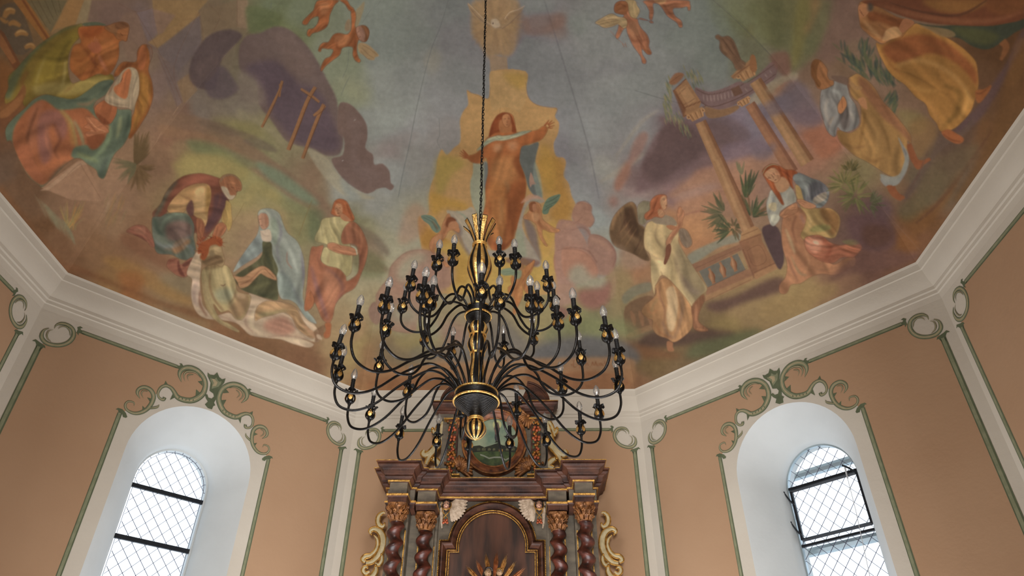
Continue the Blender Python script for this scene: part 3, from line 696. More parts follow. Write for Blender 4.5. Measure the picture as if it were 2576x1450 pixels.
# two cherubs at the upper left
SK, SD, SL = (160,92,54), (112,56,34), (182,120,80)
figure(SK, "590 0 730 0 700 40 668 110 660 160 640 200 590 230 540 245 520 268 498 255 508 215 545 205 578 165 580 120 530 140 500 180 470 178 468 155 510 110 545 75 560 30", [('B',SD,3,.7,"590 60 10 575 110 12 580 170 10"),('P',SL,6,.6,"600 20 660 20 650 90 610 110 590 60"),('B',SD,4,.6,"650 130 8 640 190 10 600 225 8")], 1, (84,44,30))
figure(SK, "735 0 790 0 815 40 840 60 845 85 815 80 800 70 775 30", [('B',SD,2,.7,"760 10 6 800 50 8 830 75 6")], 1, (84,44,30))
P((148,130,100), 2, .9, "850 90 890 40 918 10 915 60 900 110 880 170 850 230 820 215")
P((150,120,92), 2, .8, "790 150 812 140 820 180 815 220 780 225 776 190")
figure(SK, "820 75 850 80 858 130 850 190 880 215 900 190 940 200 955 240 935 300 905 305 880 290 868 320 865 380 880 425 893 440 880 458 850 440 832 400 830 345 760 350 740 400 690 440 640 480 605 522 600 490 630 430 670 410 690 365 650 358 610 355 600 378 580 370 595 330 620 310 655 305 690 255 730 240 790 250 820 215 822 150", [('P',SL,5,.6,"700 270 780 250 820 280 780 330 720 330"),('B',SD,3,.6,"720 290 10 720 350 12 760 352 6"),('B',SD,3,.6,"850 250 6 850 330 10 860 400 8"),('B',SD,3,.6,"700 380 6 660 440 10 620 480 8")], 1, (84,44,30))
figure((150,108,90), "855 205 890 185 930 190 952 230 945 280 915 305 880 290 862 250", [('P',(120,76,48),3,.9,"890 185 940 190 955 235 945 290 920 300 925 250 910 210"),('B',(90,50,40),1,.7,"880 225 3 868 240 3"),('B',(90,50,40),1,.7,"890 268 3 878 275 3")], 1, (84,44,30))
P((166,134,96), 2, .95, "870 330 900 310 950 330 985 360 1025 405 995 420 990 438 950 435 915 405 880 380")
for s in ("900 350 3 950 400 3 990 425 3", "890 370 3 930 420 3 960 432 3", "905 330 3 960 360 3 1015 405 3"): Bs((110,78,56), 1, .6, s)
# painted cracks
for s in ("1530 0 3 1470 200 4 1400 380 4 1310 740 5 1250 1040 5 1200 1260 4 1165 1440 4", "805 360 3 795 480 3 758 570 3", "812 555 3 770 640 4 748 700 2", "1040 0 3 1010 45 2", "970 65 3 900 170 2", "1462 860 3 1468 980 3 1450 1030 3 1480 1100 2", "240 20 4 235 60 3"): Bs((96,100,104), 1, .6, s)
for x, y in ((848, 876), (760, 1173)): Bs((200,200,200), 1, .8, "%d %d 3 %d %d 4" % (x-6, y+3, x+6, y-3))
# ---- glory and dove
P((168,128,84), 10, .75, "1740 0 2040 0 2030 330 1960 420 1900 400 1830 430 1760 330 1700 240 1700 60")
P((154,126,100), 4, .9, "1830 400 1960 420 1970 560 1960 700 1840 700 1840 560", True)
P((170,136,90), 4, .9, "1850 560 2000 500 2030 520 2030 700 1850 700", True)
Z(1100, 0, 2.9)
for a in np.linspace(0, 2*PI, 34, endpoint=False):
    r0, r1 = 40, 220+40*math.cos(5*a); Bs((182,140,92) if math.sin(7*a) > 0 else (150,112,76), 5, .35, "%f %f 6 %f %f 22 %f %f 4" % (425+math.cos(a)*r0, 160+math.sin(a)*r0, 425+math.cos(a)*120, 160+math.sin(a)*130, 425+math.cos(a)*r1*.85, 160+math.sin(a)*r1*1.05))
P((160,130,98), 3, .9, "220 20 270 60 330 120 390 140 430 150 470 180 500 165 540 130 600 80 640 40 590 110 520 170 470 210 420 215 390 190 330 170 270 120 235 70")
for s in ("225 25 4 280 80 6 350 150 6 400 185 4", "640 40 4 590 70 8 530 90 8 490 140 6", "400 150 3 430 140 4 450 160 4"): Bs((196,170,140), 1, .7, s)
for s in ("240 60 3 300 130 4 380 190 3", "600 100 3 530 170 4 470 210 3", "395 160 3 415 200 4 470 200 3", "505 120 3 520 150 3"): Bs((110,88,84), 1, .6, s)
P((186,164,140), 2, .9, "392 150 420 138 440 150 460 185 430 205 400 190")
P((84,60,56), 1, .8, "402 168 410 165 410 175 403 176")
# ---- central glory
Z(900, 200)
GL, GL2, GL3 = (180,138,88), (184,140,64), (164,132,66)
P(GL, 2, 1, "795 78 830 100 880 110 950 140 968 60 980 -60 1225 -60 1228 60 1250 140 1310 185 1400 205 1455 210 1440 270 1470 320 1460 400 1430 470 1445 560 1500 570 1520 610 1500 700 1540 760 1560 850 1590 920 1560 1010 1600 1100 1560 1300 1500 1400 1500 1560 600 1560 500 1400 460 1200 440 1060 450 1000 500 990 520 960 518 880 530 780 570 680 580 590 610 510 650 550 700 500 745 460 750 380 745 300 770 230 805 180")
P((178,140,92), 4, 1, "965 -60 1225 -60 1230 150 1180 240 1080 200 980 230 960 130", True)
P((176,138,62), 12, .6, "1060 -40 1220 -40 1220 60 1150 60")
P((176,126,58), 12, .8, "1310 600 1420 560 1500 620 1500 740 1560 900 1540 1010 1460 1040 1400 980 1480 860 1400 820 1340 700")
P((186,142,66), 14, .7, "1330 480 1420 520 1440 700 1420 850 1360 840 1320 640")
P((162,138,70), 14, .8, "590 560 680 560 780 600 740 720 660 800 580 840 560 700")
P((186,142,92), 12, .8, "700 680 820 640 840 780 800 900 660 900 640 800")
P((184,138,60), 12, .8, "530 820 640 860 780 900 800 960 640 940 560 1000 530 940")
P((170,120,56), 6, .95, "445 1000 480 1040 560 1120 640 1160 700 1230 660 1400 560 1350 480 1240 450 1120")
P((186,148,74), 14, .9, "560 1230 760 1180 900 1250 1000 1300 1340 1290 1450 1250 1440 1360 1300 1560 700 1560 560 1450")
P((172,128,58), 12, .7, "640 1300 760 1260 820 1400 760 1500 640 1420")
P((190,146,68), 12, .7, "1380 1050 1460 1050 1430 1200 1360 1300 1300 1200")
for s in ("795 80 3 860 110 3 950 140 3 968 60 3", "1225 20 3 1250 135 4 1320 190 4 1450 212 4 1438 265 3", "1040 200 2 1035 260 2"): Bs((130,92,60), 1, .6, s)
for s in ("1030 0 3 1035 150 4 1020 220 2", "1080 0 3 1080 160 4", "1130 20 3 1140 200 3"): Bs((196,158,104), 2, .5, s)
P((168,122,100), 14, .5, "420 900 520 1000 450 1150 300 1200 330 1000")
# clouds at the sides of the glory
CR = (164,118,98)
for c, s in ((CR, "1590 910 1640 890 1700 920 1705 970 1725 1030 1690 1080 1600 1060 1560 1000"), ((156,114,100), "1450 1080 1500 1030 1600 1040 1680 1080 1700 1150 1660 1250 1500 1300 1440 1200"), ((150,126,118), "1660 1150 1740 1140 1800 1180 1860 1220 1885 1290 1860 1360 1780 1460 1700 1400 1640 1260"), ((164,112,92), "1440 1260 1560 1230 1680 1250 1740 1340 1700 1460 1520 1500 1440 1400")): P(c, 2.5, .95, s); comp(None, c, 0)
P((132,122,122), 12, .8, "1560 1100 1640 1080 1680 1130 1650 1180 1570 1170")
P((140,100,86), 6, .6, "1640 900 1700 920 1700 960 1660 950 1640 925")
P((150,108,92), 6, .5, "1860 1220 1885 1290 1860 1360 1830 1330 1840 1260")
P((160,122,104), 14, .9, "230 1450 270 1350 350 1270 450 1240 560 1260 680 1300 700 1450 600 1560 300 1560")
P((150,148,128), 16, .7, "330 1330 440 1280 540 1300 520 1380 400 1420 330 1400")
Z(1400, 400)
for c, b, s in (((162,120,104),4,"0 480 100 460 180 540 230 640 260 700 280 780 240 880 120 900 0 880"), ((158,116,100),3,"240 560 320 560 400 620 432 700 420 800 370 850 250 820 230 680"), ((172,120,98),3,"40 660 140 655 240 700 300 800 290 870 240 880 160 840 60 860"), ((158,148,128),14,"90 820 180 770 260 860 330 850 380 900 340 960 220 950 110 930"), ((150,98,88),14,"160 960 330 940 400 880 395 1000 340 1080 250 1100 160 1050"), ((168,128,112),10,"0 880 80 890 140 930 130 1040 60 1080 0 1060"), ((140,96,86),8,"0 1080 90 1100 70 1160 0 1170")): P(c, b, .9, s)
for s in ("250 560 3 360 600 4 425 690 4 425 800 3 370 850 2", "150 330 3 220 330 4 250 380 3", "60 660 3 180 670 4 280 760 4 295 860 2", "260 1100 3 360 1060 4 400 960 3 370 860 2"): Bs((126,84,74), 2, .5, s)
P((160,128,100), 8, .6, "370 850 420 800 440 900 420 1000 390 1000 400 920")
Z(820, 620, 5.578)
for c, b, s in (((158,118,100),3,"880 420 900 300 1000 180 1120 90 1280 50 1450 60 1560 110 1650 200 1750 400 1740 560 1600 600 1500 800 1300 1000 1250 1200 1080 1210 900 1170 780 1100 720 900 700 700 780 560"), ((156,152,128),22,"1080 200 1250 100 1380 120 1420 240 1300 330 1200 420 1080 500 1020 480 1000 340"), ((162,122,106),24,"1200 300 1400 200 1550 250 1600 420 1500 520 1300 560 1180 480"), ((148,150,128),30,"900 900 1050 850 1200 900 1350 1000 1200 1050 1000 1020 880 1000"), ((148,112,98),3,"600 880 680 780 740 900 760 1050 700 1100 620 1020"), ((150,152,132),30,"1400 1150 1560 1080 1650 1120 1600 1260 1450 1300"), ((154,116,104),30,"1600 1060 1900 1100 1960 1300 1800 1400 1650 1300")): P(c, b, .85, s)
for s in ("1650 60 6 1640 400 6 1670 620 4",): Bs((118,84,72), 2, .5, s)
Z(820, 620, 5.578)
for s in ("880 420 6 910 290 9 1010 170 10 1130 85 10 1290 48 8 1450 60 5", "700 700 5 780 560 8 870 500 8 900 440 5", "600 900 5 660 800 7 720 780 5", "900 1170 6 1080 1210 9 1250 1200 7"): Bs((116,80,70), 3, .55, s)
for s in ("960 420 10 1020 280 22 1140 170 24 1300 110 16", "1240 330 10 1400 260 22 1530 330 18", "760 720 8 830 620 18 930 600 12"): Bs((178,142,122), 10, .6, s)
Z(900, 200)
for s in ("1600 905 4 1660 888 6 1704 930 6 1706 975 4", "1706 975 4 1728 1030 7 1690 1085 5", "1640 1000 3 1600 1040 5 1560 1060 4", "1690 1130 4 1770 1145 7 1840 1195 7 1884 1280 7 1860 1370 5", "1450 1250 4 1560 1228 6 1680 1250 7 1745 1340 6", "1560 1100 4 1640 1080 6 1690 1130 5 1680 1200 4"): Bs((124,84,74), 2, .6, s)
for s in ("1600 925 8 1650 910 16 1680 940 10", "1480 1100 10 1520 1060 22 1600 1060 16", "1700 1180 8 1780 1190 18 1840 1250 12"): Bs((186,138,112), 8, .6, s)
# ---- Assumption: the woman of the glory
Z(900, 200)
ST = (152,156,136)
P((100,104,104), 2, 1, "1190 490 1250 480 1320 460 1300 560 1295 640 1320 740 1345 850 1320 880 1250 800 1220 700 1180 600")
P((140,150,136), 4, .6, "1290 600 1330 700 1350 860 1310 860 1280 720")
P((166,128,112), 1.5, .95, "1260 680 1275 700 1290 750 1305 760 1270 770 1260 790 1250 740")
P((152,152,130), 3, 1, "845 600 900 620 940 600 950 680 930 820 920 960 900 1010 860 960 830 880 820 760 840 680")
P((106,110,118), 5, .8, "920 600 950 620 945 720 930 800 915 760 925 680")
SK, SD, SL = (164,98,56), (124,66,38), (184,122,82)
figure((160,92,52), "965 400 1000 300 1040 250 1080 240 1130 260 1150 330 1160 385 1300 370 1350 340 1385 350 1380 385 1340 440 1260 470 1200 490 1185 540 1180 600 1210 680 1230 760 1220 860 1200 960 1170 1050 1140 1160 1080 1240 1000 1260 940 1180 900 1080 905 1000 935 900 930 780 950 680 945 600 930 570 900 610 850 612 810 590 800 560 860 540 900 500 930 440", [
 ('P',(178,122,74),16,.7,"1000 580 1150 560 1180 660 1120 760 1020 780 960 700"), ('P',(172,112,62),12,.7,"960 760 1060 760 1090 860 1090 1050 1060 1180 980 1160 940 1000"),
 ('P',(184,136,100),10,.8,"990 480 1050 470 1040 520 1000 530"), ('P',(184,130,94),10,.7,"1090 460 1160 450 1160 510 1110 520"),
 ('P',SD,8,.8,"1180 540 1130 600 1180 700 1225 720 1240 560"), ('B',SD,6,.8,"950 600 12 945 700 12 930 850 16 940 1000 10"),
 ('B',(118,62,36),6,.8,"1090 780 6 1100 860 26 1105 960 34 1090 1080 24 1060 1180 8"), ('P',(150,82,46),8,.8,"1110 790 1200 740 1230 780 1210 960 1140 1150 1110 1060 1120 940"),
 ('B',(190,136,86),5,.7,"1040 860 8 1050 960 22 1035 1060 12"), ('B',(138,74,42),4,.8,"960 880 8 965 960 14 955 1040 6"), ('B',(112,60,36),3,.8,"990 1190 6 1060 1230 10 1120 1170 8"),
 ('B',(130,116,80),5,.6,"1070 740 6 1100 790 16 1080 830 6"), ('P',(134,68,38),6,.7,"1000 1180 1080 1200 1060 1250 1000 1250"), ('B',SD,4,.7,"1180 480 8 1260 465 10 1340 430 10")], 2, (112,60,36))
figure((128,64,36), "955 420 970 340 1000 280 1030 250 1075 240 1115 255 1140 310 1160 380 1130 388 1100 360 1050 380 990 400", [('B',(96,46,28),3,.7,"990 300 8 975 380 10 960 420 4"),('B',(150,84,48),3,.6,"1040 260 5 1020 330 8 1010 390 6")], 1.5)
P((164,104,64), 2, 1, "1035 300 1110 300 1120 380 1040 385")
figure((174,116,76), "1055 265 1085 248 1110 262 1118 300 1108 335 1090 350 1068 338 1052 300", [('P',(146,88,56),4,.6,"1095 270 1120 280 1110 340 1090 345")], 1, (110,62,40))
for s in ("1068 288 3 1082 286 3", "1095 284 3 1108 288 3", "1090 300 2 1088 318 3", "1080 330 3 1096 330 3"): Bs((96,52,36), .6, .8, s)
for s in ("1362 340 14 1380 318 12 1395 296 5", "1385 330 10 1405 312 8 1420 298 4", "1390 335 10 1418 320 7 1436 312 4", "1392 345 10 1420 340 6 1436 335 4", "1388 352 10 1410 356 6 1425 352 4"): Bs((148,82,48), .8, 1, s)
for s in ("805 560 16 780 530 12 765 512 5", "800 560 12 765 535 8 750 520 4", "798 566 12 760 548 7 742 535 4", "798 572 12 765 562 6 740 555 4", "805 575 12 780 575 6 760 570 4"): Bs((152,86,50), .8, 1, s)
figure((160,160,134), "865 520 900 480 950 430 1020 408 1060 410 1130 400 1200 378 1270 374 1210 405 1140 430 1060 448 1000 450 940 480 900 510", [('B',(112,128,116),2,.8,"870 520 4 960 450 8 1060 430 5"),('B',(118,132,118),2,.8,"1120 410 4 1180 390 10 1260 378 4"),('B',(186,182,150),2,.7,"950 450 6 1040 420 8"),('B',(120,112,90),1,.7,"1000 410 3 1040 440 3")], 1, (96,88,70))
# cloth, cherubs under her
P((166,150,130), 3, 1, "650 955 700 960 780 955 830 930 870 980 900 1050 860 1200 830 1280 780 1220 740 1110 700 1030 660 990")
P((120,104,104), 6, .7, "690 1000 760 1090 760 1170 830 1280 800 1280 740 1180 690 1060")
Bs((190,170,146), 3, .6, "690 970 5 760 1060 10 830 1180 8"); Bs((136,144,124), 4, .7, "720 960 5 790 1010 16 830 1100 12")
figure((176,116,78), "650 990 670 980 690 1030 740 1080 740 1120 690 1100 660 1110 640 1150 600 1200 570 1230 560 1280 610 1280 640 1330 680 1360 640 1370 600 1310 540 1260 520 1210 540 1160 600 1110 620 1050", [('B',(130,74,48),3,.7,"650 1040 6 640 1100 10 600 1150 8"),('P',(190,136,98),4,.6,"570 1150 620 1130 600 1180 560 1200")], 1.5, (120,66,46))
P((178,120,84), 1.5, 1, "665 1030 690 1015 730 1050 735 1080 690 1090 660 1070"); P((120,66,42), 2, .9, "655 1010 690 1005 720 1030 690 1035 665 1050 655 1080 640 1060")
P((106,124,104), 1.5, 1, "462 995 520 990 560 1010 585 1050 605 1090 580 1120 545 1100 520 1060 480 1030"); 
for s in ("480 1010 3 540 1040 4 580 1110 3", "500 1000 3 560 1030 4 595 1085 3"): Bs((64,84,72), 1, .7, s)
Bs((120,80,60), 2, .7, "540 1030 5 570 1070 12 585 1100 6")
P((158,142,126), 3, 1, "1210 920 1250 870 1310 850 1365 885 1330 905 1260 900 1220 960 1200 1060 1230 1150 1290 1240 1340 1340 1300 1370 1220 1310 1100 1300 960 1290 900 1240 1060 1250 1140 1180 1170 1050")
P((112,98,100), 6, .8, "1210 1000 1290 1080 1320 1200 1340 1330 1290 1250 1240 1150")
P((140,146,122), 6, .7, "1150 1120 1200 1100 1220 1200 1230 1290 1160 1280"); P((118,84,76), 5, .8, "1080 1310 1200 1300 1330 1330 1280 1370 1180 1350 1100 1340")
P((186,138,118), 3, .7, "1190 900 1250 840 1320 850 1350 880 1290 870 1210 900")
Bs((128,140,124), 3, .7, "1220 980 4 1270 900 10 1340 885 6")
figure((176,118,78), "1250 900 1290 890 1330 910 1340 960 1350 1020 1400 1060 1440 1085 1475 1095 1460 1118 1400 1115 1350 1095 1350 1140 1370 1185 1385 1215 1365 1212 1330 1160 1310 1100 1300 1060 1260 1030 1215 1020 1210 1000 1250 960", [('B',(130,72,46),3,.8,"1320 940 5 1310 1000 8 1330 1060 10 1360 1100 8"),('P',(194,140,98),4,.7,"1270 980 1320 980 1320 1030 1280 1030")], 1.2, (116,64,44))
P((140,84,54), 1.5, 1, "1255 905 1290 893 1305 925 1295 960 1265 965 1250 940"); P((176,116,82), 1.5, 1, "1275 915 1300 910 1302 950 1280 962")
P((104,124,98), 1, 1, "1350 940 1370 890 1400 860 1475 838 1465 880 1430 920 1400 945 1385 980 1350 980")
for s in ("1370 900 3 1420 880 4 1470 845 3", "1370 930 3 1420 905 4 1450 890 3", "1360 960 3 1390 935 4 1420 920 3"): Bs((60,82,62), 1, .7, s)
figure((170,108,66), "1290 1330 1270 1400 1230 1460 1235 1500 1290 1560 1230 1560 1200 1500 1195 1430 1215 1400 1260 1360 1280 1320", [], 1.2, (116,64,44))
P((118,132,106), 2, .9, "1040 1400 1100 1380 1160 1385 1170 1420 1080 1430")
Z(1240, 640, 5.578)
figure((174,112,66), "470 160 540 110 575 80 590 110 540 200 470 290 430 360 410 400 420 480 420 560 400 640 350 740 330 820 300 860 275 820 290 740 300 640 240 560 210 520 215 460 260 430 250 380 260 320 330 260 400 230", [('B',(128,70,42),4,.7,"350 420 8 330 520 14 340 640 14 320 780 10"),('P',(190,132,84),6,.6,"380 440 410 500 390 600 350 600"),('B',(126,70,44),3,.6,"260 440 8 300 500 10 330 480 8")], 1.2, (116,64,44))
P((126,136,110), 3, .9, "90 240 180 200 260 190 340 180 400 220 400 300 360 350 310 330 260 280 160 300")
P((140,92,68), 3, .7, "300 100 420 140 440 200 380 230 320 180"); 
for s in ("140 250 5 240 240 8 340 210 4", "180 280 4 280 260 8 370 260 4"): Bs((84,104,84), 1.5, .6, s)
# right part of the sky: rays, seams
Z(1300, 0)
for s in ("200 0 6 330 420 7 440 780 7 530 1100 6 600 1450 5",): Bs((104,100,110), 2, .7, s)
for s in ("1430 0 3 1600 150 3 1780 330 4 1880 430 3", "860 660 3 960 690 4 1060 720 4 1230 765 3", "1400 900 2 1500 1010 3"): Bs((86,84,90), 1, .6, s)
for s in ("720 1150 10 900 900 40 1040 800 10", "600 1330 10 760 1240 50 960 1100 10"): Bs((162,152,140), 6, .6, s)
P((120,120,136), 14, .6, "350 520 560 500 640 430 800 450 920 470 850 520 640 560 480 600 380 580")
P((126,100,88), 10, .4, "0 60 60 100 100 220 60 260 0 330"); P((140,100,86), 12, .5, "60 120 340 100 330 200 150 260 60 240")
# red edged cloud on the right
P((120,94,96), 10, .85, "1040 850 1300 870 1480 900 1560 960 1500 1180 1300 1240 1130 1330 960 1380 870 1400 930 1160 1000 1000 1080 930")
P((100,78,78), 14, .85, "1060 920 1200 900 1320 960 1400 1060 1330 1150 1200 1220 1040 1330 940 1300 920 1180 1010 1080")
P((104,84,86), 14, .7, "1380 870 1560 860 1700 960 1660 1050 1500 1080 1430 1000")
P((120,102,118), 14, .7, "1500 1080 1700 1020 1900 1060 1980 1150 1700 1180 1500 1260")
P((156,114,104), 8, .75, "850 1040 920 960 960 1000 900 1130 800 1260 770 1370 730 1400 720 1320 800 1200")
P((168,122,98), 12, .8, "1100 1420 1300 1290 1500 1200 1700 1140 2000 1100 2030 1250 1860 1250 1700 1300 1500 1330 1300 1400 1180 1450")
P((166,152,130), 6, .7, "1700 720 1850 600 2030 520 2030 600 1880 700 1740 770")
P((160,112,88), 6, .6, "1800 700 1980 590 2030 590 2030 640 1900 710")
Z(1400, 400)
P((156,110,92), 10, .8, "430 160 480 60 520 20 540 100 480 200 430 230"); P((148,104,92), 12, .7, "380 290 430 270 450 330 400 350")
for c, s in (((176,124,92),"860 320 1000 260 1180 230 1200 330 1100 420 950 480 880 440"),((184,128,88),"900 440 1100 400 1300 500 1300 620 1080 640 960 560"),((164,130,120),"860 280 1000 210 1150 180 1180 210 960 290"),((172,116,80),"940 600 1250 560 1330 600 1100 680 960 680"),((160,126,108),"460 640 640 700 660 780 500 800")): P(c, 16, .7, s)
for s in ("860 250 3 980 220 3 1030 200 4 1100 215 2", "930 410 8 1060 380 16 1160 420 4", "480 1000 8 640 920 16 680 880 6"): Bs((150,98,80), 3, .5, s)
P((130,132,118), 5, .8, "960 700 1160 600 1340 540 1340 600 1180 650 990 770"); P((122,118,98), 5, .8, "480 1000 560 930 680 900 690 960 580 1000 500 1060")
# ---- two cherubs at the upper right
Z(1300, 0)
SK, SD, SL = (158,100,72), (112,62,42), (178,124,90)
figure((166,138,98), "790 0 860 0 880 40 900 80 870 140 840 150 815 110 800 50", [('B',(196,170,122),4,.7,"830 10 14 850 60 18 850 120 8")], 1.2, (104,70,44))
figure(SK, "710 60 720 25 760 5 800 15 812 60 830 120 870 135 940 150 990 155 995 170 970 165 960 150 900 130 885 150 905 200 950 250 968 300 965 340 985 385 975 400 950 395 915 360 920 400 945 440 940 465 915 460 905 420 880 380 850 340 830 300 805 240 795 200 770 230 750 270 730 285 720 260 735 220 745 180 770 130 780 110 740 100 715 90", [('B',SD,3,.6,"830 290 8 870 300 10 950 290 6"),('B',SD,2,.6,"870 240 6 880 280 8 930 350 10"),('P',SL,6,.6,"810 170 870 160 900 220 870 280 830 260"),('P',(128,76,46),4,.7,"920 350 980 380 970 400 940 390"),('B',SD,2,.6,"860 230 3 866 262 4 900 270 3"),('B',(130,78,50),4,.6,"950 270 8 962 320 10 930 350 8")], 1, (92,50,32))
figure((142,88,56), "710 60 725 22 765 5 805 20 812 70 790 105 740 100 715 85", [('B',(104,60,38),2,.7,"725 40 6 760 30 8 795 50 6"),('B',(174,120,82),2,.5,"740 80 6 775 70 8")], 1, (92,50,32))
figure((166,138,100), "570 165 620 130 690 98 740 120 790 130 808 160 800 200 775 208 740 180 700 195 640 205 600 185", [('B',(196,168,124),2,.7,"640 150 6 700 125 10 770 150 8"),('B',(110,80,58),1,.7,"600 180 2 680 160 4 740 150 3"),('B',(110,80,58),1,.7,"620 200 2 690 185 4 750 165 3"),('B',(110,80,58),1,.7,"590 165 2 660 145 3 730 140 3")], 1, (92,60,40))
figure(SK, "940 0 1230 0 1265 30 1268 70 1250 78 1240 50 1200 60 1150 60 1140 80 1160 120 1200 150 1210 195 1185 200 1165 165 1100 120 1060 60 1030 30 995 30 1000 90 985 150 965 130 965 80 945 40", [('B',SD,3,.7,"1060 20 8 1110 90 12 1170 160 8"),('P',(184,140,96),4,.7,"1000 0 1090 0 1070 30 1030 25")], 1, (92,50,32))
for s in ("870 10 4 900 40 6 925 80 3", "900 0 4 930 30 6 940 80 3"): Bs((134,118,114), 1.5, .8, s)
for s in ("678 222 3 730 280 4 790 330 4", "770 320 6 785 345 6", "790 310 6 800 345 5", "690 225 2 725 265 2"): Bs((150,112,90), .7, .9, s)
# ---- temple front: garland, statue, bridge, columns
def ptc(x0, y0, x1, y1, n, c, spread):
    for i in range(n):
        t = rs.rand(); x = x0+(x1-x0)*t+rs.uniform(-spread, spread); y = y0+(y1-y0)*t+rs.uniform(-spread, spread)
        a = rs.uniform(-.6, .8); Bs(c[i % len(c)], 1.2, .65, "%f %f 2 %f %f 10 %f %f 2" % (x, y, x+10*math.cos(a), y+24, x+20*math.cos(a), y+50))
GG = [(118,122,96),(132,126,88),(100,108,92),(150,134,98)]
ptc(1230, 500, 1330, 600, 40, GG, 40); ptc(1110, 560, 1090, 700, 40, GG, 24); ptc(1090, 700, 1100, 850, 46, GG, 34); ptc(1150, 820, 1240, 960, 40, GG, 34)
P((146,96,66), 2, .9, "1115 590 1150 540 1190 530 1220 545 1190 590 1150 620 1115 612"); Bs((112,72,52), 1, .7, "1120 600 4 1160 570 5 1205 545 3")
P((124,98,98), 1.5, 1, "1300 640 1400 670 1520 640 1620 595 1700 600 1880 440 1890 560 1780 640 1710 690 1600 760 1480 800 1400 780 1330 740")
for s in ("1310 650 5 1400 690 6 1540 660 6 1700 590 5 1880 470 4", "1340 740 5 1420 780 6 1560 740 6 1700 670 5 1890 540 4"): Bs((96,70,66), 1, .8, s)
P((140,104,76), 2, 1, "1370 780 1480 800 1600 770 1620 790 1540 840 1400 862")
for i in range(9):
    x = 1360+i*26; y = 708+16*math.sin(i/2.6)-i*4; Bs((150,126,122), .8, .8, "%f %f 5 %f %f 11 %f %f 4" % (x, y-18, x+4, y+12, x+6, y+30))
P((110,78,64), 1, .9, "1562 650 1620 622 1650 680 1590 705", True)
for i in range(6): Bs((146,124,120), .8, .7, "%d %d 4 %d %d 12 %d %d 4" % (1665+i*36, 640-i*26, 1672+i*36, 655-i*26, 1684+i*36, 668-i*26))
TB, TD, TL = (160,116,82), (118,76,54), (178,134,96)
P(TB, 1.2, 1, "1140 665 1235 575 1345 745 1330 790 1215 860 1210 790", True)
P(TD, 2, .8, "1140 665 1160 660 1235 800 1215 855", True)
P(TL, 1, .8, "1185 660 1235 620 1310 730 1250 770", True)
for s in ("1140 665 6 1235 575 7", "1180 690 3 1240 630 3", "1215 790 6 1340 740 6", "1215 850 8 1380 770 6", "1165 690 3 1225 790 3", "1210 770 3 1300 720 3"): Bs((106,64,46), 1, .8, s)
def column(x0, y0, x1, y1, w0, w1, c=TB, d=TD, l=TL):
    Bs(c, 1.2, 1, "%f %f %f %f %f %f %f %f %f" % (x0, y0, w0, (x0+x1)/2, (y0+y1)/2, (w0+w1)/2, x1, y1, w1))
    dx = (y1-y0); dy = -(x1-x0); L = math.hypot(dx, dy); dx /= L; dy /= L
    Bs(d, 2, .7, "%f %f %f %f %f %f" % (x0+dx*w0*.38, y0+dy*w0*.38, w0*.26, x1+dx*w1*.38, y1+dy*w1*.38, w1*.26))
    Bs(l, 3, .7, "%f %f %f %f %f %f" % (x0-dx*w0*.2, y0-dy*w0*.2, w0*.3, x1-dx*w1*.2, y1-dy*w1*.2, w1*.3))
    Bs((104,66,50), .8, .7, "%f %f 3 %f %f 3" % (x0+dx*w0*.5, y0+dy*w0*.5, x1+dx*w1*.5, y1+dy*w1*.5))
def capital(x, y, w, a=-.45):
    c_, s_ = math.cos(a), math.sin(a)
    f = lambda u, v: (x+c_*u-s_*v, y+s_*u+c_*v)
    q = [f(-w*.65, -w*.35), f(w*.65, -w*.35), f(w*.45, w*.3), f(-w*.45, w*.3)]
    P((170,124,86), 1.2, 1, ' '.join('%f %f' % t for t in q), True)
    for k in (-.55, .55):
        p = f(k*w, -.1*w); P((184,138,98), 1, 1, ' '.join('%f %f' % (p[0]+.16*w*math.cos(t), p[1]+.16*w*math.sin(t)) for t in np.linspace(0, 6, 7)))
        P((112,70,48), .8, .8, ' '.join('%f %f' % (p[0]+.07*w*math.cos(t), p[1]+.07*w*math.sin(t)) for t in np.linspace(0, 6, 7)))
    for k in (-.3, 0, .3):
        p, e = f(k*w, .28*w), f(k*w*1.3, -.22*w); Bs((116,74,50), .8, .8, "%f %f 3 %f %f 6" % (*p, *e)); 
        p, e = f((k+.1)*w, .28*w), f((k+.12)*w*1.2, -.22*w); Bs((194,150,108), .8, .7, "%f %f 4 %f %f 8" % (*p, *e))
column(1700, 760, 2010, 1260, 76, 90, (152,104,78), (120,78,62), (162,114,86)); capital(1660, 745, 76, -.5)
column(1340, 890, 1640, 1560, 80, 108); capital(1310, 840, 104)
column(1740, 590, 2120, 1190, 90, 108, (158,118,84)); capital(1680, 540, 120)
P(TB, 1.2, 1, "1560 560 1600 520 1720 420 1740 410 1735 450 1610 560 1590 580", True); Bs((110,68,48), 1, .8, "1570 570 5 1735 440 5")
P((150,100,66), 1.2, 1, "1705 410 1735 405 1752 480 1740 530 1700 500")
figure((122,90,70), "1448 262 1470 252 1500 268 1545 262 1585 300 1610 360 1635 430 1670 460 1650 500 1600 510 1570 450 1500 390 1478 350 1478 300 1452 282", [('B',(92,66,52),3,.8,"1560 290 12 1600 380 20 1630 450 16"),('B',(150,112,84),3,.7,"1495 300 10 1520 360 18 1570 430 12"),('B',(88,62,48),1.5,.6,"1500 280 4 1540 340 6 1580 400 4")], 1, (84,56,42))
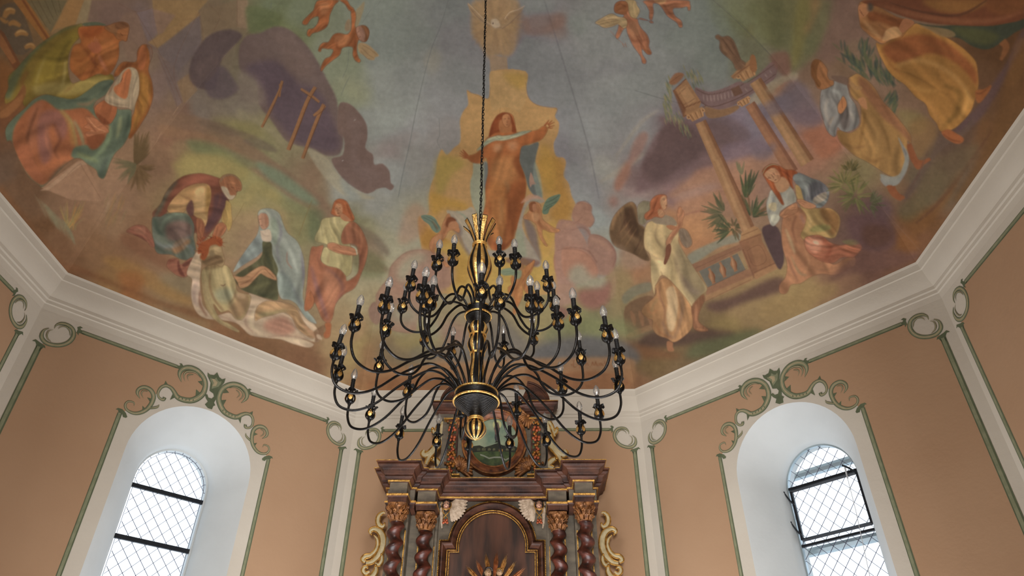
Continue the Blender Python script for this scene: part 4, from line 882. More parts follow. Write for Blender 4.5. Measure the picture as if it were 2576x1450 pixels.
# palms and garden of the annunciation
Z(1400, 400)
def palm(x, y, n, r0, r1, a0, a1, c):
    for i in range(n):
        a = a0+(a1-a0)*rs.rand(); r = rs.uniform(r0, r1)
        Bs(c[i % len(c)], 1.5, .7, "%f %f 3 %f %f 14 %f %f 3" % (x+math.cos(a)*r*.25, y+math.sin(a)*r*.25, x+math.cos(a)*r*.65, y+math.sin(a)*r*.65, x+math.cos(a)*r, y+math.sin(a)*r))
DG = [(78,86,58),(92,94,66),(66,72,54)]
palm(1230, 400, 60, 60, 190, 1.8, 4.6, [(96,92,66),(110,96,70),(84,84,62)]); palm(1280, 520, 26, 40, 160, 2.4, 4.2, DG)
palm(1380, 300, 40, 60, 240, -1.9, -1.0, DG); palm(1420, 430, 60, 50, 190, -2.2, -.2, DG+[(112,84,60)]); palm(1350, 130, 16, 30, 130, -2, -1, [(120,112,84)])
palm(1290, 500, 30, 30, 110, 0, 6.28, [(88,84,58),(104,84,60)])
# lower run of the near column, pedestal, balustrade
column(1180, 0, 1400, 520, 76, 96); 
P((166,122,84), 1.2, 1, "1345 545 1380 520 1440 490 1470 500 1500 540 1340 600", True); Bs((116,76,54), 1, .8, "1350 560 4 1470 510 4")
P((150,104,74), 1.2, 1, "1330 600 1490 540 1500 600 1610 790 1450 880 1400 800", True)
P((134,90,66), 3, .7, "1330 610 1400 600 1470 820 1440 860", True); P((166,120,84), 1.5, .8, "1440 840 1600 765 1615 800 1450 885", True)
for s in ("1335 610 4 1490 550 4", "1390 670 3 1480 630 3 1530 740 3 1440 780 3 1392 672 3", "1340 620 3 1440 850 3", "1440 830 4 1595 760 4"): Bs((112,72,54), 1, .8, s)
P((84,64,66), 4, .95, "1500 540 1540 480 1600 490 1640 560 1660 700 1650 780 1610 790")
P((140,98,74), 1.5, 1, "990 770 1340 620 1360 660 1020 830", True); P((104,100,92), 1.5, .9, "1040 820 1320 690 1380 810 1110 950", True)
P((146,102,76), 1.5, 1, "1100 940 1380 810 1420 800 1440 880 1080 1040", True); P((164,122,84), 2, .8, "1080 1000 1430 850 1440 885 1085 1045", True)
for i, (x, y) in enumerate([(1130, 860), (1210, 815), (1290, 770)]):
    Bs((150,100,70), 1, 1, "%d %d 22 %d %d 18 %d %d 50 %d %d 24 %d %d 34" % (x-20, y-60, x-8, y-40, x+2, y-5, x+14, y+36, x+20, y+50)); Bs((186,142,104), 2, .7, "%d %d 4 %d %d 12 %d %d 4" % (x-14, y-50, x-4, y-4, x+6, y+40)); Bs((108,66,46), 1.5, .7, "%d %d 4 %d %d 10 %d %d 4" % (x+4, y-40, x+20, y-4, x+24, y+40))
for s in ("1010 800 3 1340 650 3", "1100 940 3 1390 800 3", "1420 880 3 1090 1040 3", "1360 660 3 1440 870 3"): Bs((108,70,54), 1, .7, s)
P((118,84,62), 3, .8, "500 1080 700 1000 720 1180 540 1290"); P((146,108,76), 3, .8, "530 1270 720 1200 740 1230 540 1300")
for x in (560, 620, 680): Bs((150,104,74), 2, .7, "%d %d 12 %d %d 34 %d %d 14" % (x-20, 1110, x, 1160, x+10, 1220))
# shadows and ground on the right
P((98,70,64), 12, .85, "1090 1060 1300 1000 1500 900 1640 860 1660 960 1400 1040 1180 1120"); P((84,62,54), 12, .85, "640 1290 860 1240 1000 1260 1200 1230 1300 1290 1100 1340 820 1370 600 1380")
P((94,96,66), 16, .8, "1000 1350 1200 1300 1400 1250 1500 1260 1300 1380 1100 1450 950 1450"); P((160,128,84), 16, .7, "1500 1050 1700 1000 1900 930 2030 900 2030 1000 1700 1120 1500 1180")
P((150,124,76), 14, .6, "1100 1200 1300 1150 1350 1230 1200 1260"); P((120,76,50), 14, .7, "530 1350 800 1400 900 1450 540 1450")
Z(1300, 760); P((100,96,96), 14, .85, "150 330 500 250 800 300 900 420 700 500 300 480 120 440"); P((126,126,84), 20, .7, "300 150 700 120 860 180 880 260 500 230 200 280")
P((112,104,94), 14, .5, "-760 330 -400 300 -200 350 -300 430 -700 440")
Z(1240, 840, 5.578)
P((160,114,78), 8, .8, "200 360 900 340 1900 340 1990 500 1960 700 1700 760 500 720 0 660 -600 680 -1800 700 -1800 520 -700 420")
P((142,92,62), 8, .7, "500 480 900 560 1300 520 1700 560 1950 700 1700 780 900 800 500 700")
P((146,94,62), 10, .6, "-1700 640 -900 600 -300 640 0 720 -300 820 -1600 830")
# the painter's signature
INK = (128,72,44)
for s in ("1098 425 7 1108 448 7 1120 420 6", "1135 365 8 1132 420 8 1133 462 9 1150 470 8 1175 455 6", "1188 410 7 1190 450 7", "1210 412 6 1212 450 7 1222 478 7 1205 480 5", "1302 410 7 1306 452 7", "1304 425 6 1325 415 7 1340 452 7", "1368 452 7 1362 472 6", "1388 452 8 1398 395 8 1420 448 8 1442 390 8 1448 452 8", "1462 412 7 1464 445 7 1482 450 7 1490 412 7", "1466 396 5 1469 400 5", "1484 394 5 1487 398 5", "1504 452 7 1506 415 7 1522 418 7 1526 452 7", "1556 416 7 1542 425 7 1542 446 7 1558 450 6", "1572 380 7 1572 450 7 1574 425 6 1586 418 6 1590 450 7", "1608 432 6 1622 428 7 1614 415 6 1604 430 7 1612 450 7 1626 446 6"): Bs(INK, .6, .85, s)
# ---- angel of the annunciation
Z(1400, 400)
figure((112,84,60), "385 540 395 470 430 400 490 340 545 312 580 340 590 390 600 470 640 500 650 560 640 640 680 735 640 740 570 700 500 670 430 640 400 600", [
 ('B',(150,112,78),3,.95,"400 520 24 430 420 26 490 350 26 550 325 26 580 370 24 600 450 22 640 510 16"),('P',(88,62,46),5,.8,"500 380 550 360 570 420 590 480 600 560 540 560 490 480"),
 ('B',(142,104,70),2,.7,"440 560 4 500 500 10 540 440 4"),('B',(150,112,74),2,.7,"500 640 4 540 580 10 590 500 4"),('B',(140,104,70),2,.6,"470 600 4 520 540 9 560 480 4"),('B',(150,124,104),5,.7,"400 620 14 440 640 20 520 660 10"),('B',(78,54,42),2,.6,"560 690 4 600 620 10 620 560 4"),('B',(140,104,70),2,.6,"600 700 4 630 640 8 640 580 4"),('B',(78,54,42),2,.6,"450 560 4 490 470 8 530 400 4")], 1.5, (96,68,48))
figure((132,120,96), "590 350 620 312 660 308 700 330 700 400 660 450 640 480 605 470 590 410", [('B',(150,134,108),3,.6,"610 340 8 640 330 10 670 380 8")], 1.2, (100,70,50))
figure((188,158,112), "640 520 660 470 700 450 760 440 840 460 880 470 905 520 890 600 930 680 980 760 1040 850 1100 950 1050 1000 985 1080 940 1030 900 980 840 900 770 850 730 920 715 1000 690 900 685 780 680 700 645 660 635 600", [
 ('P',(150,128,96),8,.8,"900 600 940 700 1020 820 1090 950 1000 1060 920 960 880 820 860 700"),('B',(206,180,132),5,.8,"680 500 12 670 600 26 700 700 10"),('P',(198,170,124),8,.7,"700 760 800 740 840 850 760 830 700 880"),
 ('B',(128,98,74),3,.8,"800 560 8 800 640 14 780 720 8"),('B',(134,84,56),2,.9,"815 640 20 810 700 30 790 765 6"),('B',(140,112,84),3,.7,"740 480 6 720 560 12 760 640 8"),('B',(150,124,112),8,.7,"920 860 20 990 960 40 1050 980 20"),('B',(110,84,62),2,.7,"760 820 4 770 860 6 720 930 8"),('B',(132,104,80),3,.6,"650 660 5 720 720 10 790 740 6"),('B',(128,100,80),5,.6,"870 680 6 880 800 16 960 940 14")], 1.5, (120,84,58))
P((140,120,100), 2, 1, "690 440 730 420 790 410 850 430 880 480 840 490 780 480 720 470")
figure((164,92,60), "690 300 720 270 760 258 800 265 806 300 805 350 790 372 775 375 790 400 770 430 720 425 690 440 660 446 640 430 645 400 680 370 680 330", [('P',(184,134,98),2,1,"768 275 795 270 806 300 812 330 800 345 802 362 780 372 765 350 755 310"),('B',(120,62,40),2,.7,"740 280 5 720 330 10 700 390 10 660 430 5"),('B',(190,120,78),2,.6,"710 290 4 690 350 6 670 410 4"),('P',(182,130,94),2,1,"740 370 790 375 790 410 750 425")], 1, (110,56,38))
for s in ("778 300 3 792 298 3", "796 342 3 806 340 3", "780 292 2 794 290 2"): Bs((84,44,34), .6, .8, s)
figure((172,116,84), "800 600 820 560 850 520 880 480 882 440 878 400 890 355 905 348 915 370 928 380 932 410 920 450 915 490 890 530 850 580 830 620 800 630", [('B',(128,76,54),3,.7,"910 460 6 880 520 12 830 590 10")], 1.2, (112,60,42))
for s in ("890 400 8 888 370 6 905 350 4", "905 400 7 908 370 5 918 356 3", "915 405 7 925 385 5 930 375 3"): Bs((172,112,80), .6, 1, s)
P((166,106,74), 1.2, .95, "800 490 830 482 860 490 880 500 850 520 820 512")
figure((128,106,88), "890 530 910 505 950 520 980 570 990 620 960 650 930 640 900 590", [('B',(104,82,68),3,.7,"920 540 8 950 600 12")], 1.5, (100,64,48))
P((120,74,54), 1.5, 1, "800 640 830 620 835 680 800 765 782 760 795 700")
figure((166,118,78), "720 930 770 870 820 880 860 920 930 1000 985 1080 1000 1150 990 1230 940 1290 860 1340 800 1310 740 1290 700 1240 700 1180 660 1160 620 1120 640 1070 700 1020 720 980", [
 ('P',(192,158,118),5,.9,"800 960 850 930 880 1000 885 1100 860 1240 820 1250 800 1150 810 1050"),('B',(122,82,62),3,.8,"760 900 8 750 1000 14 790 1100 10 780 1220 8"),('B',(138,112,76),3,.8,"740 1020 8 700 1080 14 690 1160 8"),('B',(184,120,78),3,.7,"660 1080 10 690 1130 16 740 1100 8"),
 ('B',(126,96,76),4,.8,"890 960 10 920 1060 20 900 1200 20 860 1310 10"),('B',(186,134,90),3,.7,"940 1080 8 950 1180 14 900 1280 10"),('B',(116,92,86),4,.7,"770 1180 6 810 1280 14 860 1310 8"),('B',(150,90,60),3,.6,"720 1200 8 760 1270 12 840 1310 8"),('B',(90,62,50),3,.8,"730 930 6 720 980 12 700 1010 4")], 1.5, (112,70,48))
figure((134,88,62), "985 1080 1040 1010 1075 990 1082 1030 1060 1080 1040 1130 1040 1190 1110 1250 1050 1262 1000 1240 995 1180", [('B',(180,120,84),3,.8,"1020 1060 10 1015 1160 20 1040 1230 14"),('B',(178,118,80),2,.8,"1020 1240 12 1080 1250 10")], 1.2, (104,60,42))
figure((158,104,72), "805 1330 850 1340 850 1370 860 1400 830 1410 805 1390", [], 1.5)
# ---- the woman of the annunciation
Z(1876, 300)
figure((112,116,120), "330 410 380 390 440 410 480 430 540 450 600 500 610 550 590 610 540 650 480 640 430 620 400 560 370 480", [('P',(88,84,100),6,.8,"470 470 560 460 600 520 560 560 480 590 440 600"),('B',(140,142,138),3,.7,"400 430 10 440 500 16 470 580 8"),('B',(128,140,150),3,.7,"560 540 8 590 580 12 560 630 6"),('P',(166,148,128),4,.8,"500 570 580 530 590 580 520 620 490 610")], 1.5, (96,80,80))
figure((156,150,138), "165 560 180 520 240 500 300 480 350 520 370 600 300 640 250 680 250 730 210 780 180 770 160 710 150 650 150 600", [('B',(124,128,138),3,.7,"180 560 8 210 620 14 170 680 8"),('P',(190,168,128),4,.8,"170 620 220 610 220 670 175 660"),('P',(186,180,160),4,.8,"180 700 240 700 240 740 200 760"),('B',(140,142,138),3,.7,"270 520 8 300 580 14")], 1.5, (110,92,82))
figure((160,128,80), "360 480 400 500 430 600 480 640 540 650 620 650 680 700 690 760 670 830 640 870 560 860 480 850 430 880 400 870 390 800 420 730 400 650 370 570", [('P',(126,86,52),6,.8,"540 660 620 660 680 710 680 790 640 850 600 800"),('P',(122,116,70),5,.8,"500 780 600 770 620 800 560 820 470 820"),('B',(186,154,106),4,.7,"420 650 10 470 740 20 440 820 8"),('B',(112,84,58),3,.7,"540 690 6 600 740 12 590 790 6")], 1.5, (110,76,52))
figure((166,112,80), "270 720 320 660 380 640 440 700 430 780 400 850 440 900 480 980 560 1000 640 1060 720 1020 790 1000 800 1060 740 1100 650 1140 560 1130 480 1150 400 1200 330 1210 300 1270 250 1270 245 1210 290 1150 300 1050 270 950 260 850", [
 ('B',(192,158,118),3,.9,"290 800 10 330 900 24 360 980 10"),('B',(120,76,56),3,.8,"370 700 10 340 800 16 370 900 8"),('B',(112,74,60),3,.8,"300 1000 8 340 1100 14 380 1180 6"),('B',(188,132,94),3,.7,"420 920 10 460 1040 18 420 1140 8"),('B',(130,90,66),3,.7,"480 1080 6 560 1100 10 680 1080 6"),('B',(116,112,84),3,.7,"330 1000 6 390 1120 12 450 1140 6"),('B',(126,100,110),4,.7,"400 700 10 430 760 14")], 1.5, (110,64,46))
figure((158,94,70), "430 870 480 850 550 850 620 900 700 920 800 890 850 930 820 980 780 1010 700 1010 640 1050 560 1040 490 1000 440 950", [('P',(186,124,98),6,.9,"430 880 500 860 560 890 540 960 500 980 450 940"),('P',(206,150,124),3,.8,"490 885 530 890 530 920 500 910"),('B',(124,62,44),5,.8,"560 870 10 620 940 24 580 1020 14"),('B',(128,72,50),3,.7,"660 930 8 740 960 16 800 960 6"),('B',(190,120,84),3,.6,"640 900 6 740 930 12 840 930 4")], 1.5, (110,56,42))
P((118,108,74), 3, .8, "700 890 800 880 830 910 760 920")
figure((150,76,44), "120 390 140 350 190 325 240 335 290 365 350 370 380 395 350 410 340 460 350 510 320 480 290 440 250 430 230 480 250 540 280 620 260 620 220 560 180 500 150 450", [('B',(110,50,32),2,.7,"250 370 6 300 400 10 340 440 6"),('B',(184,104,64),2,.7,"160 420 5 200 500 9 250 590 5"),('B',(110,52,34),2,.6,"200 480 3 230 560 6 260 600 3")], 1.2, (100,48,32))
P((176,128,94), 2, 1, "210 450 260 420 300 440 320 490 280 530 240 530 215 490")
figure((190,138,102), "132 400 165 365 205 352 240 380 255 420 240 450 215 465 180 450 150 430", [('P',(168,108,76),3,.6,"215 360 245 385 250 430 235 440 220 400")], 1, (110,58,40))
for s in ("160 432 4 172 428 4 184 430 3", "196 400 4 208 402 4 216 410 3", "185 400 2 198 420 3 206 432 3", "210 448 4 224 440 4", "160 420 2 176 420 2", "195 390 2 212 394 2"): Bs((92,46,34), .6, .85, s)
Bs((150,140,110), 1, .9, "122 400 5 150 352 7 200 330 6 240 340 3")
figure((176,120,86), "245 700 280 660 330 625 370 610 380 640 375 680 330 700 280 722", [('B',(120,68,48),1,.6,"330 650 3 370 640 3"),('B',(120,68,48),1,.6,"335 665 3 374 658 3"),('B',(120,68,48),2,.6,"280 700 6 330 690 6")], 1, (110,58,40))
figure((180,124,90), "370 590 410 585 450 600 500 620 515 640 480 655 430 650 395 625", [('B',(120,68,48),1,.6,"385 600 3 430 625 3"),('B',(120,68,48),1,.6,"395 595 3 445 612 3")], 1, (110,58,40))
# garden foliage behind her, dark ground
palm(720, 480, 60, 40, 150, 2.4, 6.6, [(128,118,72),(112,108,66),(96,94,60),(140,124,84)]); palm(800, 560, 60, 40, 170, 0, 6.28, [(110,112,68),(96,98,60),(128,118,76)]); palm(760, 380, 30, 40, 110, 3.6, 6, [(84,80,52),(110,96,60)])
palm(900, 620, 30, 40, 130, 5, 7.5, [(96,96,70),(84,84,60)])
P((100,72,74), 14, .8, "740 720 860 700 1000 720 1060 790 1100 900 1000 980 850 940 760 830"); P((92,62,50), 14, .7, "860 780 1020 780 1080 860 960 940 860 900"); P((112,78,70), 12, .7, "800 1000 1000 960 1250 960 1230 1030 1000 1100 780 1130 600 1180")
P((134,86,50), 12, .7, "1110 860 1200 840 1260 900 1240 970 1130 960"); P((116,76,42), 12, .7, "1100 720 1250 680 1400 600 1500 440 1580 360 1500 560 1350 760 1240 860 1180 800")
Bs((128,96,84), 1.5, .6, "960 620 2 1120 790 3 1280 970 2"); Bs((92,60,44), 4, .5, "1240 760 10 1400 620 26 1600 360 26 1800 80 10")
P((96,88,60), 16, .6, "1120 640 1300 500 1420 400 1480 420 1360 600 1240 720 1140 740"); P((84,64,56), 14, .6, "1400 80 1560 0 1700 0 1640 180 1500 400 1440 300")
# ---- right edge: youth in armour, walking figures
Z(1876, 0)
for c, s in (((108,110,76),"40 0 640 0 600 200 480 420 330 540 300 380 200 330 100 300 60 160"),((126,116,66),"380 0 480 0 440 240 400 420 330 500 340 300"),((96,96,66),"150 0 260 0 280 200 260 370 200 340 160 200"),((148,112,72),"470 0 550 0 500 140 440 260 430 200 480 120"),((120,122,92),"60 120 130 300 110 320 60 260")): P(c, 14, .7, s)
P((124,96,86), 14, .8, "640 0 820 0 840 200 950 300 780 290 700 380 680 460 600 460 560 440 520 400 600 200")
P((124,84,72), 8, .7, "180 400 300 380 330 500 290 560 200 470"); P((150,130,108), 8, .7, "150 640 260 580 350 520 300 560 200 680 160 680"); P((156,106,88), 8, .6, "210 660 290 600 310 600 250 660")
P((112,100,116), 14, .7, "110 780 240 700 320 590 430 620 500 740 560 860 420 900 300 820 160 860"); P((118,102,112), 12, .7, "20 960 100 1080 220 1040 180 1150 60 1150")
P((166,104,78), 14, .8, "400 980 560 920 680 990 700 1080 560 1160 470 1060"); P((120,100,110), 10, .6, "320 820 480 800 560 880 480 930 380 900")
P((112,88,68), 14, .6, "650 440 720 450 800 540 820 560 1000 700 1120 860 1150 900 1250 960 1200 1000 1000 800 700 560 640 500")
def leaves(x0, y0, x1, y1, n, c, sp, L, a0):
    for i in range(n):
        t = rs.rand(); x = x0+(x1-x0)*t+rs.uniform(-sp, sp); y = y0+(y1-y0)*t+rs.uniform(-sp, sp); a = a0+rs.uniform(-.5, .5)
        Bs(c[i % len(c)], 2, .65, "%f %f 3 %f %f 16 %f %f 3" % (x, y, x+math.cos(a)*L*.5, y+math.sin(a)*L*.5, x+math.cos(a)*L, y+math.sin(a)*L))
DG2 = [(66,82,72),(82,90,66),(58,70,66),(96,98,70)]
leaves(720, 400, 900, 560, 44, DG2, 40, 90, -2.1); leaves(840, 380, 960, 540, 40, DG2, 40, 90, -1.5); leaves(930, 560, 1120, 640, 44, DG2, 40, 100, -2.0); leaves(1060, 640, 1120, 760, 26, DG2, 24, 90, 1.9)
P((118,106,66), 14, .7, "1100 800 1260 820 1330 900 1280 980 1180 960 1120 880"); P((130,98,62), 12, .7, "1200 900 1320 860 1400 960 1320 1100 1260 1160 1210 1060")
P((88,68,74), 8, .8, "1700 760 1780 640 1900 460 1960 330 2030 200 2030 300 1900 560 1800 740 1700 880 1560 980 1520 960 1600 860"); P((92,74,66), 6, .8, "1560 960 1660 860 1620 960 1400 1120 1300 1300 1180 1450 1150 1440 1240 1280 1350 1140 1420 980")
P((96,80,60), 14, .7, "1280 1300 1500 1100 1700 1060 1600 1250 1450 1400 1300 1450"); P((104,72,42), 12, .7, "1900 560 2030 400 2030 800 1900 980 1700 1280 1580 1450 1520 1450 1680 1200 1800 960"); P((120,84,50), 10, .5, "1960 330 2030 280 2030 520 1900 640")
# walking woman in yellow
YE, YD, YL = (156,110,56), (108,70,38), (178,134,76)
figure(YE, "950 310 1000 320 1100 260 1180 200 1250 170 1340 210 1480 280 1560 330 1620 380 1680 450 1695 540 1700 620 1670 740 1640 820 1560 910 1500 950 1420 960 1390 900 1340 840 1310 760 1240 710 1160 620 1100 580 1040 520 1000 450 965 380", [
 ('P',(134,76,44),8,.9,"1000 340 1150 270 1300 250 1450 300 1600 420 1680 520 1680 620 1600 520 1480 430 1340 390 1200 440 1100 460 1040 420"),('P',(152,88,52),8,.7,"1050 360 1200 380 1280 390 1180 430 1080 440 1030 400"),
 ('B',(184,138,80),5,.8,"1100 480 20 1260 440 34 1440 500 34 1580 620 30 1660 760 14"),('B',(108,80,40),6,.8,"1440 620 14 1560 680 40 1540 820 40 1440 920 20"),('B',(190,146,82),5,.7,"1600 640 10 1620 740 26 1560 870 14"),('B',(186,138,74),6,.7,"1180 600 16 1300 660 30 1420 660 8"),
 ('B',(122,84,44),3,.8,"1080 500 6 1240 560 10 1440 680 6"),('B',(128,80,46),4,.7,"1260 300 8 1440 360 14 1600 470 8"),('B',(112,66,38),4,.7,"990 360 10 1060 480 14 1140 540 6"),('B',(176,124,70),5,.6,"1340 740 16 1380 840 26 1440 920 10")], 1.5, (104,66,40))
figure((146,98,60), "820 60 830 20 870 0 930 20 1100 120 1230 160 1180 220 1140 270 1060 290 1000 320 940 290 880 240 840 200 825 130", [('P',(112,62,36),6,.8,"900 80 1060 120 1200 160 1100 200 980 160 900 150"),('B',(184,140,96),4,.8,"860 150 10 930 230 30 1000 290 10"),('P',(178,138,96),3,.8,"1040 210 1100 195 1140 250 1080 280 1000 300 1010 240"),('B',(112,70,48),3,.7,"960 170 6 1010 220 10 990 290 6")], 1.5, (100,60,40))
P((176,118,80), 1.5, .9, "825 40 880 30 900 80 870 120 840 130 822 90"); 
for s in ("830 70 3 850 100 3", "838 90 3 862 118 3", "1150 140 3 1180 170 3", "1140 160 3 1165 190 3"): Bs((104,56,38), .8, .8, s)
P((160,104,72), 1.5, .9, "1120 200 1150 140 1190 140 1230 165 1180 215 1140 240")
# dark green and wine cloak above
P((58,66,56), 4, .95, "1250 170 1400 190 1600 180 1800 190 2030 140 2030 200 1960 240 1880 300 1770 360 1660 340 1560 280 1460 260 1340 200"); P((84,86,52), 10, .7, "1500 200 1700 210 1850 260 1770 330 1650 310 1560 260"); P((132,108,76), 4, .8, "1270 185 1480 215 1530 262 1440 270 1340 220")
P((108,62,42), 4, .95, "900 0 2030 0 2030 130 1900 170 1700 190 1480 180 1300 160 1150 120 1000 60"); Bs((134,84,58), 6, .7, "960 30 14 1200 100 34 1500 150 40 1800 150 34 2030 80 20"); P((140,98,52), 10, .8, "1300 0 1740 0 1700 60 1560 100 1400 80"); Bs((82,52,40), 4, .7, "1050 20 8 1300 90 16 1560 110 20 1760 0 8"); P((60,60,60), 6, .8, "895 20 930 40 920 80 890 80"); P((124,78,44), 8, .6, "1780 0 2030 0 2030 60 1900 110 1780 90")
for s in ("1870 300 60 1900 350 50 1860 440 22", ): Bs((124,80,50), 2, 1, s)
P((140,84,48), 2, 1, "1680 660 1740 650 1790 620 1780 660 1720 740 1690 750 1675 710"); Bs((96,56,36), 2, .7, "1680 680 8 1720 680 10 1780 630 4")
P((146,84,50), 2, 1, "1430 960 1480 945 1540 975 1590 1010 1580 1040 1540 1050 1490 1030 1440 990"); Bs((108,60,38), 3, .7, "1440 980 8 1500 1020 12 1570 1035 6")
# youth in armour with a mantle
figure((118,116,116), "550 660 600 640 640 590 700 600 740 620 760 700 800 760 830 860 820 920 760 960 700 960 670 930 660 990 630 995 590 950 560 860 540 780", [('B',(160,164,166),4,.9,"620 660 10 680 680 26 700 740 8"),('B',(156,146,136),4,.8,"600 720 10 580 800 22 610 900 10"),('B',(160,152,144),4,.8,"740 800 8 780 850 20 790 900 8"),('P',(84,74,72),6,.7,"690 800 740 780 760 900 720 950 690 900"),('B',(76,68,68),3,.7,"560 690 8 540 780 12 570 880 8"),('B',(92,76,76),3,.7,"620 860 5 600 900 8 620 950 5"),('B',(168,146,120),3,.7,"640 850 6 610 910 12")], 1.5, (80,62,56))
figure((150,112,66), "740 590 780 550 820 538 880 580 940 640 1000 740 1060 800 1110 860 1200 980 1205 1050 1180 1030 1190 1120 1170 1230 1120 1300 1040 1280 960 1230 880 1180 800 1140 740 1090 690 1040 665 980 680 950 760 970 830 920 840 850 830 760 770 700", [
 ('P',(122,80,58),8,.85,"820 560 880 590 960 680 1060 800 1190 970 1200 1040 1100 940 1000 860 900 740 840 660"),('B',(116,82,44),4,.8,"870 790 8 860 900 20 840 1020 16 820 1100 8"),('B',(176,134,82),5,.8,"900 860 10 960 980 26 960 1120 12"),('B',(112,82,46),4,.8,"960 860 8 1020 980 16 1060 1140 12"),('B',(174,132,84),5,.7,"800 640 10 790 680 20"),('B',(108,74,42),5,.8,"860 1140 8 930 1180 20 1000 1150 8"),('B',(164,122,70),5,.7,"1080 960 10 1120 1100 24 1080 1220 10"),('B',(160,116,66),5,.7,"700 1000 10 740 1040 20 840 1020 8"),('B',(104,70,44),4,.6,"690 1030 6 780 1080 12 880 1060 6"),('P',(112,78,66),6,.8,"625 555 740 560 760 600 750 700 700 640 660 600")], 1.5, (94,62,42))
P((106,84,74), 2, .9, "625 555 700 555 745 575 740 620 700 610 650 590"); Bs((154,116,78), 3, .8, "760 600 24 800 640 34 850 640 20")
P((176,122,86), 2, .9, "820 720 860 710 880 740 885 800 850 780 825 750")
figure((172,114,74), "670 770 690 730 712 700 735 740 735 780 700 830 675 820", [('B',(112,64,44),1,.7,"700 720 4 705 790 4")], 1.2, (100,56,38))
figure((148,98,62), "475 520 480 460 510 432 550 445 580 480 600 515 595 545 610 580 640 590 640 620 600 640 560 655 520 640 500 590 480 560", [('P',(112,72,42),4,.9,"475 520 480 460 510 432 560 440 530 470 520 560 550 610 530 640 500 590"),('B',(106,62,42),2,.7,"545 490 3 560 500 3"),('B',(176,120,80),3,.7,"565 470 6 590 520 10")], 1.2, (92,54,36))
P((130,128,128), 2, .9, "1110 1000 1150 1060 1190 1130 1180 1230 1140 1310 1100 1350 1020 1360 980 1300 1060 1310 1120 1290 1160 1200 1150 1120"); Bs((98,102,108), 3, .7, "1150 1080 8 1180 1180 12 1120 1300 10 1040 1340 6")
for s in ("1190 1060 34 1230 1170 46 1290 1185 30 1345 1160 18", "1060 1370 60 1090 1420 50 1140 1450 40"): Bs((134,78,50), 2, 1, s)
Z(1876, 300); Bs((134,78,50), 2, 1, "1040 480 40 1080 530 44 1120 570 40 1160 570 18"); Bs((134,78,50), 2, 1, "1190 180 34 1230 290 46 1260 350 40 1290 320 30 1345 290 18")
P((134,134,130), 2, .9, "980 400 1060 420 1120 400 1150 330 1180 250 1185 330 1140 420 1100 480 1020 470"); Bs((96,70,60), 3, .6, "1330 230 8 1260 400 12 1180 550 6")
# ---- left: bowing figures at the manger
Z(0, 0)
figure((110,92,40), "60 560 120 500 180 430 280 330 380 260 480 200 560 180 600 175 590 260 530 330 500 420 500 520 520 600 560 600 640 560 740 540 820 545 830 600 760 640 660 680 580 710 520 740 440 720 330 690 250 720 180 780 160 700 170 640 110 720 40 760 36 700 60 640", [
 ('B',(78,88,66),5,.95,"50 720 50 90 600 70 200 420 40 380 260 24 560 182 16 740 170 14"),('P',(150,134,76),10,.8,"250 620 400 600 520 600 700 560 800 560 740 640 560 690 400 690 260 690"),('P',(122,106,40),8,.7,"280 460 420 320 540 230 560 300 470 420 420 560 330 600 240 620"),
 ('B',(78,66,30),5,.7,"520 280 10 440 420 20 400 560 12"),('B',(150,134,80),4,.7,"330 420 8 280 540 14 260 640 6"),('B',(112,74,40),5,.8,"200 520 20 160 600 30 180 660 20"),('B',(160,146,90),4,.7,"480 440 10 470 560 18 450 640 8"),('B',(104,80,44),4,.8,"560 600 10 500 650 20 460 680 8")], 1.5, (84,62,36))
P((120,78,46), 3, .9, "110 720 170 620 190 680 150 760 60 830 0 860 0 770 60 760"); P((140,92,56), 2, .8, "40 790 160 690 150 760 60 850 0 860 0 820")
P((84,94,76), 1.5, .9, "600 172 700 160 770 180 740 190 640 195")
figure((152,88,46), "575 200 640 190 720 185 780 190 830 170 880 160 930 170 943 210 935 250 925 300 900 295 870 310 870 380 860 440 820 520 780 550 720 540 670 560 600 590 560 560 510 500 515 400 540 330 590 310 570 250", [
 ('P',(136,68,34),8,.8,"580 205 700 190 760 200 730 250 660 280 600 260"),('P',(158,96,48),10,.8,"520 380 600 330 650 400 640 500 590 560 530 490"),('B',(108,58,34),4,.8,"570 300 8 650 400 16 720 520 10"),('B',(182,114,88),4,.8,"720 400 14 745 460 24 780 520 14"),('B',(112,62,38),3,.7,"620 340 6 700 390 10 690 460 10 780 490 6"),('P',(168,104,58),8,.6,"740 280 840 310 850 420 800 480 740 380"),('B',(116,60,32),4,.7,"540 440 8 600 440 14 650 400 6"),('B',(104,56,32),4,.7,"560 560 8 640 530 16 700 520 8")], 1.5, (104,58,34))
figure((136,92,60), "760 200 800 180 850 165 900 160 938 180 943 220 930 270 918 303 890 290 855 285 830 250 790 230", [('P',(158,98,58),3,.9,"860 220 910 190 935 220 925 300 890 300 850 285"),('P',(110,72,48),3,.8,"840 170 900 160 940 190 900 210 850 210"),('B',(84,46,30),1,.8,"876 240 4 896 262 3")], 1.2, (90,52,34))
for s in ("685 300 8 690 280 6 695 262 3", "697 305 7 705 280 5", "708 310 7 715 285 5", "670 320 8 668 300 6"): Bs((172,104,70), 1, .9, s)
P((164,92,64), 2, .8, "640 330 700 300 730 320 740 370 700 390 660 370")
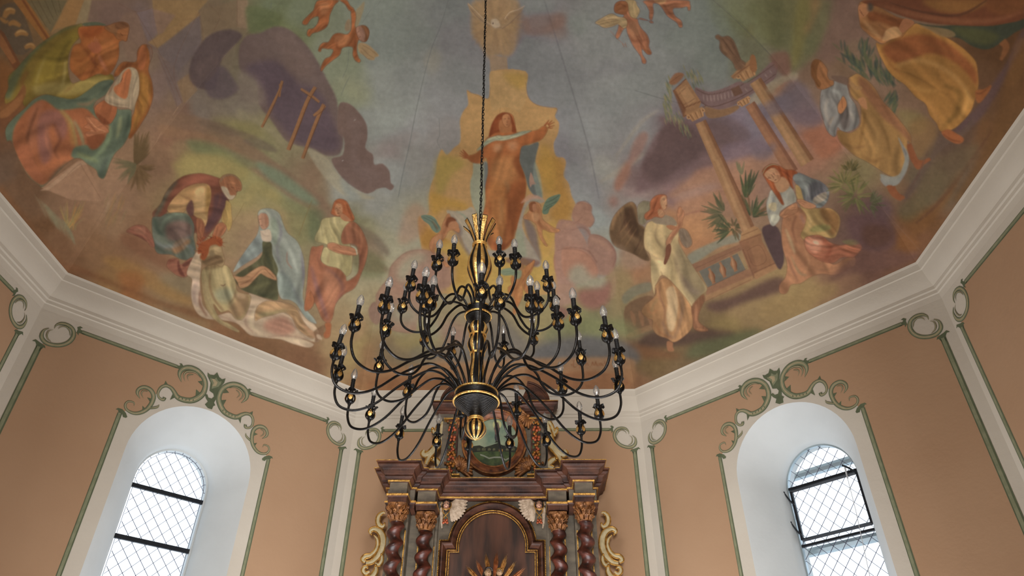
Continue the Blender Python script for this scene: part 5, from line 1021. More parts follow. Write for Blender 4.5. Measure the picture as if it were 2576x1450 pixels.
figure((140,82,44), "830 560 850 500 900 450 990 450 1000 380 1020 340 1050 322 1100 340 1112 400 1090 470 1085 520 1110 600 1118 700 1090 800 1040 890 980 980 945 1015 930 960 960 860 980 800 960 700 900 560", [('P',(150,106,48),8,.8,"1010 540 1080 560 1100 640 1080 780 1010 900 970 960 980 800"),('B',(104,62,36),4,.8,"1020 620 10 1000 760 20 1030 850 8"),('P',(160,92,56),4,.8,"1005 380 1050 330 1070 400 1050 500 1010 500"),('P',(104,88,84),3,.8,"1070 330 1105 350 1115 410 1095 450 1088 380"),('B',(110,62,36),3,.7,"840 560 8 900 490 16 990 470 8"),('B',(168,112,60),4,.6,"1060 600 8 1090 700 16 1060 800 6")], 1.5, (96,56,34))
# mother with the blue-green mantle
figure((86,100,82), "40 940 100 860 180 790 240 730 330 690 440 710 540 720 640 660 720 600 800 580 830 590 830 640 760 700 700 740 690 800 840 790 870 800 950 800 960 850 950 960 900 1060 840 1120 800 1200 760 1300 720 1290 700 1240 640 1200 590 1160 540 1160 480 1200 400 1280 320 1360 280 1350 200 1280 130 1150 80 1030 50 1030", [
 ('P',(146,86,56),5,1,"90 1040 110 920 200 800 300 730 370 760 420 800 500 800 620 790 700 860 760 900 800 920 780 980 700 1080 640 1060 600 1060 540 1080 520 1140 540 1160 460 1220 330 1345 260 1330 180 1240 120 1130"),
 ('P',(150,92,66),8,.9,"230 800 310 740 300 860 270 960 240 1100 200 1000"),('P',(126,82,76),10,.85,"300 830 400 800 480 850 500 930 460 1020 420 980 390 900 350 960 380 1120 320 1200 280 1100 270 950"),('B',(92,56,40),4,.8,"280 780 10 230 900 20 200 1040 16 260 1200 10"),('B',(96,56,42),4,.8,"390 900 8 440 1010 20 400 1100 16 430 1160 8"),('B',(166,104,76),4,.7,"340 900 8 340 1050 20 400 1150 8"),
 ('P',(154,90,62),8,.7,"120 1080 220 1060 260 1200 330 1300 260 1320 170 1220"),('B',(130,136,88),4,.85,"440 800 14 510 880 26 540 980 24 560 1070 16"),('B',(112,142,112),4,.8,"540 880 10 590 980 22 610 1060 12"),('P',(118,66,42),5,.85,"640 990 760 980 760 1030 700 1090 650 1080"),
 ('B',(130,148,112),5,.8,"800 920 16 800 1000 30 740 1100 30 680 1150 16"),('B',(150,150,112),4,.8,"880 850 14 870 930 26 850 1010 10"),('B',(48,62,52),4,.8,"940 830 14 930 920 16 900 1000 10"),('B',(48,60,54),4,.8,"830 600 12 740 660 20 640 720 16 480 740 10"),('B',(130,144,112),4,.7,"640 720 8 700 690 16 760 640 6"),('B',(150,108,82),4,.8,"560 760 10 640 760 20 700 720 8"),('B',(52,64,58),5,.7,"500 1180 10 430 1240 24 350 1320 8"),('B',(62,72,68),5,.7,"800 1120 10 750 1220 24 730 1290 10"),('B',(134,134,84),5,.7,"560 1120 16 640 1150 20 720 1180 8")], 1.5, (70,62,48))
P((158,112,62), 6, .7, "440 810 480 830 520 900 560 1040 520 1060 500 960 480 880")
figure((166,104,72), "620 850 690 860 740 900 780 930 795 965 760 975 700 985 640 1000 620 970 660 950 610 930 640 900", [('B',(204,148,110),1.5,.8,"640 860 4 700 930 6 770 960 4"),('B',(112,60,40),2,.7,"640 890 5 700 960 8"),('B',(196,140,104),1.5,.7,"620 945 4 680 955 6")], 1.2, (104,56,38))
figure((152,88,56), "690 780 740 740 800 720 850 760 850 830 810 900 760 910 710 860 690 820", [('P',(112,60,38),4,.6,"700 820 760 860 800 900 760 910 710 870")], 1.2, (98,54,36))
figure((150,132,110), "760 720 800 640 850 570 900 510 950 488 1000 510 1018 580 1015 680 990 760 975 810 930 790 850 780 790 760", [('P',(166,98,62),2,1,"895 540 940 500 958 540 945 620 920 720 850 690 830 640 880 600"),('B',(176,160,132),3,.8,"960 500 8 990 580 20 970 700 10"),('B',(104,88,76),2,.7,"1000 560 4 970 660 8 960 770 4"),('B',(176,156,130),3,.8,"780 690 8 850 730 20 930 740 8"),('B',(110,92,78),2,.7,"770 730 4 850 760 8 940 770 4"),('B',(120,80,60),3,.7,"850 560 6 810 650 12 780 700 6")], 1.2, (96,72,56))
Bs((96,52,36), 1, .8, "878 600 3 890 580 4 895 565 2")
# ---- the mourning group at the left
Z(300, 400)
figure((118,70,54), "240 400 300 330 330 260 380 190 440 140 500 115 600 105 700 130 740 150 780 230 800 300 790 360 750 420 700 500 650 560 610 600 560 540 500 560 520 450 480 350 430 300 340 400 280 460", [
 ('B',(84,88,74),5,.95,"260 430 20 300 350 34 350 250 30 420 160 20"),('P',(138,80,62),6,.8,"450 150 600 115 720 150 700 200 560 180 450 190"),('P',(84,58,60),7,.85,"690 270 780 250 790 340 720 460 640 540 620 480 680 380"),('B',(110,66,52),3,.6,"720 200 8 740 280 14 720 360 8")], 1.5, (86,52,40))
figure((170,128,84), "350 380 370 320 420 260 480 210 560 180 640 180 670 220 670 300 650 380 645 450 620 500 580 440 530 400 520 340 480 380 430 420", [('P',(196,156,106),6,.9,"560 210 620 200 640 260 620 360 570 380 545 320"),('P',(150,112,60),6,.8,"640 200 670 230 665 330 640 420 630 300"),('B',(128,88,58),3,.8,"480 290 6 520 300 12 490 370 8"),('P',(192,146,98),6,.8,"360 330 440 290 500 310 470 370 400 400"),('B',(132,92,60),3,.7,"430 250 5 480 280 8 530 280 5"),('P',(186,146,96),4,.8,"540 380 620 400 640 440 610 470 560 430")], 1.2, (112,72,48))
P((98,66,62), 4, .9, "490 350 530 300 545 380 530 420 500 400")
figure((172,138,80), "780 300 815 330 820 400 825 470 800 530 780 500 750 460 750 400 770 350", [('P',(140,106,62),4,.7,"760 350 780 400 775 470 755 440")], 1.5, (112,76,48))
figure((150,92,64), "560 440 600 440 625 490 615 560 610 640 590 660 570 620 565 540", [('B',(110,60,42),3,.7,"615 470 6 605 560 10 600 640 6")], 1.2, (98,54,38))
figure((158,98,68), "690 520 710 480 750 462 782 490 775 530 740 570 700 590 680 560", [('B',(112,62,44),2,.7,"720 490 5 710 540 8 700 570 4")], 1.2, (98,54,38))
figure((150,96,66), "725 160 760 120 810 110 860 130 893 180 890 230 860 240 850 270 820 300 790 290 760 250 740 210", [('P',(176,156,130),3,.95,"745 200 790 215 810 265 845 265 835 295 800 300 765 270 745 235"),('B',(132,108,84),2,.9,"735 170 8 770 125 14 830 118 12 885 160 8"),('B',(98,54,38),1,.8,"815 205 4 840 212 4"),('B',(98,54,38),1,.8,"862 215 4 878 220 3"),('B',(184,122,84),2,.7,"800 170 8 850 180 12"),('B',(84,46,34),1,.8,"850 205 2 862 235 4 850 242 3"),('B',(110,62,44),2,.7,"790 180 4 800 230 6")], 1.2, (96,58,42))
figure((92,96,84), "240 430 300 420 340 400 420 390 490 400 530 440 550 500 545 580 560 640 545 720 500 740 440 730 380 700 280 690 250 620 240 540", [
 ('P',(120,92,84),8,.9,"350 480 440 450 520 480 530 560 480 580 420 600 360 590 340 540"),('B',(118,132,112),4,.8,"300 520 10 340 440 22 430 400 20 500 410 10"),('B',(62,80,66),4,.8,"260 440 14 280 520 22 320 560 8"),('P',(150,104,70),6,.85,"400 620 480 580 520 600 470 660 420 690 390 680"),('B',(116,118,120),5,.8,"260 600 12 320 640 26 420 630 20 520 560 12"),('B',(84,66,64),4,.8,"350 520 8 420 500 16 500 540 10"),('B',(120,128,132),4,.7,"460 640 8 520 640 20 540 700 8"),('B',(160,110,80),4,.6,"330 660 8 400 660 12")], 1.5, (74,60,50))
figure((142,88,70), "50 530 100 490 150 480 200 500 240 560 260 640 230 640 195 600 120 560", [('P',(100,58,48),4,.8,"100 550 160 560 200 600 190 610 130 580"),('P',(160,106,84),4,.7,"110 510 180 500 190 550 120 540")], 1.5, (92,54,42))
figure((146,90,70), "345 780 370 730 430 730 450 770 520 720 560 740 540 800 490 860 440 860 390 830", [('P',(104,58,48),4,.9,"430 740 450 800 480 860 440 840 425 790"),('B',(106,60,48),3,.8,"310 705 10 370 740 24 420 730 8"),('P',(100,58,48),3,.8,"460 770 540 730 520 760 480 790")], 1.5, (92,54,42))
# shroud and the dead Christ
figure((176,148,122), "560 680 600 700 600 780 590 900 600 1000 620 1080 700 1140 800 1120 880 1160 920 1080 940 1000 960 980 1100 1030 1250 1060 1400 1180 1460 1260 1470 1310 1430 1340 1330 1310 1420 1350 1380 1380 1260 1350 1180 1320 1080 1310 960 1290 900 1240 850 1200 760 1180 640 1170 570 1130 530 1050 520 960 530 880 490 830", [
 ('P',(190,160,140),8,.8,"530 880 590 900 590 1000 570 1080 530 1020"),('B',(120,74,56),3,.85,"590 960 8 590 1060 16 640 1150 8"),('P',(178,120,98),10,.8,"1080 1180 1200 1150 1260 1200 1280 1260 1180 1290 1060 1240"),('B',(206,180,146),4,.8,"1000 1080 8 960 1200 26 1040 1290 10"),('B',(204,176,142),4,.8,"1140 1300 8 1300 1330 20 1440 1330 8"),('B',(138,104,88),3,.7,"940 1080 6 920 1200 12 980 1270 6"),('B',(140,104,86),3,.7,"700 1140 6 800 1170 12 900 1240 6"),('B',(132,96,82),3,.7,"1080 1300 5 1220 1290 10 1380 1320 4"),('B',(200,170,136),4,.7,"540 800 8 570 740 18 600 720 6"),('B',(146,116,112),4,.7,"560 900 6 545 1000 12 570 1080 6"),('B',(190,150,120),4,.7,"1240 1280 8 1340 1290 16 1450 1300 8")], 1.5, (120,86,66))
BODY = (160,138,96)
figure(BODY, "600 820 640 780 680 760 700 740 760 770 800 790 830 850 850 900 860 960 900 980 960 1000 940 1100 900 1170 850 1170 800 1110 740 1120 690 1060 700 1100 740 1170 800 1200 860 1240 880 1260 860 1265 780 1230 700 1180 640 1100 610 1000 600 900", [
 ('P',(144,140,112),12,.8,"700 960 800 940 840 1000 780 1050 700 1020"),('P',(182,158,112),10,.8,"700 800 780 800 820 880 780 930 700 900"),('B',(118,84,58),3,.85,"665 820 8 660 920 12 690 1020 14 760 1110 10"),('B',(186,156,112),4,.8,"625 850 10 635 980 24 690 1110 14"),('P',(150,114,82),8,.8,"850 980 950 1000 930 1100 890 1160 830 1150 800 1090 840 1040"),('B',(112,80,58),3,.7,"850 950 6 840 1010 10 800 1060 8"),('B',(92,50,40),1,.85,"738 920 3 760 925 5 776 912 3"),('B',(118,86,62),3,.7,"700 1170 6 780 1220 10 870 1250 6"),('P',(186,150,116),5,.6,"860 980 920 990 910 1020 860 1010"),('B',(130,94,66),3,.7,"610 900 5 625 1040 8 680 1140 6"),('P',(120,92,62),6,.7,"620 760 700 740 760 770 700 800 620 810")], 1.5, (112,78,54))
figure((166,128,90), "1000 1090 1060 1040 1150 1040 1250 1060 1300 1100 1340 1180 1400 1260 1420 1310 1380 1300 1300 1240 1260 1160 1200 1120 1120 1140 1040 1160 990 1180", [('P',(126,112,78),8,.8,"1010 1130 1120 1110 1230 1100 1180 1130 1060 1160"),('B',(122,88,64),3,.8,"1260 1120 6 1290 1200 12 1390 1300 8"),('P',(184,140,100),6,.8,"1060 1060 1180 1050 1260 1080 1180 1090 1060 1100"),('B',(182,136,100),3,.7,"1300 1130 6 1340 1210 12 1400 1280 6")], 1.5, (110,74,52))
P((170,126,94), 2, .95, "1330 1200 1420 1260 1460 1270 1500 1210 1490 1250 1450 1310 1400 1290"); P((120,86,62), 3, .8, "1420 1260 1500 1210 1480 1300 1430 1340 1430 1300"); P((190,160,134), 2, .8, "1440 1280 1470 1290 1480 1320 1445 1310")
figure((150,122,86), "650 650 690 625 740 630 755 680 770 740 750 790 700 770 640 780 600 760 590 700 630 690", [('P',(104,78,54),4,.75,"600 740 680 700 740 710 760 750 720 770 640 780"),('P',(122,100,72),2,.9,"655 680 680 665 700 690 680 712 658 705"),('B',(182,150,108),2,.8,"690 680 5 715 690 6"),('B',(96,64,44),1,.8,"700 720 3 725 730 3"),('P',(176,146,106),3,.7,"690 640 740 650 740 680 700 670")], 1.2, (104,66,46))
P((146,74,42), 2, 1, "575 660 590 620 640 590 690 570 740 575 755 610 740 640 700 625 660 640 650 690 620 740 590 720 600 690 575 680")
for k in range(30):
    a = rs.uniform(2.2, 6.2); x = 660+100*math.cos(a)*.8; y = 640+70*math.sin(a); Bs((172,82,44) if k % 2 else (112,50,32), .7, .9, "%f %f 3 %f %f 4 %f %f 1" % (x, y, x+rs.uniform(-20, 20), y+rs.uniform(-18, 18), x+rs.uniform(-46, 46), y+rs.uniform(-40, 30)))
for s in ("650 585 3 615 560 1", "690 570 3 680 545 1", "740 590 4 770 575 1", "745 610 4 790 612 1", "740 625 4 775 645 1", "590 650 4 572 660 1"): Bs((128,60,38), .7, .95, s)
# mourning mother
figure((140,142,132), "1010 400 1030 370 1070 360 1120 365 1170 400 1200 480 1230 540 1290 590 1320 640 1345 720 1355 820 1350 900 1340 1000 1370 1100 1420 1160 1440 1205 1380 1180 1330 1120 1290 1060 1240 1030 1180 1020 1150 940 1150 880 1120 820 1060 680 1000 720 900 780 830 830 860 760 940 640 1000 560 1020 480", [
 ('P',(120,128,132),8,.8,"1010 560 1050 600 1060 680 980 720 860 800 900 700"),('B',(112,104,116),4,.8,"1150 430 10 1180 540 20 1150 640 14 1170 760 10"),('P',(128,136,118),8,.8,"1090 460 1150 440 1160 560 1140 640 1110 580"),('B',(176,178,166),4,.9,"1240 660 10 1270 740 26 1300 830 16"),('B',(98,84,98),4,.85,"1330 680 10 1345 820 20 1350 960 14"),('B',(154,152,128),4,.7,"1080 400 8 1100 460 16 1110 540 8"),('B',(104,96,110),4,.8,"1180 820 8 1240 900 16 1290 1000 14 1330 1080 8"),('P',(116,124,116),8,.8,"1160 830 1240 860 1280 960 1300 1040 1200 1010 1160 940"),('B',(160,168,158),4,.8,"1160 830 8 1180 900 18 1170 980 8"),('B',(160,98,78),2,.7,"1225 680 5 1225 750 8 1260 800 5"),('B',(118,128,120),4,.7,"1300 1060 10 1360 1140 20 1420 1190 10"),('B',(152,166,168),4,.7,"900 740 8 980 660 18 1040 640 6")], 1.5, (104,92,84))
figure((90,86,60), "1045 600 1110 610 1120 700 1160 800 1150 870 1160 1025 1080 1020 980 990 900 960 860 920 840 860 900 810 980 760 1040 700", [('B',(58,60,44),6,.8,"1060 640 12 1090 740 26 1120 800 14"),('B',(126,118,78),5,.7,"960 960 10 1040 920 26 1120 900 10"),('B',(56,58,42),5,.8,"1000 970 8 1060 1000 20 1140 990 10"),('B',(114,104,76),5,.7,"900 820 8 960 790 16 1040 770 8")], 1.5)
figure((172,124,88), "830 850 900 860 960 820 1010 790 1050 780 1090 800 1120 830 1145 860 1145 888 1090 870 1050 850 1030 840 990 880 940 930 880 945 860 900", [('B',(116,70,50),2,.7,"880 920 5 960 880 8 1020 820 5"),('B',(196,148,108),3,.7,"950 840 5 1020 800 8"),('B',(112,68,48),1,.7,"1060 800 3 1100 840 4 1130 870 3")], 1.2, (104,62,44))
figure((188,164,142), "1020 470 1030 520 1090 510 1110 540 1110 600 1060 605 1035 580", [('B',(150,124,108),2,.7,"1030 530 4 1060 560 6 1100 560 4")], 1)
figure((176,128,102), "1012 420 1030 395 1070 400 1090 430 1092 480 1070 510 1045 515 1025 490 1018 460", [('P',(150,100,76),3,.6,"1060 400 1090 430 1090 490 1070 500"),('B',(98,56,42),1,.8,"1022 442 4 1038 440 3"),('B',(98,56,42),1,.7,"1028 485 3 1044 486 3"),('B',(98,56,42),1,.8,"1018 440 2 1018 462 3 1026 468 2")], 1, (104,64,48))
Bs((166,164,148), 2, .9, "1015 410 8 1040 380 12 1075 385 12 1095 430 12 1100 490 8")
# young mourner
figure((164,148,104), "1480 440 1540 425 1600 420 1650 440 1700 460 1690 520 1680 600 1700 680 1700 760 1690 830 1650 860 1600 820 1550 790 1490 790 1470 720 1490 650 1530 640 1500 620 1430 600 1430 560 1460 500", [('B',(132,114,78),4,.8,"1580 500 6 1570 560 14 1590 610 6"),('P',(140,126,86),8,.8,"1630 700 1700 700 1690 840 1640 850"),('B',(184,166,122),4,.7,"1500 470 10 1470 540 20 1480 580 10"),('B',(126,104,72),3,.7,"1500 500 4 1510 540 8 1480 560 4"),('B',(182,164,122),4,.7,"1540 460 8 1600 460 18 1640 470 8"),('B',(112,72,56),3,.7,"1530 690 4 1520 760 8")], 1.5, (118,88,60))
figure((150,92,66), "1400 650 1440 640 1490 630 1480 680 1470 740 1520 780 1600 800 1650 850 1660 890 1700 870 1740 830 1750 740 1740 650 1700 620 1630 620 1620 560 1650 490 1700 455 1750 490 1790 560 1815 650 1800 750 1770 830 1720 940 1640 990 1580 1060 1560 1150 1530 1200 1480 1170 1440 1080 1420 1050 1390 1100 1355 1060 1370 900 1380 780", [
 ('P',(132,82,60),8,.8,"1630 510 1700 480 1780 560 1760 620 1680 620 1625 600"),('B',(182,118,84),4,.8,"1680 480 8 1750 540 18 1790 640 12"),('P',(104,62,50),7,.85,"1700 700 1760 700 1740 820 1680 880 1690 800"),('P',(166,108,80),8,.8,"1500 800 1580 840 1620 920 1580 1020 1540 1100 1500 1000 1490 900"),('B',(100,68,66),5,.85,"1500 790 8 1590 860 20 1630 950 20 1580 1060 10"),('B',(116,84,92),5,.8,"1400 780 10 1430 900 24 1480 1060 24 1520 1170 10"),('B',(98,60,50),4,.8,"1470 660 6 1450 720 12 1480 800 8"),('B',(178,112,82),4,.7,"1410 680 8 1400 760 16 1480 840 8"),('B',(150,86,60),4,.7,"1660 900 10 1730 880 20 1760 780 8"),('B',(110,66,50),4,.7,"1640 620 6 1700 650 12 1770 660 8")], 1.5, (104,62,46))
figure((176,116,84), "1520 620 1560 610 1620 630 1680 640 1740 660 1740 700 1690 705 1600 690 1550 670 1520 650", [('B',(116,64,46),2,.7,"1560 665 4 1640 690 8 1700 700 5"),('B',(116,64,46),1,.7,"1590 625 3 1620 650 4")], 1.2, (104,60,42)); Bs((164,162,140), 1.5, .9, "1690 635 8 1725 655 12 1735 700 8")
figure((160,88,54), "1550 370 1570 310 1610 290 1660 310 1690 370 1718 440 1680 460 1640 420 1590 420 1545 400", [('P',(178,122,86),2,1,"1572 350 1590 325 1620 330 1630 370 1620 410 1590 415 1575 390"),('B',(112,58,38),2,.7,"1660 330 5 1680 400 10"),('B',(188,110,68),2,.6,"1590 305 4 1640 320 6 1660 380 4")], 1.2, (108,56,38))
P((172,114,80), 1.5, 1, "1620 400 1650 410 1690 450 1650 455 1615 430")
for s in ("1578 362 4 1590 360 3", "1604 358 4 1616 358 3", "1595 365 2 1594 385 3", "1590 397 4 1608 396 3"): Bs((96,48,34), .6, .85, s)
figure((164,98,64), "1385 960 1420 1010 1420 1060 1390 1100 1355 1110 1350 1060", [], 1.5, (104,60,42)); figure((160,92,58), "1500 1200 1545 1200 1545 1250 1535 1300 1500 1310 1488 1280 1505 1250", [], 1.5, (104,58,40))
for s in ("910 325 3 870 400 3 830 460 3", "1405 305 3 1360 420 4 1310 560 3"): Bs((128,104,62), 1, .8, s)
# plaster edge above the cornice is rubbed darker and browner
# soften the whole layer by a hair, as lime paint does
for _ax in (0, 1): CV[:] = .5*CV+.25*np.roll(CV, 1, _ax)+.25*np.roll(CV, -1, _ax)
# ------------------------------------------------------------------ pigment -> vault
K_ILL = 0.62
def tolin(c): c = np.clip(c/255., 0, 1); return np.where(c <= .04045, c/12.92, ((c+.055)/1.055)**2.4)
def sample(px, py):
    x = np.clip(px-.5, 0, W-1.001); y = np.clip(py-.5+PAD, 0, CH+PAD-1.001)
    ix = x.astype(int); iy = y.astype(int); fx = (x-ix)[:, None]; fy = (y-iy)[:, None]
    return CV[iy, ix]*(1-fx)*(1-fy)+CV[iy, ix+1]*fx*(1-fy)+CV[iy+1, ix]*(1-fx)*fy+CV[iy+1, ix+1]*fx*fy
def fresco_albedo(px, py):
    c = sample(px, py)
    tone = np.interp(py, [0, 160, 320, 620, 860], TONE)[:, None]  # darkens the paint toward the top, light falloff baked into the colour
    g = c.mean(1, keepdims=True); cool = np.clip(((c[:, 1:2]+c[:, 2:3])/2-c[:, 0:1])/20, 0, 1)
    c = g+(c-g)*(.85-.45*cool)
    br = vnoise(px/26+.3*py/26, py/5-.12*px/5)*.03+vnoise(px/7, py/7)*.05+vnoise(px/60, py/60)*.08
    c = c*(1+br)[:, None]
    e = np.clip(c[:, 2:3]-c[:, 0:1], 0, None)
    c = np.concatenate([c[:, 0:1]+e*.1, c[:, 1:2]+e*.05, (c[:, 2:3]-e*.62)*.965], 1)*tone
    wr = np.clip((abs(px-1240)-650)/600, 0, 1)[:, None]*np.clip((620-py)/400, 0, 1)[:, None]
    c = c*(1-wr*np.array([[.07, .115, .17]]))  # upper corners darker and warmer: vignette put into the paint
    l = tolin(c)
    # pigment = seen colour, vignette left in, divided by the daylight at that height
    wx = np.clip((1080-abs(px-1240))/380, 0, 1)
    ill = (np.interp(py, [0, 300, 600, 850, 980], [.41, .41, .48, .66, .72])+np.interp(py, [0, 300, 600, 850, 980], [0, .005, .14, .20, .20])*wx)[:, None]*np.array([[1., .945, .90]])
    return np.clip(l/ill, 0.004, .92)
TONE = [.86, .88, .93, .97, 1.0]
FRM = bpy.data.materials.new('fresco_paint'); FRM.use_nodes = True
_n = FRM.node_tree.nodes; _l = FRM.node_tree.links; _b = _n['Principled BSDF']; _b.inputs['Roughness'].default_value = .95; _b.inputs['Specular IOR Level'].default_value = .2
_a = _n.new('ShaderNodeAttribute'); _a.attribute_name = 'pigment'
_tc = _n.new('ShaderNodeTexCoord'); _nz = _n.new('ShaderNodeTexNoise'); _nz.inputs['Scale'].default_value = 9; _nz.inputs['Detail'].default_value = 9; _nz.inputs['Roughness'].default_value = .72
_l.new(_tc.outputs['Object'], _nz.inputs['Vector'])
_mr = _n.new('ShaderNodeMapRange'); _mr.inputs[1].default_value = .25; _mr.inputs[2].default_value = .75; _mr.inputs[3].default_value = .86; _mr.inputs[4].default_value = 1.12
_l.new(_nz.outputs[0], _mr.inputs[0])
_mx = _n.new('ShaderNodeMix'); _mx.data_type = 'RGBA'; _mx.blend_type = 'MULTIPLY'; _mx.inputs[0].default_value = 1.0
_l.new(_a.outputs['Color'], _mx.inputs[6]); _l.new(_mr.outputs[0], _mx.inputs[7]); _l.new(_mx.outputs[2], _b.inputs['Base Color'])
_n2 = _n.new('ShaderNodeTexNoise'); _n2.inputs['Scale'].default_value = 22; _l.new(_tc.outputs['Object'], _n2.inputs['Vector'])
_bp = _n.new('ShaderNodeBump'); _bp.inputs['Strength'].default_value = .18; _bp.inputs['Distance'].default_value = .01; _l.new(_n2.outputs[0], _bp.inputs['Height']); _l.new(_bp.outputs[0], _b.inputs['Normal'])
def vault():
    allv = []; allf = []; base = 0
    for side in SIDES:
        i, j = SIDES[side]; A, B = P2[i], P2[j]
        fine = side in ('left', 'altar', 'right', 'left_rear', 'right_rear')
        if fine:
            ns = {'left': 580, 'right': 580, 'altar': 440}.get(side, 500)
            # rows closer together where the picture sees them larger
            s = np.concatenate([np.linspace(0, .30, 12)[:-1], np.linspace(.30, 1.0, 560)])
            if side == 'altar': s = np.concatenate([np.linspace(0, .30, 12)[:-1], np.linspace(.30, .8, 290)[:-1], np.linspace(.8, 1, 430)])
            else: s = np.concatenate([np.linspace(0, .30, 12)[:-1], np.linspace(.30, .8, 300)[:-1], np.linspace(.8, 1, 430)])
        else: ns = 12; s = np.linspace(0, 1, 40)
        t = np.linspace(0, 1, ns+1)
        e = (A[None]*(1-t[:, None])+B[None]*t[:, None])-O
        pts = np.zeros((len(s), ns+1, 3)); pts[..., :2] = O+s[:, None, None]*e[None]
        pts[..., 2] = (LIP+zeta(s)+EYE)[:, None]
        n0 = len(s)*(ns+1); idx = base+np.arange(n0).reshape(len(s), ns+1)
        f = np.stack([idx[:-1, :-1], idx[:-1, 1:], idx[1:, 1:], idx[1:, :-1]], -1).reshape(-1, 4)
        allv.append(pts.reshape(-1, 3)); allf.append(f); base += n0
    V = np.concatenate(allv); Fc = np.concatenate(allf)
    me = bpy.data.meshes.new('ceiling'); me.vertices.add(len(V)); me.vertices.foreach_set('co', V.astype(np.float32).ravel())
    me.loops.add(len(Fc)*4); me.loops.foreach_set('vertex_index', Fc.astype(np.int32).ravel())
    me.polygons.add(len(Fc)); me.polygons.foreach_set('loop_start', (np.arange(len(Fc))*4).astype(np.int32)); me.polygons.foreach_set('loop_total', np.full(len(Fc), 4, np.int32))
    me.update(calc_edges=True)
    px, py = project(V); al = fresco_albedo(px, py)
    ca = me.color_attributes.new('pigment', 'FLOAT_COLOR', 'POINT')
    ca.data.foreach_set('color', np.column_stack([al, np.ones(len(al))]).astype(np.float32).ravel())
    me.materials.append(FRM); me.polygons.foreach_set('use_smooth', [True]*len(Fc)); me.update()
    o = bpy.data.objects.new('ceiling', me); COL.objects.link(o); tag(o, kind='structure')
    # outer shell of the vault keeps daylight out
    mb = MB(); rr = []; 
    for k_, (sc, zz) in enumerate([(1.14, LIP-.1), (1.14, LIP+1.6), (1.0, LIP+3.2), (.7, LIP+4.6), (.3, LIP+5.2), (.001, LIP+5.3)]):
        for q in (2, 1, 0, -1, -2, -3, -4, 3):
            c = O+(P2[q]-O)*sc; rr.append((c[0], c[1], zz+EYE))
    mb.add(rr, [(k_*8+q, k_*8+(q+1) % 8, k_*8+8+(q+1) % 8, k_*8+8+q) for k_ in range(5) for q in range(8)])
    sh = mb.build('ceiling_outer_shell', [NAVEM], smooth=False); tag(sh, kind='structure')
vault()
# ------------------------------------------------------------------ chandelier
DC = O[1]
SLOPE = -(.0973-.0784)/(1.6832-.4748)
def ax_x(z): return -.0784*DC+(z-.4748*DC)*SLOPE      # z measured from the eye
ch = empty('chandelier', (ax_x(2.0), DC, 1.9+EYE))
tag(ch, 'large black iron chandelier with curved arms, gilded buds and candle bulbs, hanging on a chain', 'chandelier')
class CB(MB):
    "shapes about the chandelier's axis: z from the eye, x and y from the axis"
    def done(s, name, mats, parent=None, **k):
        s.v = [(x+ax_x(z), y+DC, z+EYE) for x, y, z in s.v]
        return s.build(name, mats, parent or ch, **k)
def rings(rz, tube=.0042, n=40, mi=None):
    mb = CB()
    for i, (r, z) in enumerate(rz):
        mb.tube([(r*math.cos(2*PI*j/n), r*math.sin(2*PI*j/n), z) for j in range(n)], tube, 8, mi[i] if mi else 0, closed=True)
    return mb
def hub(nm, prof_rows, gold_rows, core):
    mb = rings(prof_rows, .0062, 44); mb.lathe(core, n=40); o = mb.done(nm, [BLACK])
    g = rings(gold_rows, .0064, 48); g.done('gilded_ring', [GOLD], o)
    return o
rows = [(.118-.002*abs(i-2), 1.905-i*.0105) for i in range(4)]
cone = [(.124-.0965*(i/15)**.92, 1.855-.086*(i/15)**1.05) for i in range(1, 16)]
hub('lower_hub', rows+cone, [(.1175, 1.9165), (.1265, 1.862)], [(.0, 1.915), (.112, 1.915), (.118, 1.862), (.03, 1.766), (0, 1.766)])
rows = [(.073, 2.489-i*.0105) for i in range(4)]
cone = [(.075-.040*(i/7), 2.436-.040*(i/7)**1.1) for i in range(1, 8)]
hub('upper_hub', rows+cone, [(.0735, 2.499), (.0785, 2.443)], [(0, 2.497), (.068, 2.497), (.074, 2.443), (.03, 2.392), (0, 2.392)])
def striped(nm, prof, n, gold_w=.5, parent=None, amp=.10):
    "turned body with alternating gilded flutes and black ribs"
    prof = cat(prof, 5); per = 8; N = n*per; mb = CB(); vs = []
    for r, z in prof:
        for j in range(N):
            ph = (j % per)/per; g = ph < gold_w; k = math.sin(PI*(ph/gold_w)) if g else -math.sin(PI*((ph-gold_w)/(1-gold_w)))
            rr = r*(1+amp*.5*k-(0 if g else -.02)); a = 2*PI*j/N; vs.append((rr*math.cos(a), rr*math.sin(a), z))
    k = len(prof); mb.v = vs
    for i in range(k-1):
        for j in range(N):
            mb.f.append((i*N+j, i*N+(j+1) % N, (i+1)*N+(j+1) % N, (i+1)*N+j)); mb.m.append(1 if (j % per)/per < gold_w else 0)
    return mb.done(nm, [BLACK, GOLD], parent, sharp=60)
b = striped('finial_ball', [(.0, 1.636), (.012, 1.637), (.034, 1.649), (.052, 1.672), (.057, 1.695), (.051, 1.72), (.036, 1.738), (.030, 1.745)], 10, .5)
g = rings([(.040, 1.748), (.037, 1.760)], .006); g.done('gilded_collar', [GOLD], b)
g = CB(); g.ball((0, 0, 1.635), (.008, .008, .003)); g.done('gilded_button', [GOLD], b)
v = striped('baluster', [(.030, 2.395), (.046, 2.385), (.060, 2.352), (.052, 2.322), (.044, 2.305), (.044, 2.29), (.054, 2.262), (.058, 2.228), (.045, 2.19), (.037, 2.168), (.036, 2.12), (.044, 2.06), (.050, 2.0), (.040, 1.95), (.036, 1.915)], 8, .5)
for zz in (2.302, 2.174):
    g = rings([(.048 if zz > 2.2 else .040, zz-.003), (.048 if zz > 2.2 else .040, zz+.003)], .0045); g.done('gilded_collar', [GOLD], v)
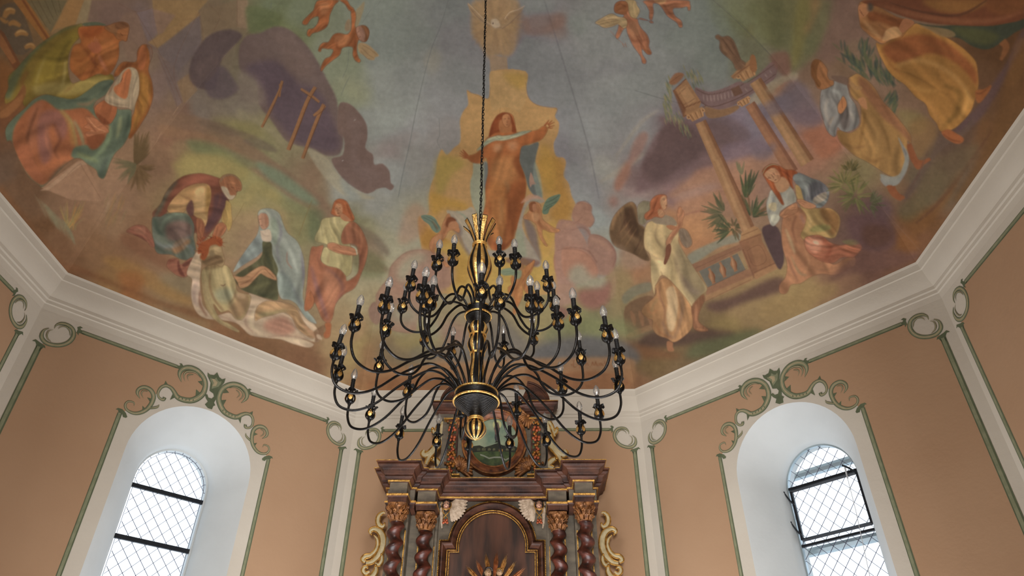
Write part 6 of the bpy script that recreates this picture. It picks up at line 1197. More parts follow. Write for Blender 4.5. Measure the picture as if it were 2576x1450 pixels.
v = striped('crown_vase', [(.030, 2.500), (.028, 2.60), (.036, 2.68), (.060, 2.75), (.077, 2.815), (.072, 2.88), (.056, 2.94), (.043, 2.985), (.036, 3.012), (.034, 3.05)], 9, .46, amp=.12)
g = rings([(.047, 3.006), (.046, 3.016), (.045, 2.997)], .0042); g.done('gilded_tie', [GOLD], v)
# flaring leaves above the tie
for k in range(9):
    a = 2*PI*k/9+.17; out = [.100, .112, .106][k % 3]; up = [3.205, 3.185, 3.195][k % 3]
    path = cat([(.032, 3.00), (.038, 3.04), (.053, 3.09), (.074, 3.14), (out, up)], 5); mb = CB(); L = []; R = []
    for i, (r, z) in enumerate(path):
        t = i/(len(path)-1); w = .006+.011*t**.8
        c = Vector((r*math.cos(a), r*math.sin(a), z)); s_ = Vector((-math.sin(a), math.cos(a), 0)); L.append(c+s_*w); R.append(c-s_*w)
    m_ = len(L); nrm = Vector((math.cos(a)*.0018, math.sin(a)*.0018, -.001))
    for sg in (1, -1):
        mb.add([p+nrm*sg for p in L]+[p+nrm*sg for p in R], [(i, i+1, m_+i+1, m_+i) for i in range(m_-1)], 0)
    mb.tube(L+R[::-1], .0030, 6, 1, closed=True)
    mb.done('crown_leaf', [GOLD, BLACK], v)
# chain and cable up to the vault
mb = CB(); z = 3.03; i = 0
top = LIP+1.17*S-.03
while z < top:
    lk = []; hl, hw = .0195, .0085
    for j in range(12):
        t = 2*PI*j/12; cx = hw*math.cos(t); cz = hl*(abs(math.sin(t))**.7)*(1 if math.sin(t) >= 0 else -1)
        a = (0.5 if i % 2 else 2.0)+.25*math.sin(i*.7); lk.append((cx*math.cos(a), cx*math.sin(a), z+cz))
    mb.tube(lk, .0028, 5, closed=True); z += .0305; i += 1
mb.done('chain', [BLACK])
mb = CB(); mb.tube([(.007*math.cos(q*.5), .007*math.sin(q*.5), 3.03+(top-3.03)*q/140) for q in range(141)], .0032, 6); mb.done('electric_cable', [BLACKM])
mb = CB(); mb.lathe([(.0, top+.03), (.05, top+.03), (.045, top), (.02, top-.04), (0, top-.05)]); mb.done('ceiling_rose', [BLACK])
# one bud, sleeve and bulb; copied for every arm
def bud():
    mb = MB()
    prof = cat([(.011, .000), (.024, .008), (.031, .025), (.029, .045), (.021, .062), (.020, .070), (.026, .079), (.038, .090)], 3)
    for k in range(4):
        a0 = PI/2*k; nw = 9; vs = []
        for i, (r, z) in enumerate(prof):
            t = i/(len(prof)-1); half = .62 if t < .5 else .62-.12*math.sin(PI*(t-.5)/.5)**2+.22*(t-.5)
            for j in range(nw):
                s_ = (j/(nw-1)-.5)*2; a = a0+half*s_; rr = r*(1-.05*s_*s_)+(.003*math.sin(4.5*s_+k) if t > .8 else 0)
                zz = z-(.010*s_*s_ if t > .9 else 0); vs.append((rr*math.cos(a), rr*math.sin(a), zz))
        n_ = len(prof); mb.add(vs, [(i*nw+j, i*nw+j+1, (i+1)*nw+j+1, (i+1)*nw+j) for i in range(n_-1) for j in range(nw-1)])
        mb.add([(x*.93, y*.93, z) for x, y, z in vs], [(i*nw+j, i*nw+j+1, (i+1)*nw+j+1, (i+1)*nw+j) for i in range(n_-1) for j in range(nw-1)])
        for e in (0, nw-1): mb.tube([vs[i*nw+e] for i in range(n_)], .0014, 4)
    mb.lathe([(0, -.012), (.009, -.012), (.012, 0), (.020, .006), (0, .01)], n=12)
    g = MB()
    for k in range(4):      # gilded drop on each petal
        a0 = PI/2*k; ring = []
        for q in range(16):
            t = 2*PI*q/16; ww = math.sin(t)*(.34 if math.cos(t) < 0 else .34*(1-math.cos(t))**1.0*1.0+.02); zz = .034-.021*math.cos(t+PI) if False else None
            s_ = math.cos(t)             # 1 = tip at the top, -1 = round foot
            z = .036+.030*s_ if s_ > 0 else .036+.022*s_
            ww = math.sin(t)*(.44*(1-s_**.75)+.03 if s_ > 0 else .44)
            r = np.interp(z, prof[:, 1], prof[:, 0])+.0012
            ring.append((r*math.cos(a0+ww), r*math.sin(a0+ww), z))
        c = ((.0335)*math.cos(a0), .0335*math.sin(a0), .030); g.add([c]+ring, [(0, 1+i, 1+(i+1) % 16) for i in range(16)])
    s = MB(); s.lathe([(.0, .004), (.0115, .004), (.0125, .02), (.0125, .124), (.0112, .126), (.0112, .129), (.0126, .131), (.0126, .138), (.0112, .140), (.0112, .143), (.0126, .145), (.0128, .158), (0, .158)], n=18)
    BZ = .006; bl = MB(); bl.lathe([(r_, z_+BZ) for r_, z_ in [(.0115, .150), (.0130, .156), (.0185, .171), (.0198, .184), (.0168, .202), (.0102, .217), (.0032, .227), (0, .2285)]], n=42)
    bi = MB(); bi.lathe([(0, .151), (.008, .152), (.0055, .160), (.0028, .166), (0, .174)], n=8, mi=1)
    for q in range(5):
        t = 2*PI*q/5; bi.tube([(.003*math.cos(t), .003*math.sin(t), .168), (.009*math.cos(t), .009*math.sin(t), .182), (.004*math.cos(t+.6), .004*math.sin(t+.6), .196)], .0005, 4, 1)
    bl.v = [(x*(1+.05*math.sin(7*math.atan2(y, x)+60*z)), y*(1+.05*math.sin(7*math.atan2(y, x)+60*z)), z) for x, y, z in bl.v]
    o = len(bl.v); bl.v += bi.v; bl.f += [tuple(i+o for i in f) for f in bi.f]; bl.m += bi.m
    return mb, g, s, bl
_mb, _g, _s, _bl = bud()
o_ = len(_mb.v); _mb.v += _g.v; _mb.f += [tuple(i+o_ for i in f) for f in _g.f]; _mb.m += [1]*len(_g.f)
P_OUT = [(.80,1.95),(.80,1.87),(.768,1.80),(.70,1.773),(.63,1.785),(.55,1.833),(.46,1.922),(.37,1.995),(.29,2.043),(.22,2.037),(.165,1.998),(.122,1.945),(.105,1.90)]
P_MID = [(.59,2.1),(.59,2.0),(.557,1.935),(.49,1.900),(.41,1.915),(.363,1.97),(.335,2.04),(.28,2.095),(.21,2.10),(.15,2.05),(.105,1.965),(.085,1.89)]
P_TOP = [(.47,2.447),(.467,2.385),(.437,2.335),(.375,2.308),(.31,2.325),(.262,2.40),(.225,2.495),(.175,2.54),(.11,2.53),(.078,2.49),(.060,2.47)]
P_INN = [(.38,2.3),(.372,2.21),(.335,2.168),(.27,2.245),(.22,2.36),(.15,2.455),(.10,2.475),(.06,2.455)]
CUPS = dict(a1=(1097.4,679),a2=(1138.6,667),a3=(1257,669),a4=(1298,675),a5=(1060,761),a6=(1082,779),a7=(1210,755),a8=(1256,778),a9=(1337.6,785.6),a10=(1379.7,732),
b1=(1030.7,731),b2=(1010,786),b3=(963.4,787.6),b4=(889,832.4),b5=(967,846),b6=(1069,787),b7=(1065.6,869),b8=(1135.5,899),
c1=(840.6,904),c2=(847,958),c3=(879,1015.4),c4=(951,937.4),c5=(929.4,1056.6),c6=(1023.5,1001),
e3=(1406,828),e4=(1449,816.6),e5=(1530.4,860.5),e6=(1355,787),e7=(1343,867),e8=(1464,917),e9=(1561,917),e10=(1559,987),e11=(1415.7,992),e12=(1268,894),e13=(1509,1055),e14=(1462,1094.6),e15=(1301,1046),e16=(1396,782),
g1=(1097.5,1124.7),g2=(1178.6,1135),g3=(1283,1129.5),g4=(1374.7,1122.8),g5=(1160,1051),g6=(1003,1105))
TIER = {}
for k in 'a1 a2 a3 a4 b1 b2 a10 e16 b7 e7 b8 e12'.split(): TIER[k] = (2.45, P_TOP)
for k in 'b6 e6'.split(): TIER[k] = (2.30, P_INN)
for k in 'a6 a8 e3 b5 c4 c6 g5 e15 e11 e8'.split(): TIER[k] = (2.10, P_MID)
for k in CUPS:
    if k not in TIER: TIER[k] = (1.95, P_OUT)
protos = None
for k, (px, py) in CUPS.items():
    h, prof = TIER[k]; d = ray(px, py); p = d*h/d[2]; x = p[0]-ax_x(h); y = p[1]-DC; R0 = math.hypot(x, y); a = math.atan2(y, x)
    rn, hn = prof[0]; pts = []
    prof = [(rn, hn-.001)]+prof[1:]
    for r, z in cat(prof, 5):
        f = R0/rn; rr = r*f if r > .2 else r*(1+(f-1)*max(0, (r-.08)/.12))
        zz = z+(h-hn)
        # the arm leaves its cup plumb, whatever the lean of the stem
        pts.append((rr*math.cos(a), rr*math.sin(a), zz))
    mb = MB(); lean = lambda r: min(1., max(0., r/R0))
    mb.tube([(q[0]+ax_x(h if math.hypot(q[0], q[1]) > .25 else q[2]), q[1]+DC, q[2]+EYE) for q in pts], .0072, 9)
    q = pts[len(pts)//2+6]
    arm = mb.build('arm', [BLACK], ch)
    base = Vector((p[0], p[1], h+EYE))
    if protos is None:
        c1 = _mb.build('candle_cup', [BLACK, GOLD], None, sharp=50); c2 = _s.build('candle_sleeve', [BLACKM], None, sharp=30); c3 = _bl.build('bulb', [BULB, BULBIN], None, sharp=60); protos = (c1, c2, c3); cs = protos
    else:
        cs = []
        for o in protos: q = o.copy(); COL.objects.link(q); cs.append(q)
    rot = rnd.uniform(0, PI/2); lean_ = rnd.uniform(.03, .09); tilt = Matrix.Rotation(-lean_*math.cos(a)+rnd.uniform(-.02, .02), 4, 'Y') @ Matrix.Rotation(lean_*math.sin(a)+rnd.uniform(-.02, .02), 4, 'X')
    for o in cs:
        o.parent = arm; o.matrix_parent_inverse = Matrix.Identity(4)
        o.matrix_parent_inverse = (Matrix.Translation(ch.location) @ arm.matrix_parent_inverse).inverted() if False else Matrix.Identity(4)
        o.matrix_basis = Matrix.Translation(base) @ tilt @ Matrix.Rotation(rot, 4, 'Z')
# ------------------------------------------------------------------ altarpiece on the altar wall
XC = -.365
alt = empty('altarpiece', (XC, 7.3, 0)); tag(alt, 'tall dark brown marbled baroque altarpiece with twisted columns, gilding and an oval picture on top', 'altarpiece')
def both(fn):
    for m in (-1, 1): fn(m)
def box_levels(mb, w0, w1, yf, yb, prof, m=1, mi=None):
    "moulded block between w0 and w1 from the centre line; prof [(overhang, z, material)]"
    o = len(mb.v); 
    for (ov, z, *_) in prof:
        a, b = w0-ov, w1+ov
        for x, y in ((a, yb), (a, yf-ov), (b, yf-ov), (b, yb)): mb.v.append((XC+m*x, y, z+EYE))
    n = len(prof)
    for i in range(n-1):
        mt = prof[i+1][2] if len(prof[i+1]) > 2 else 0
        for j in range(4):
            mb.f.append((o+4*i+j, o+4*i+(j+1) % 4, o+4*i+4+(j+1) % 4, o+4*i+4+j)); mb.m.append(mt)
    mb.f.append((o, o+1, o+2, o+3)); mb.m.append(0); k = o+4*(n-1); mb.f.append((k, k+1, k+2, k+3)); mb.m.append(0)
def torus(o0, z0, o1, z1, n=6, mt=0):
    "half round moulding swelling outwards while it climbs"
    out = []
    for i in range(n+1):
        t = PI*i/n; out.append((o0+(o1-o0)*i/n+.5*(z1-z0)*math.sin(t), z0+(z1-z0)*i/n, mt))
    return out
CORN = [(0, 2.752, 0), (.006, 2.757, 0), (.016, 2.758, 1), (.017, 2.772, 1), (.010, 2.774, 0)]+torus(.014, 2.776, .040, 2.815)+[(.052, 2.824, 0), (.060, 2.828, 0), (.064, 2.866, 0), (.076, 2.872, 0)]+torus(.080, 2.878, .112, 2.920)+[(.132, 2.926, 0), (.136, 2.934, 0), (.140, 2.934, 1), (.140, 2.941, 1)]
ARCHI = [(0, 2.552, 0), (.0, 2.600, 0), (.012, 2.612, 0), (.014, 2.612, 1), (.016, 2.632, 1), (.004, 2.634, 0), (0, 2.642, 0)]
ent = MB()
for m in (-1, 1):
    fr = MB()
    for (a, b, yf, yb) in ((.85, 1.04, 6.95, 7.45), (.80, 1.095, 7.155, 7.66), (.585, .785, 7.19, 7.6)):
        box_levels(ent, a, b, yf, yb, CORN, m); box_levels(ent, a, b, yf, yb, ARCHI, m)
        box_levels(fr, a-.001+.006, b-.006, yf+.006, yb, [(0, 2.636, 0), (0, 2.76, 0)], m)
    fr.build('frieze_block', [STONE], alt, smooth=False)
box_levels(ent, -.62, .62, 7.42, 7.66, CORN)
o = ent.build('entablature', [MARBLE, GOLDD], alt, sharp=30)
# back wall of the retable
for m in (-1, 1):
    mb = MB()
    box_levels(mb, .60, 1.09, 7.36, 7.66, [(0, .9, 0), (0, 2.56, 0)], m)
    box_levels(mb, .855, 1.035, 7.20, 7.40, [(0, .9, 0), (0, 2.555, 0)], m)
    box_levels(mb, .575, .775, 7.43, 7.60, [(0, .9, 0), (0, 2.555, 0)], m)
    mb.build('back_panel', [STONE], alt, smooth=False)
for m in (-1, 1):
    for w, y, w_, zt in ((.872, 7.192, .012, 2.34), (1.018, 7.192, .010, 2.34), (.755, 7.352, .012, 2.30), (.705, 7.353, .008, 2.30), (.598, 7.42, .010, 2.25), (.765, 7.42, .010, 2.32)):
        mb = MB(); mb.box(*sorted((XC+m*(w-w_/2), XC+m*(w+w_/2))), y-.010, y+.02, .9+EYE, zt+EYE); mb.build('gilded_fillet', [GOLDD], alt, smooth=False)
# spandrel panel with the arched recess
ZA = 2.285; RO, RI = .462, .372
def arch_path(r, zstep, wout, zb=.9, n=40):
    "from the lower left up, round and down again, with the shoulder step"
    a0 = math.asin(max(-1, min(1, (zstep-ZA)/r))); pts = [(-wout, zb), (-wout, zstep), (-r*math.cos(a0), zstep)]
    for i in range(1, n): t = PI-a0-(PI-2*a0)*i/n; pts.append((r*math.cos(t), ZA+r*math.sin(t)))
    return pts+[(r*math.cos(a0), zstep), (wout, zstep), (wout, zb)]
mb = MB(); tofn = lambda y: (lambda a, c: Vector((XC+a, y, c+EYE)))
hole = arch_path(RO-.02, 2.335, .535, .92)
fill([[(-.62, .9), (.62, .9), (.62, 2.77), (-.62, 2.77)], hole], tofn(7.50), 0, mb)
k = len(hole); mb.add([tofn(7.50)(*p) for p in hole]+[tofn(7.60)(*p) for p in hole], [(i, (i+1) % k, k+(i+1) % k, k+i) for i in range(k)])
mb.build('spandrel_panel', [STONE], alt, smooth=False)
mb = MB(); fill([arch_path(RI+.02, 2.24, .485, .92)], tofn(7.565), 0, mb); mb.build('recess_panel', [PANEL], alt, smooth=False)
# frame: big dark half-round between two gilded bead rows
p_o = arch_path(RO, 2.335, .553); p_i = arch_path(RI, 2.238, .470)
mid = [((a[0]+b[0])/2, (a[1]+b[1])/2) for a, b in zip(p_o, p_i)]
mb = MB(); k = len(mid); cols = 9
for a, b in zip(p_o, p_i):
    for j in range(cols):
        t = j/(cols-1); q = (a[0]+(b[0]-a[0])*t, a[1]+(b[1]-a[1])*t); dep = 7.50-.055*math.sin(PI*min(1, t*1.25))+(.05*max(0, t-.8)/.2 if t > .8 else 0); mb.v.append((XC+q[0], dep, q[1]+EYE))
for i in range(k-1):
    for j in range(cols-1): mb.f.append((i*cols+j, i*cols+j+1, (i+1)*cols+j+1, (i+1)*cols+j)); mb.m.append(0)
mb.build('arch_frame', [MARBLE], alt, sharp=35)
def beads(nm, path, y, r, step):
    L = [Vector((p[0], 0, p[1])) for p in path]; mb = MB(); mb.tube([(XC+p.x, y+.004, p.z+EYE) for p in L], r*.9, 6); acc = 0
    for i in range(len(L)-1):
        seg = (L[i+1]-L[i]); ln = seg.length; t = acc
        while t < ln: c = L[i]+seg*(t/ln); mb.ball((XC+c.x, y, c.z+EYE), r, 6, 4); t += step
        acc = t-ln
    return mb.build(nm, [GOLDD], alt, sharp=60)
beads('bead_moulding', p_o, 7.485, .0075, .017); beads('bead_moulding', arch_path(RI, 2.238, .470), 7.50, .0070, .015); beads('bead_moulding', arch_path(RI-.020, 2.222, .448), 7.51, .0070, .015)
# twisted columns with capitals
def twisted(w, y, m, ztop):
    mb = MB(); n = 16; zz = np.linspace(.95, ztop, 130); hand = 1 if m < 0 else -1
    for i, z in enumerate(zz):
        ph = hand*2*PI*z/.165+m*1.2; env = min(1, (ztop-z)/.04); ox_, oy_ = .015*math.cos(ph)*env, .015*math.sin(ph)*env; r = .066
        for j in range(n):
            a = 2*PI*j/n; g = 1+.09*math.cos(a-ph)+.025*math.cos(2*(a-ph)); mb.v.append((XC+m*w+ox_+r*g*math.cos(a), y+oy_+r*g*math.sin(a), z+EYE))
    mb.f += [(i*n+j, i*n+(j+1) % n, (i+1)*n+(j+1) % n, (i+1)*n+j) for i in range(len(zz)-1) for j in range(n)]; mb.m += [0]*((len(zz)-1)*n)
    col = mb.build('twisted_column', [COLM], alt, sharp=60)
    cp = MB(); c = (XC+m*w, y, ztop+EYE); hh = .175
    cp.lathe([(.0, 0), (.068, 0), (.074, .006), (.068, .012), (.062, .02), (.060, .08), (.072, .13), (.098, .158), (0, .16)], c, 20)
    # abacus with hollow sides
    ab = []
    for q in range(32):
        t = 2*PI*q/32; rr = .128-.030*abs(math.cos(2*t))**1.0; ab.append((c[0]+rr*math.cos(t+PI/4*0), c[1]+rr*math.sin(t), 0))
    kk = 32; cp.add([(p[0], p[1], c[2]+z) for z in (.150, .158, .178) for p in ab], [(r*kk+i, r*kk+(i+1) % kk, (r+1)*kk+(i+1) % kk, (r+1)*kk+i) for r in range(2) for i in range(kk)]+[tuple(range(kk))])
    for row, (nn, z0, L, r0) in enumerate(((9, .012, .060, .064), (9, .055, .070, .066))):
        for q in range(nn):
            a = 2*PI*(q+.5*row)/nn
            for da, sc in ((-.13, .8), (0, 1), (.13, .8)):
                pts = [(r0, z0), (r0+.006, z0+L*.5*sc), (r0+.018, z0+L*.9*sc), (r0+.032, z0+L*.96*sc), (r0+.036, z0+L*.80*sc)]
                cp.tube([(c[0]+r*math.cos(a+da), c[1]+r*math.sin(a+da), c[2]+z) for r, z in pts], [.009, .010, .009, .007, .004], 5)
    for q in range(4):
        a = PI/4+PI/2*q; sp = []
        for t in np.linspace(0, 3.6*PI, 22): rr = .024*(1-t/(4.2*PI)); sp.append((.108+rr*math.cos(t-PI/2)*1.0, .132+rr*math.sin(t-PI/2)))
        for da in (-.10, .10): cp.tube([(c[0]+r*math.cos(a+da), c[1]+r*math.sin(a+da), c[2]+z) for r, z in sp], .0062, 5)
    for q in range(4):
        a = PI/2*q; cp.ball((c[0]+.100*math.cos(a), c[1]+.100*math.sin(a), c[2]+.158), .017, 8, 5)
    for q in range(6): 
        a = PI/3*q+.3; cp.ball((c[0]+.085*math.cos(a), c[1]+.085*math.sin(a), c[2]+.085), .011, 6, 4)
    cp.build('capital', [COPPER], col, sharp=50)
    pd = MB(); pd.box(c[0]-.10, c[0]+.10, y-.10, y+.10, .0, .95+EYE); pd.build('pedestal', [STONE], col, smooth=False)
both(lambda m: twisted(.945, 7.055, m, 2.375)); both(lambda m: twisted(.685, 7.295, m, 2.362))
# carved ornament: cream ribbon with gilded edges, traced as scrolls
def carved(nm, strokes, Y, parent=alt, depth=.018, mirror=True, mats=None, base=(900, 1140, 4.678)):
    for m in ((-1, 1) if mirror else (-1,)):
        mb = MB()
        for tr in strokes:
            t = np.array(tr, float); P_ = []
            for x, y, w in t:
                q = at(base[0]+x/base[2], base[1]+y/base[2], Y); P_.append((q.x-XC, q.z, 1.15*w/base[2]/235.))
            c = cat(P_, 6); k = len(c); d = np.gradient(c[:, :2], axis=0); d /= np.linalg.norm(d, axis=1)[:, None]+1e-9; nn = np.stack([-d[:, 1], d[:, 0]], 1)
            f = lambda a, z, y: (XC-m*a, y, z)
            vs = []
            for i in range(k):
                w = c[i, 2]/2
                for s_, dp in ((-1, .4), (-.55, .9), (0, 1), (.55, .9), (1, .4)): q = c[i, :2]+nn[i]*w*s_; vs.append(f(q[0], q[1], Y-depth*dp))
            mb.add(vs, [(i*5+j, i*5+j+1, (i+1)*5+j+1, (i+1)*5+j) for i in range(k-1) for j in range(4)], 0)
            for s_ in (-1, 1):
                mb.tube([f(*(c[i, :2]+nn[i]*c[i, 2]/2*s_), Y-depth*.6) for i in range(k)], [max(.0035, min(.009, .20*c[i, 2])) for i in range(k)], 6, 1)
            mb.ball(f(c[0, 0], c[0, 1], Y-depth*.7), max(.008, c[3, 2]*.5), 8, 6, 1)
        mb.build(nm, mats or [CREAMW, GOLDD], parent, sharp=60)
carved('side_scroll', [[(318,835,12),(300,870,34),(262,862,44),(240,810,44),(252,748,40),(290,712,30),(326,712,10)],
    [(165,965,10),(150,925,34),(190,900,44),(250,920,54),(290,980,60),(298,1070,62),(272,1160,60),(222,1240,52),(160,1290,44),(100,1300,34)],
    [(195,975,8),(230,1020,26),(235,1090,30),(205,1160,34),(150,1210,38),(90,1225,44),(62,1262,40),(92,1288,22)],
    [(280,1200,16),(285,1260,34),(250,1320,34),(210,1300,20)],
    [(120,1360,14),(90,1345,30),(68,1385,38),(95,1425,34),(140,1400,20)],[(215,1330,20),(215,1390,44),(180,1450,54),(120,1500,50),(80,1600,60),(110,1700,60)]], 7.52)
# upper storey
up = MB(); Y2 = 7.44
def pxbox(nm, mt, x0, x1, y0, y1, Yf, Yb):
    a = at(x0, y1, Yf); b = at(x1, y0, Yf); w0, w1 = b.x-XC, a.x-XC
    for m in (1, -1):
        xs = sorted((XC+m*w0, XC+m*w1)); mb = MB(); mb.box(xs[0], xs[1], Yf, Yb, a.z, b.z); mb.build(nm, [mt], alt, smooth=False)
mb = MB(); a = at(1105, 1196, 7.47); b = at(1105, 1040, 7.47); wS = XC-a.x
mb.box(XC-wS, XC+wS, 7.47, 7.52, 2.94+EYE, b.z+.03); mb.build('upper_back_panel', [STONE], alt, smooth=False)
pxbox('upper_pilaster', MARBLE, 1121, 1154, 1054, 1192, 7.40, 7.48)
pxbox('gilded_fillet', GOLDD, 1117, 1158, 1051.5, 1054.5, 7.385, 7.48); pxbox('gilded_fillet', GOLDD, 1136, 1156, 1192, 1196, 7.385, 7.48)
# fruit hangings on the pilasters
for m in (-1, 1):
    mb = MB(); r2 = random.Random(5)
    p0 = at(1138, 1066, 7.39); p1 = at(1134, 1186, 7.39); x0, x1 = -(p0.x-XC), -(p1.x-XC)
    for i, (t, big) in enumerate(((.02, .5), (.13, 1), (.24, .7), (.33, 1), (.44, .5), (.56, .6), (.66, 1), (.76, .8), (.88, 1), (.97, .5))):
        x = XC+m*(x0+(x1-x0)*t); z = p0.z+(p1.z-p0.z)*t
        for q in range(5 if big == 1 else 3):
            a = 2*PI*q/5+i; mb.ball((x+.034*math.cos(a)*big, 7.385-.01*(q % 2), z+.022*math.sin(a)), .019*(.7+.3*big), 8, 6, 0 if (i % 2) else 1)
        for q in range(4):
            a = PI/4+PI/2*q; mb.ball((x+.042*math.cos(a), 7.395, z+.034*math.sin(a)), (.020, .008, .012), 6, 4, 2)
    mb.build('fruit_hanging', [FRUIT, FRUITG, LEAFM], alt, sharp=60)
UC = lambda z: [(0, z, 0)]+torus(.004, z+.004, .020, z+.034)+[(.034, z+.04, 0), (.036, z+.075, 0), (.040, z+.075, 0)]+torus(.044, z+.080, .070, z+.118)+[(.086, z+.124, 0), (.086, z+.131, 1)]
zc = at(1138, 1042, 7.40).z-EYE
mb = MB()
for m in (-1, 1): box_levels(mb, .470, .650, 7.40, 7.52, UC(zc), m)
box_levels(mb, -.5, .5, 7.45, 7.52, UC(zc)); mb.build('upper_entablature', [MARBLE, GOLDD], alt, sharp=30)
for m in (-1, 1): mb = MB(); box_levels(mb, .475, .645, 7.405, 7.5, [(0, zc-.06, 0), (0, zc+.002, 0)], m); mb.build('upper_frieze_block', [STONE], alt, smooth=False)
# broken segmental pediment with ribbed infill
zt = zc+.131
for m in (-1, 1):
    mb = MB(); cx = .30; n = 16; R1, R2 = .33, .235
    arc = [(cx+R1*math.cos(t), zt+R1*.82*math.sin(t)) for t in np.linspace(0.02, 1.30, n)]; arc2 = [(cx+R2*math.cos(t)*.96, zt+R2*.82*math.sin(t)) for t in np.linspace(0.02, 1.30, n)]
    for (A_, B_, yf, yb) in ((arc, arc2, 7.36, 7.50),):
        vs = [(XC+m*p[0], y, p[1]+EYE) for y in (yf, yb) for l in (A_, B_) for p in l]
        fs = [(i, i+1, n+i+1, n+i) for i in range(n-1)]+[(2*n+i, 2*n+i+1, 3*n+i+1, 3*n+i) for i in range(n-1)]+[(i, i+1, 2*n+i+1, 2*n+i) for i in range(n-1)]+[(n+i, n+i+1, 3*n+i+1, 3*n+i) for i in range(n-1)]+[(0, n, 3*n, 2*n), (n-1, 2*n-1, 4*n-1, 3*n-1)]
        mb.add(vs, fs)
    for off, r in ((0, .012), (-.03, .008)):
        mb.tube([(XC+m*(cx+(R1+off)*math.cos(t)), 7.352, zt+EYE+(R1+off)*.82*math.sin(t)) for t in np.linspace(0, 1.32, 18)], r, 6)
    for t in np.linspace(.15, 1.2, 8):
        mb.tube([(XC+m*(cx+.02*math.cos(t)), 7.40, zt+EYE+.02), (XC+m*(cx+R2*math.cos(t)), 7.38, zt+EYE+R2*.82*math.sin(t))], [.010, .018], 6)
    vs = [(XC+m*cx, 7.42, zt+EYE)]+[(XC+m*p[0], 7.42, p[1]+EYE) for p in arc2]; mb.add(vs, [(0, i, i+1) for i in range(1, n)])
    mb.tube([(XC+m*(.27+.035*math.cos(t)*(1-t/12)), 7.37, zt+EYE+.045+.035*math.sin(t)*(1-t/12)) for t in np.linspace(0, 8, 24)], .011, 6)
    mb.build('broken_pediment', [MARBLE], alt, sharp=40)
# oval picture
cp = at(1245, 1113, 7.43); rz = (at(1245, 1031, 7.43).z-at(1245, 1196, 7.43).z)/2; cp.x = XC+.002; rx = .372
def oval(r, y, n=56): return [(cp.x+rx*r*math.cos(2*PI*i/n), y, cp.z+rz*r*math.sin(2*PI*i/n)) for i in range(n)]
mb = MB(); prof = [(1.0, 7.46), (1.0, 7.41), (.975, 7.39), (.94, 7.385), (.90, 7.40), (.86, 7.40), (.80, 7.41), (.745, 7.42), (.735, 7.44)]; n = 56
for r, y in prof: mb.v += oval(r, y)
for i in range(len(prof)-1):
    for j in range(n): mb.f.append((i*n+j, i*n+(j+1) % n, (i+1)*n+(j+1) % n, (i+1)*n+j)); mb.m.append(0)
OVM = mat('red_brown_bronzed_wood', (140, 84, 50), .45, .1, rgb2=(74, 38, 24), scale=14)
fr_ = mb.build('oval_frame', [OVM], alt, sharp=40)
mb = MB(); mb.tube(oval(.97, 7.385), .010, 6, closed=True); mb.tube(oval(.735, 7.42), .007, 6, closed=True); mb.build('gilded_rim', [COPPER], fr_)
SKYP = mat('painted_cloudy_sky', (164, 170, 138), .4, rgb2=(96, 120, 104), scale=5, lo=.3, hi=.7); LANDP = mat('painted_dark_meadow', (78, 96, 52), .4, rgb2=(36, 52, 30), scale=12); HILLP = mat('painted_dark_hill', (44, 48, 32), .4, rgb2=(28, 32, 24), scale=18)
FIGP = mat('painted_mother_figure', (104, 80, 70), .4, rgb2=(46, 52, 58), scale=26); HALOP = mat('painted_halo', (176, 176, 126), .4); TOWNP = mat('painted_houses', (100, 98, 70), .4, rgb2=(60, 64, 44), scale=40); RIBP = mat('painted_banner', (140, 146, 130), .4); BARNP = mat('painted_barn', (150, 110, 54), .4)
mb = MB(); pn = oval(.75, 7.445); mb.add([(cp.x, 7.445, cp.z)]+pn, [(0, 1+i, 1+(i+1) % n) for i in range(n)], 0)
def pic(pts, d, mi):
    fill([[(max(-.73, min(.73, a)), b) for a, b in pts]], lambda a, b: Vector((cp.x+rx*a, 7.4445-d, cp.z+rz*b)), mi, mb)
e = lambda b: math.sqrt(max(0, .74**2-b*b))
pic([(-e(-.12), -.12), (-.6, -.10), (-.45, -.08), (-.3, -.14), (-.1, -.08), (.1, -.01), (.25, -.08), (.45, -.12), (.6, -.10), (e(-.16), -.16)]+[(e(b), b) for b in (-.3, -.45, -.6, -.72)]+[(-e(b), b) for b in (-.72, -.6, -.45, -.3)], .0006, 2)
pic([(-e(-.30), -.30), (-.2, -.26), (.3, -.27), (e(-.30), -.30)]+[(e(b), b) for b in (-.45, -.6, -.73)]+[(-e(b), b) for b in (-.73, -.6, -.45)], .0012, 1)
for a, w, h_ in ((-.52, .10, .06), (-.38, .12, .07), (-.2, .10, .05), (-.05, .08, .05), (.35, .10, .05), (.5, .12, .08)): pic([(a, -.24), (a+w, -.24), (a+w, -.24+h_), (a+w/2, -.21+h_), (a, -.24+h_)], .0018, 5)
pic([(.14, -.27), (.26, -.27), (.26, -.20), (.14, -.20)], .002, 7); pic([(.0, .0), (.14, .0), (.07, .07)], .0018, 2)
pic([(.07+.14*math.cos(t), .56+.14*math.sin(t)) for t in np.linspace(0, 6.0, 16)], .0008, 4)
pic([(.03, .62), (.10, .63), (.13, .52), (.16, .42), (.13, .28), (.12, .14), (.14, .06), (.03, .05), (.0, .14), (.01, .3), (-.02, .42), (.0, .54)], .0022, 3)
q = [(-.42, -.34), (-.30, -.38), (-.15, -.45), (.0, -.42), (.18, -.42), (.35, -.50), (.5, -.42)]; pic(q+[(a, b-.045) for a, b in q[::-1]], .0020, 6)
mb.build('oval_picture', [SKYP, LANDP, HILLP, FIGP, HALOP, TOWNP, RIBP, BARNP], fr_, smooth=False)
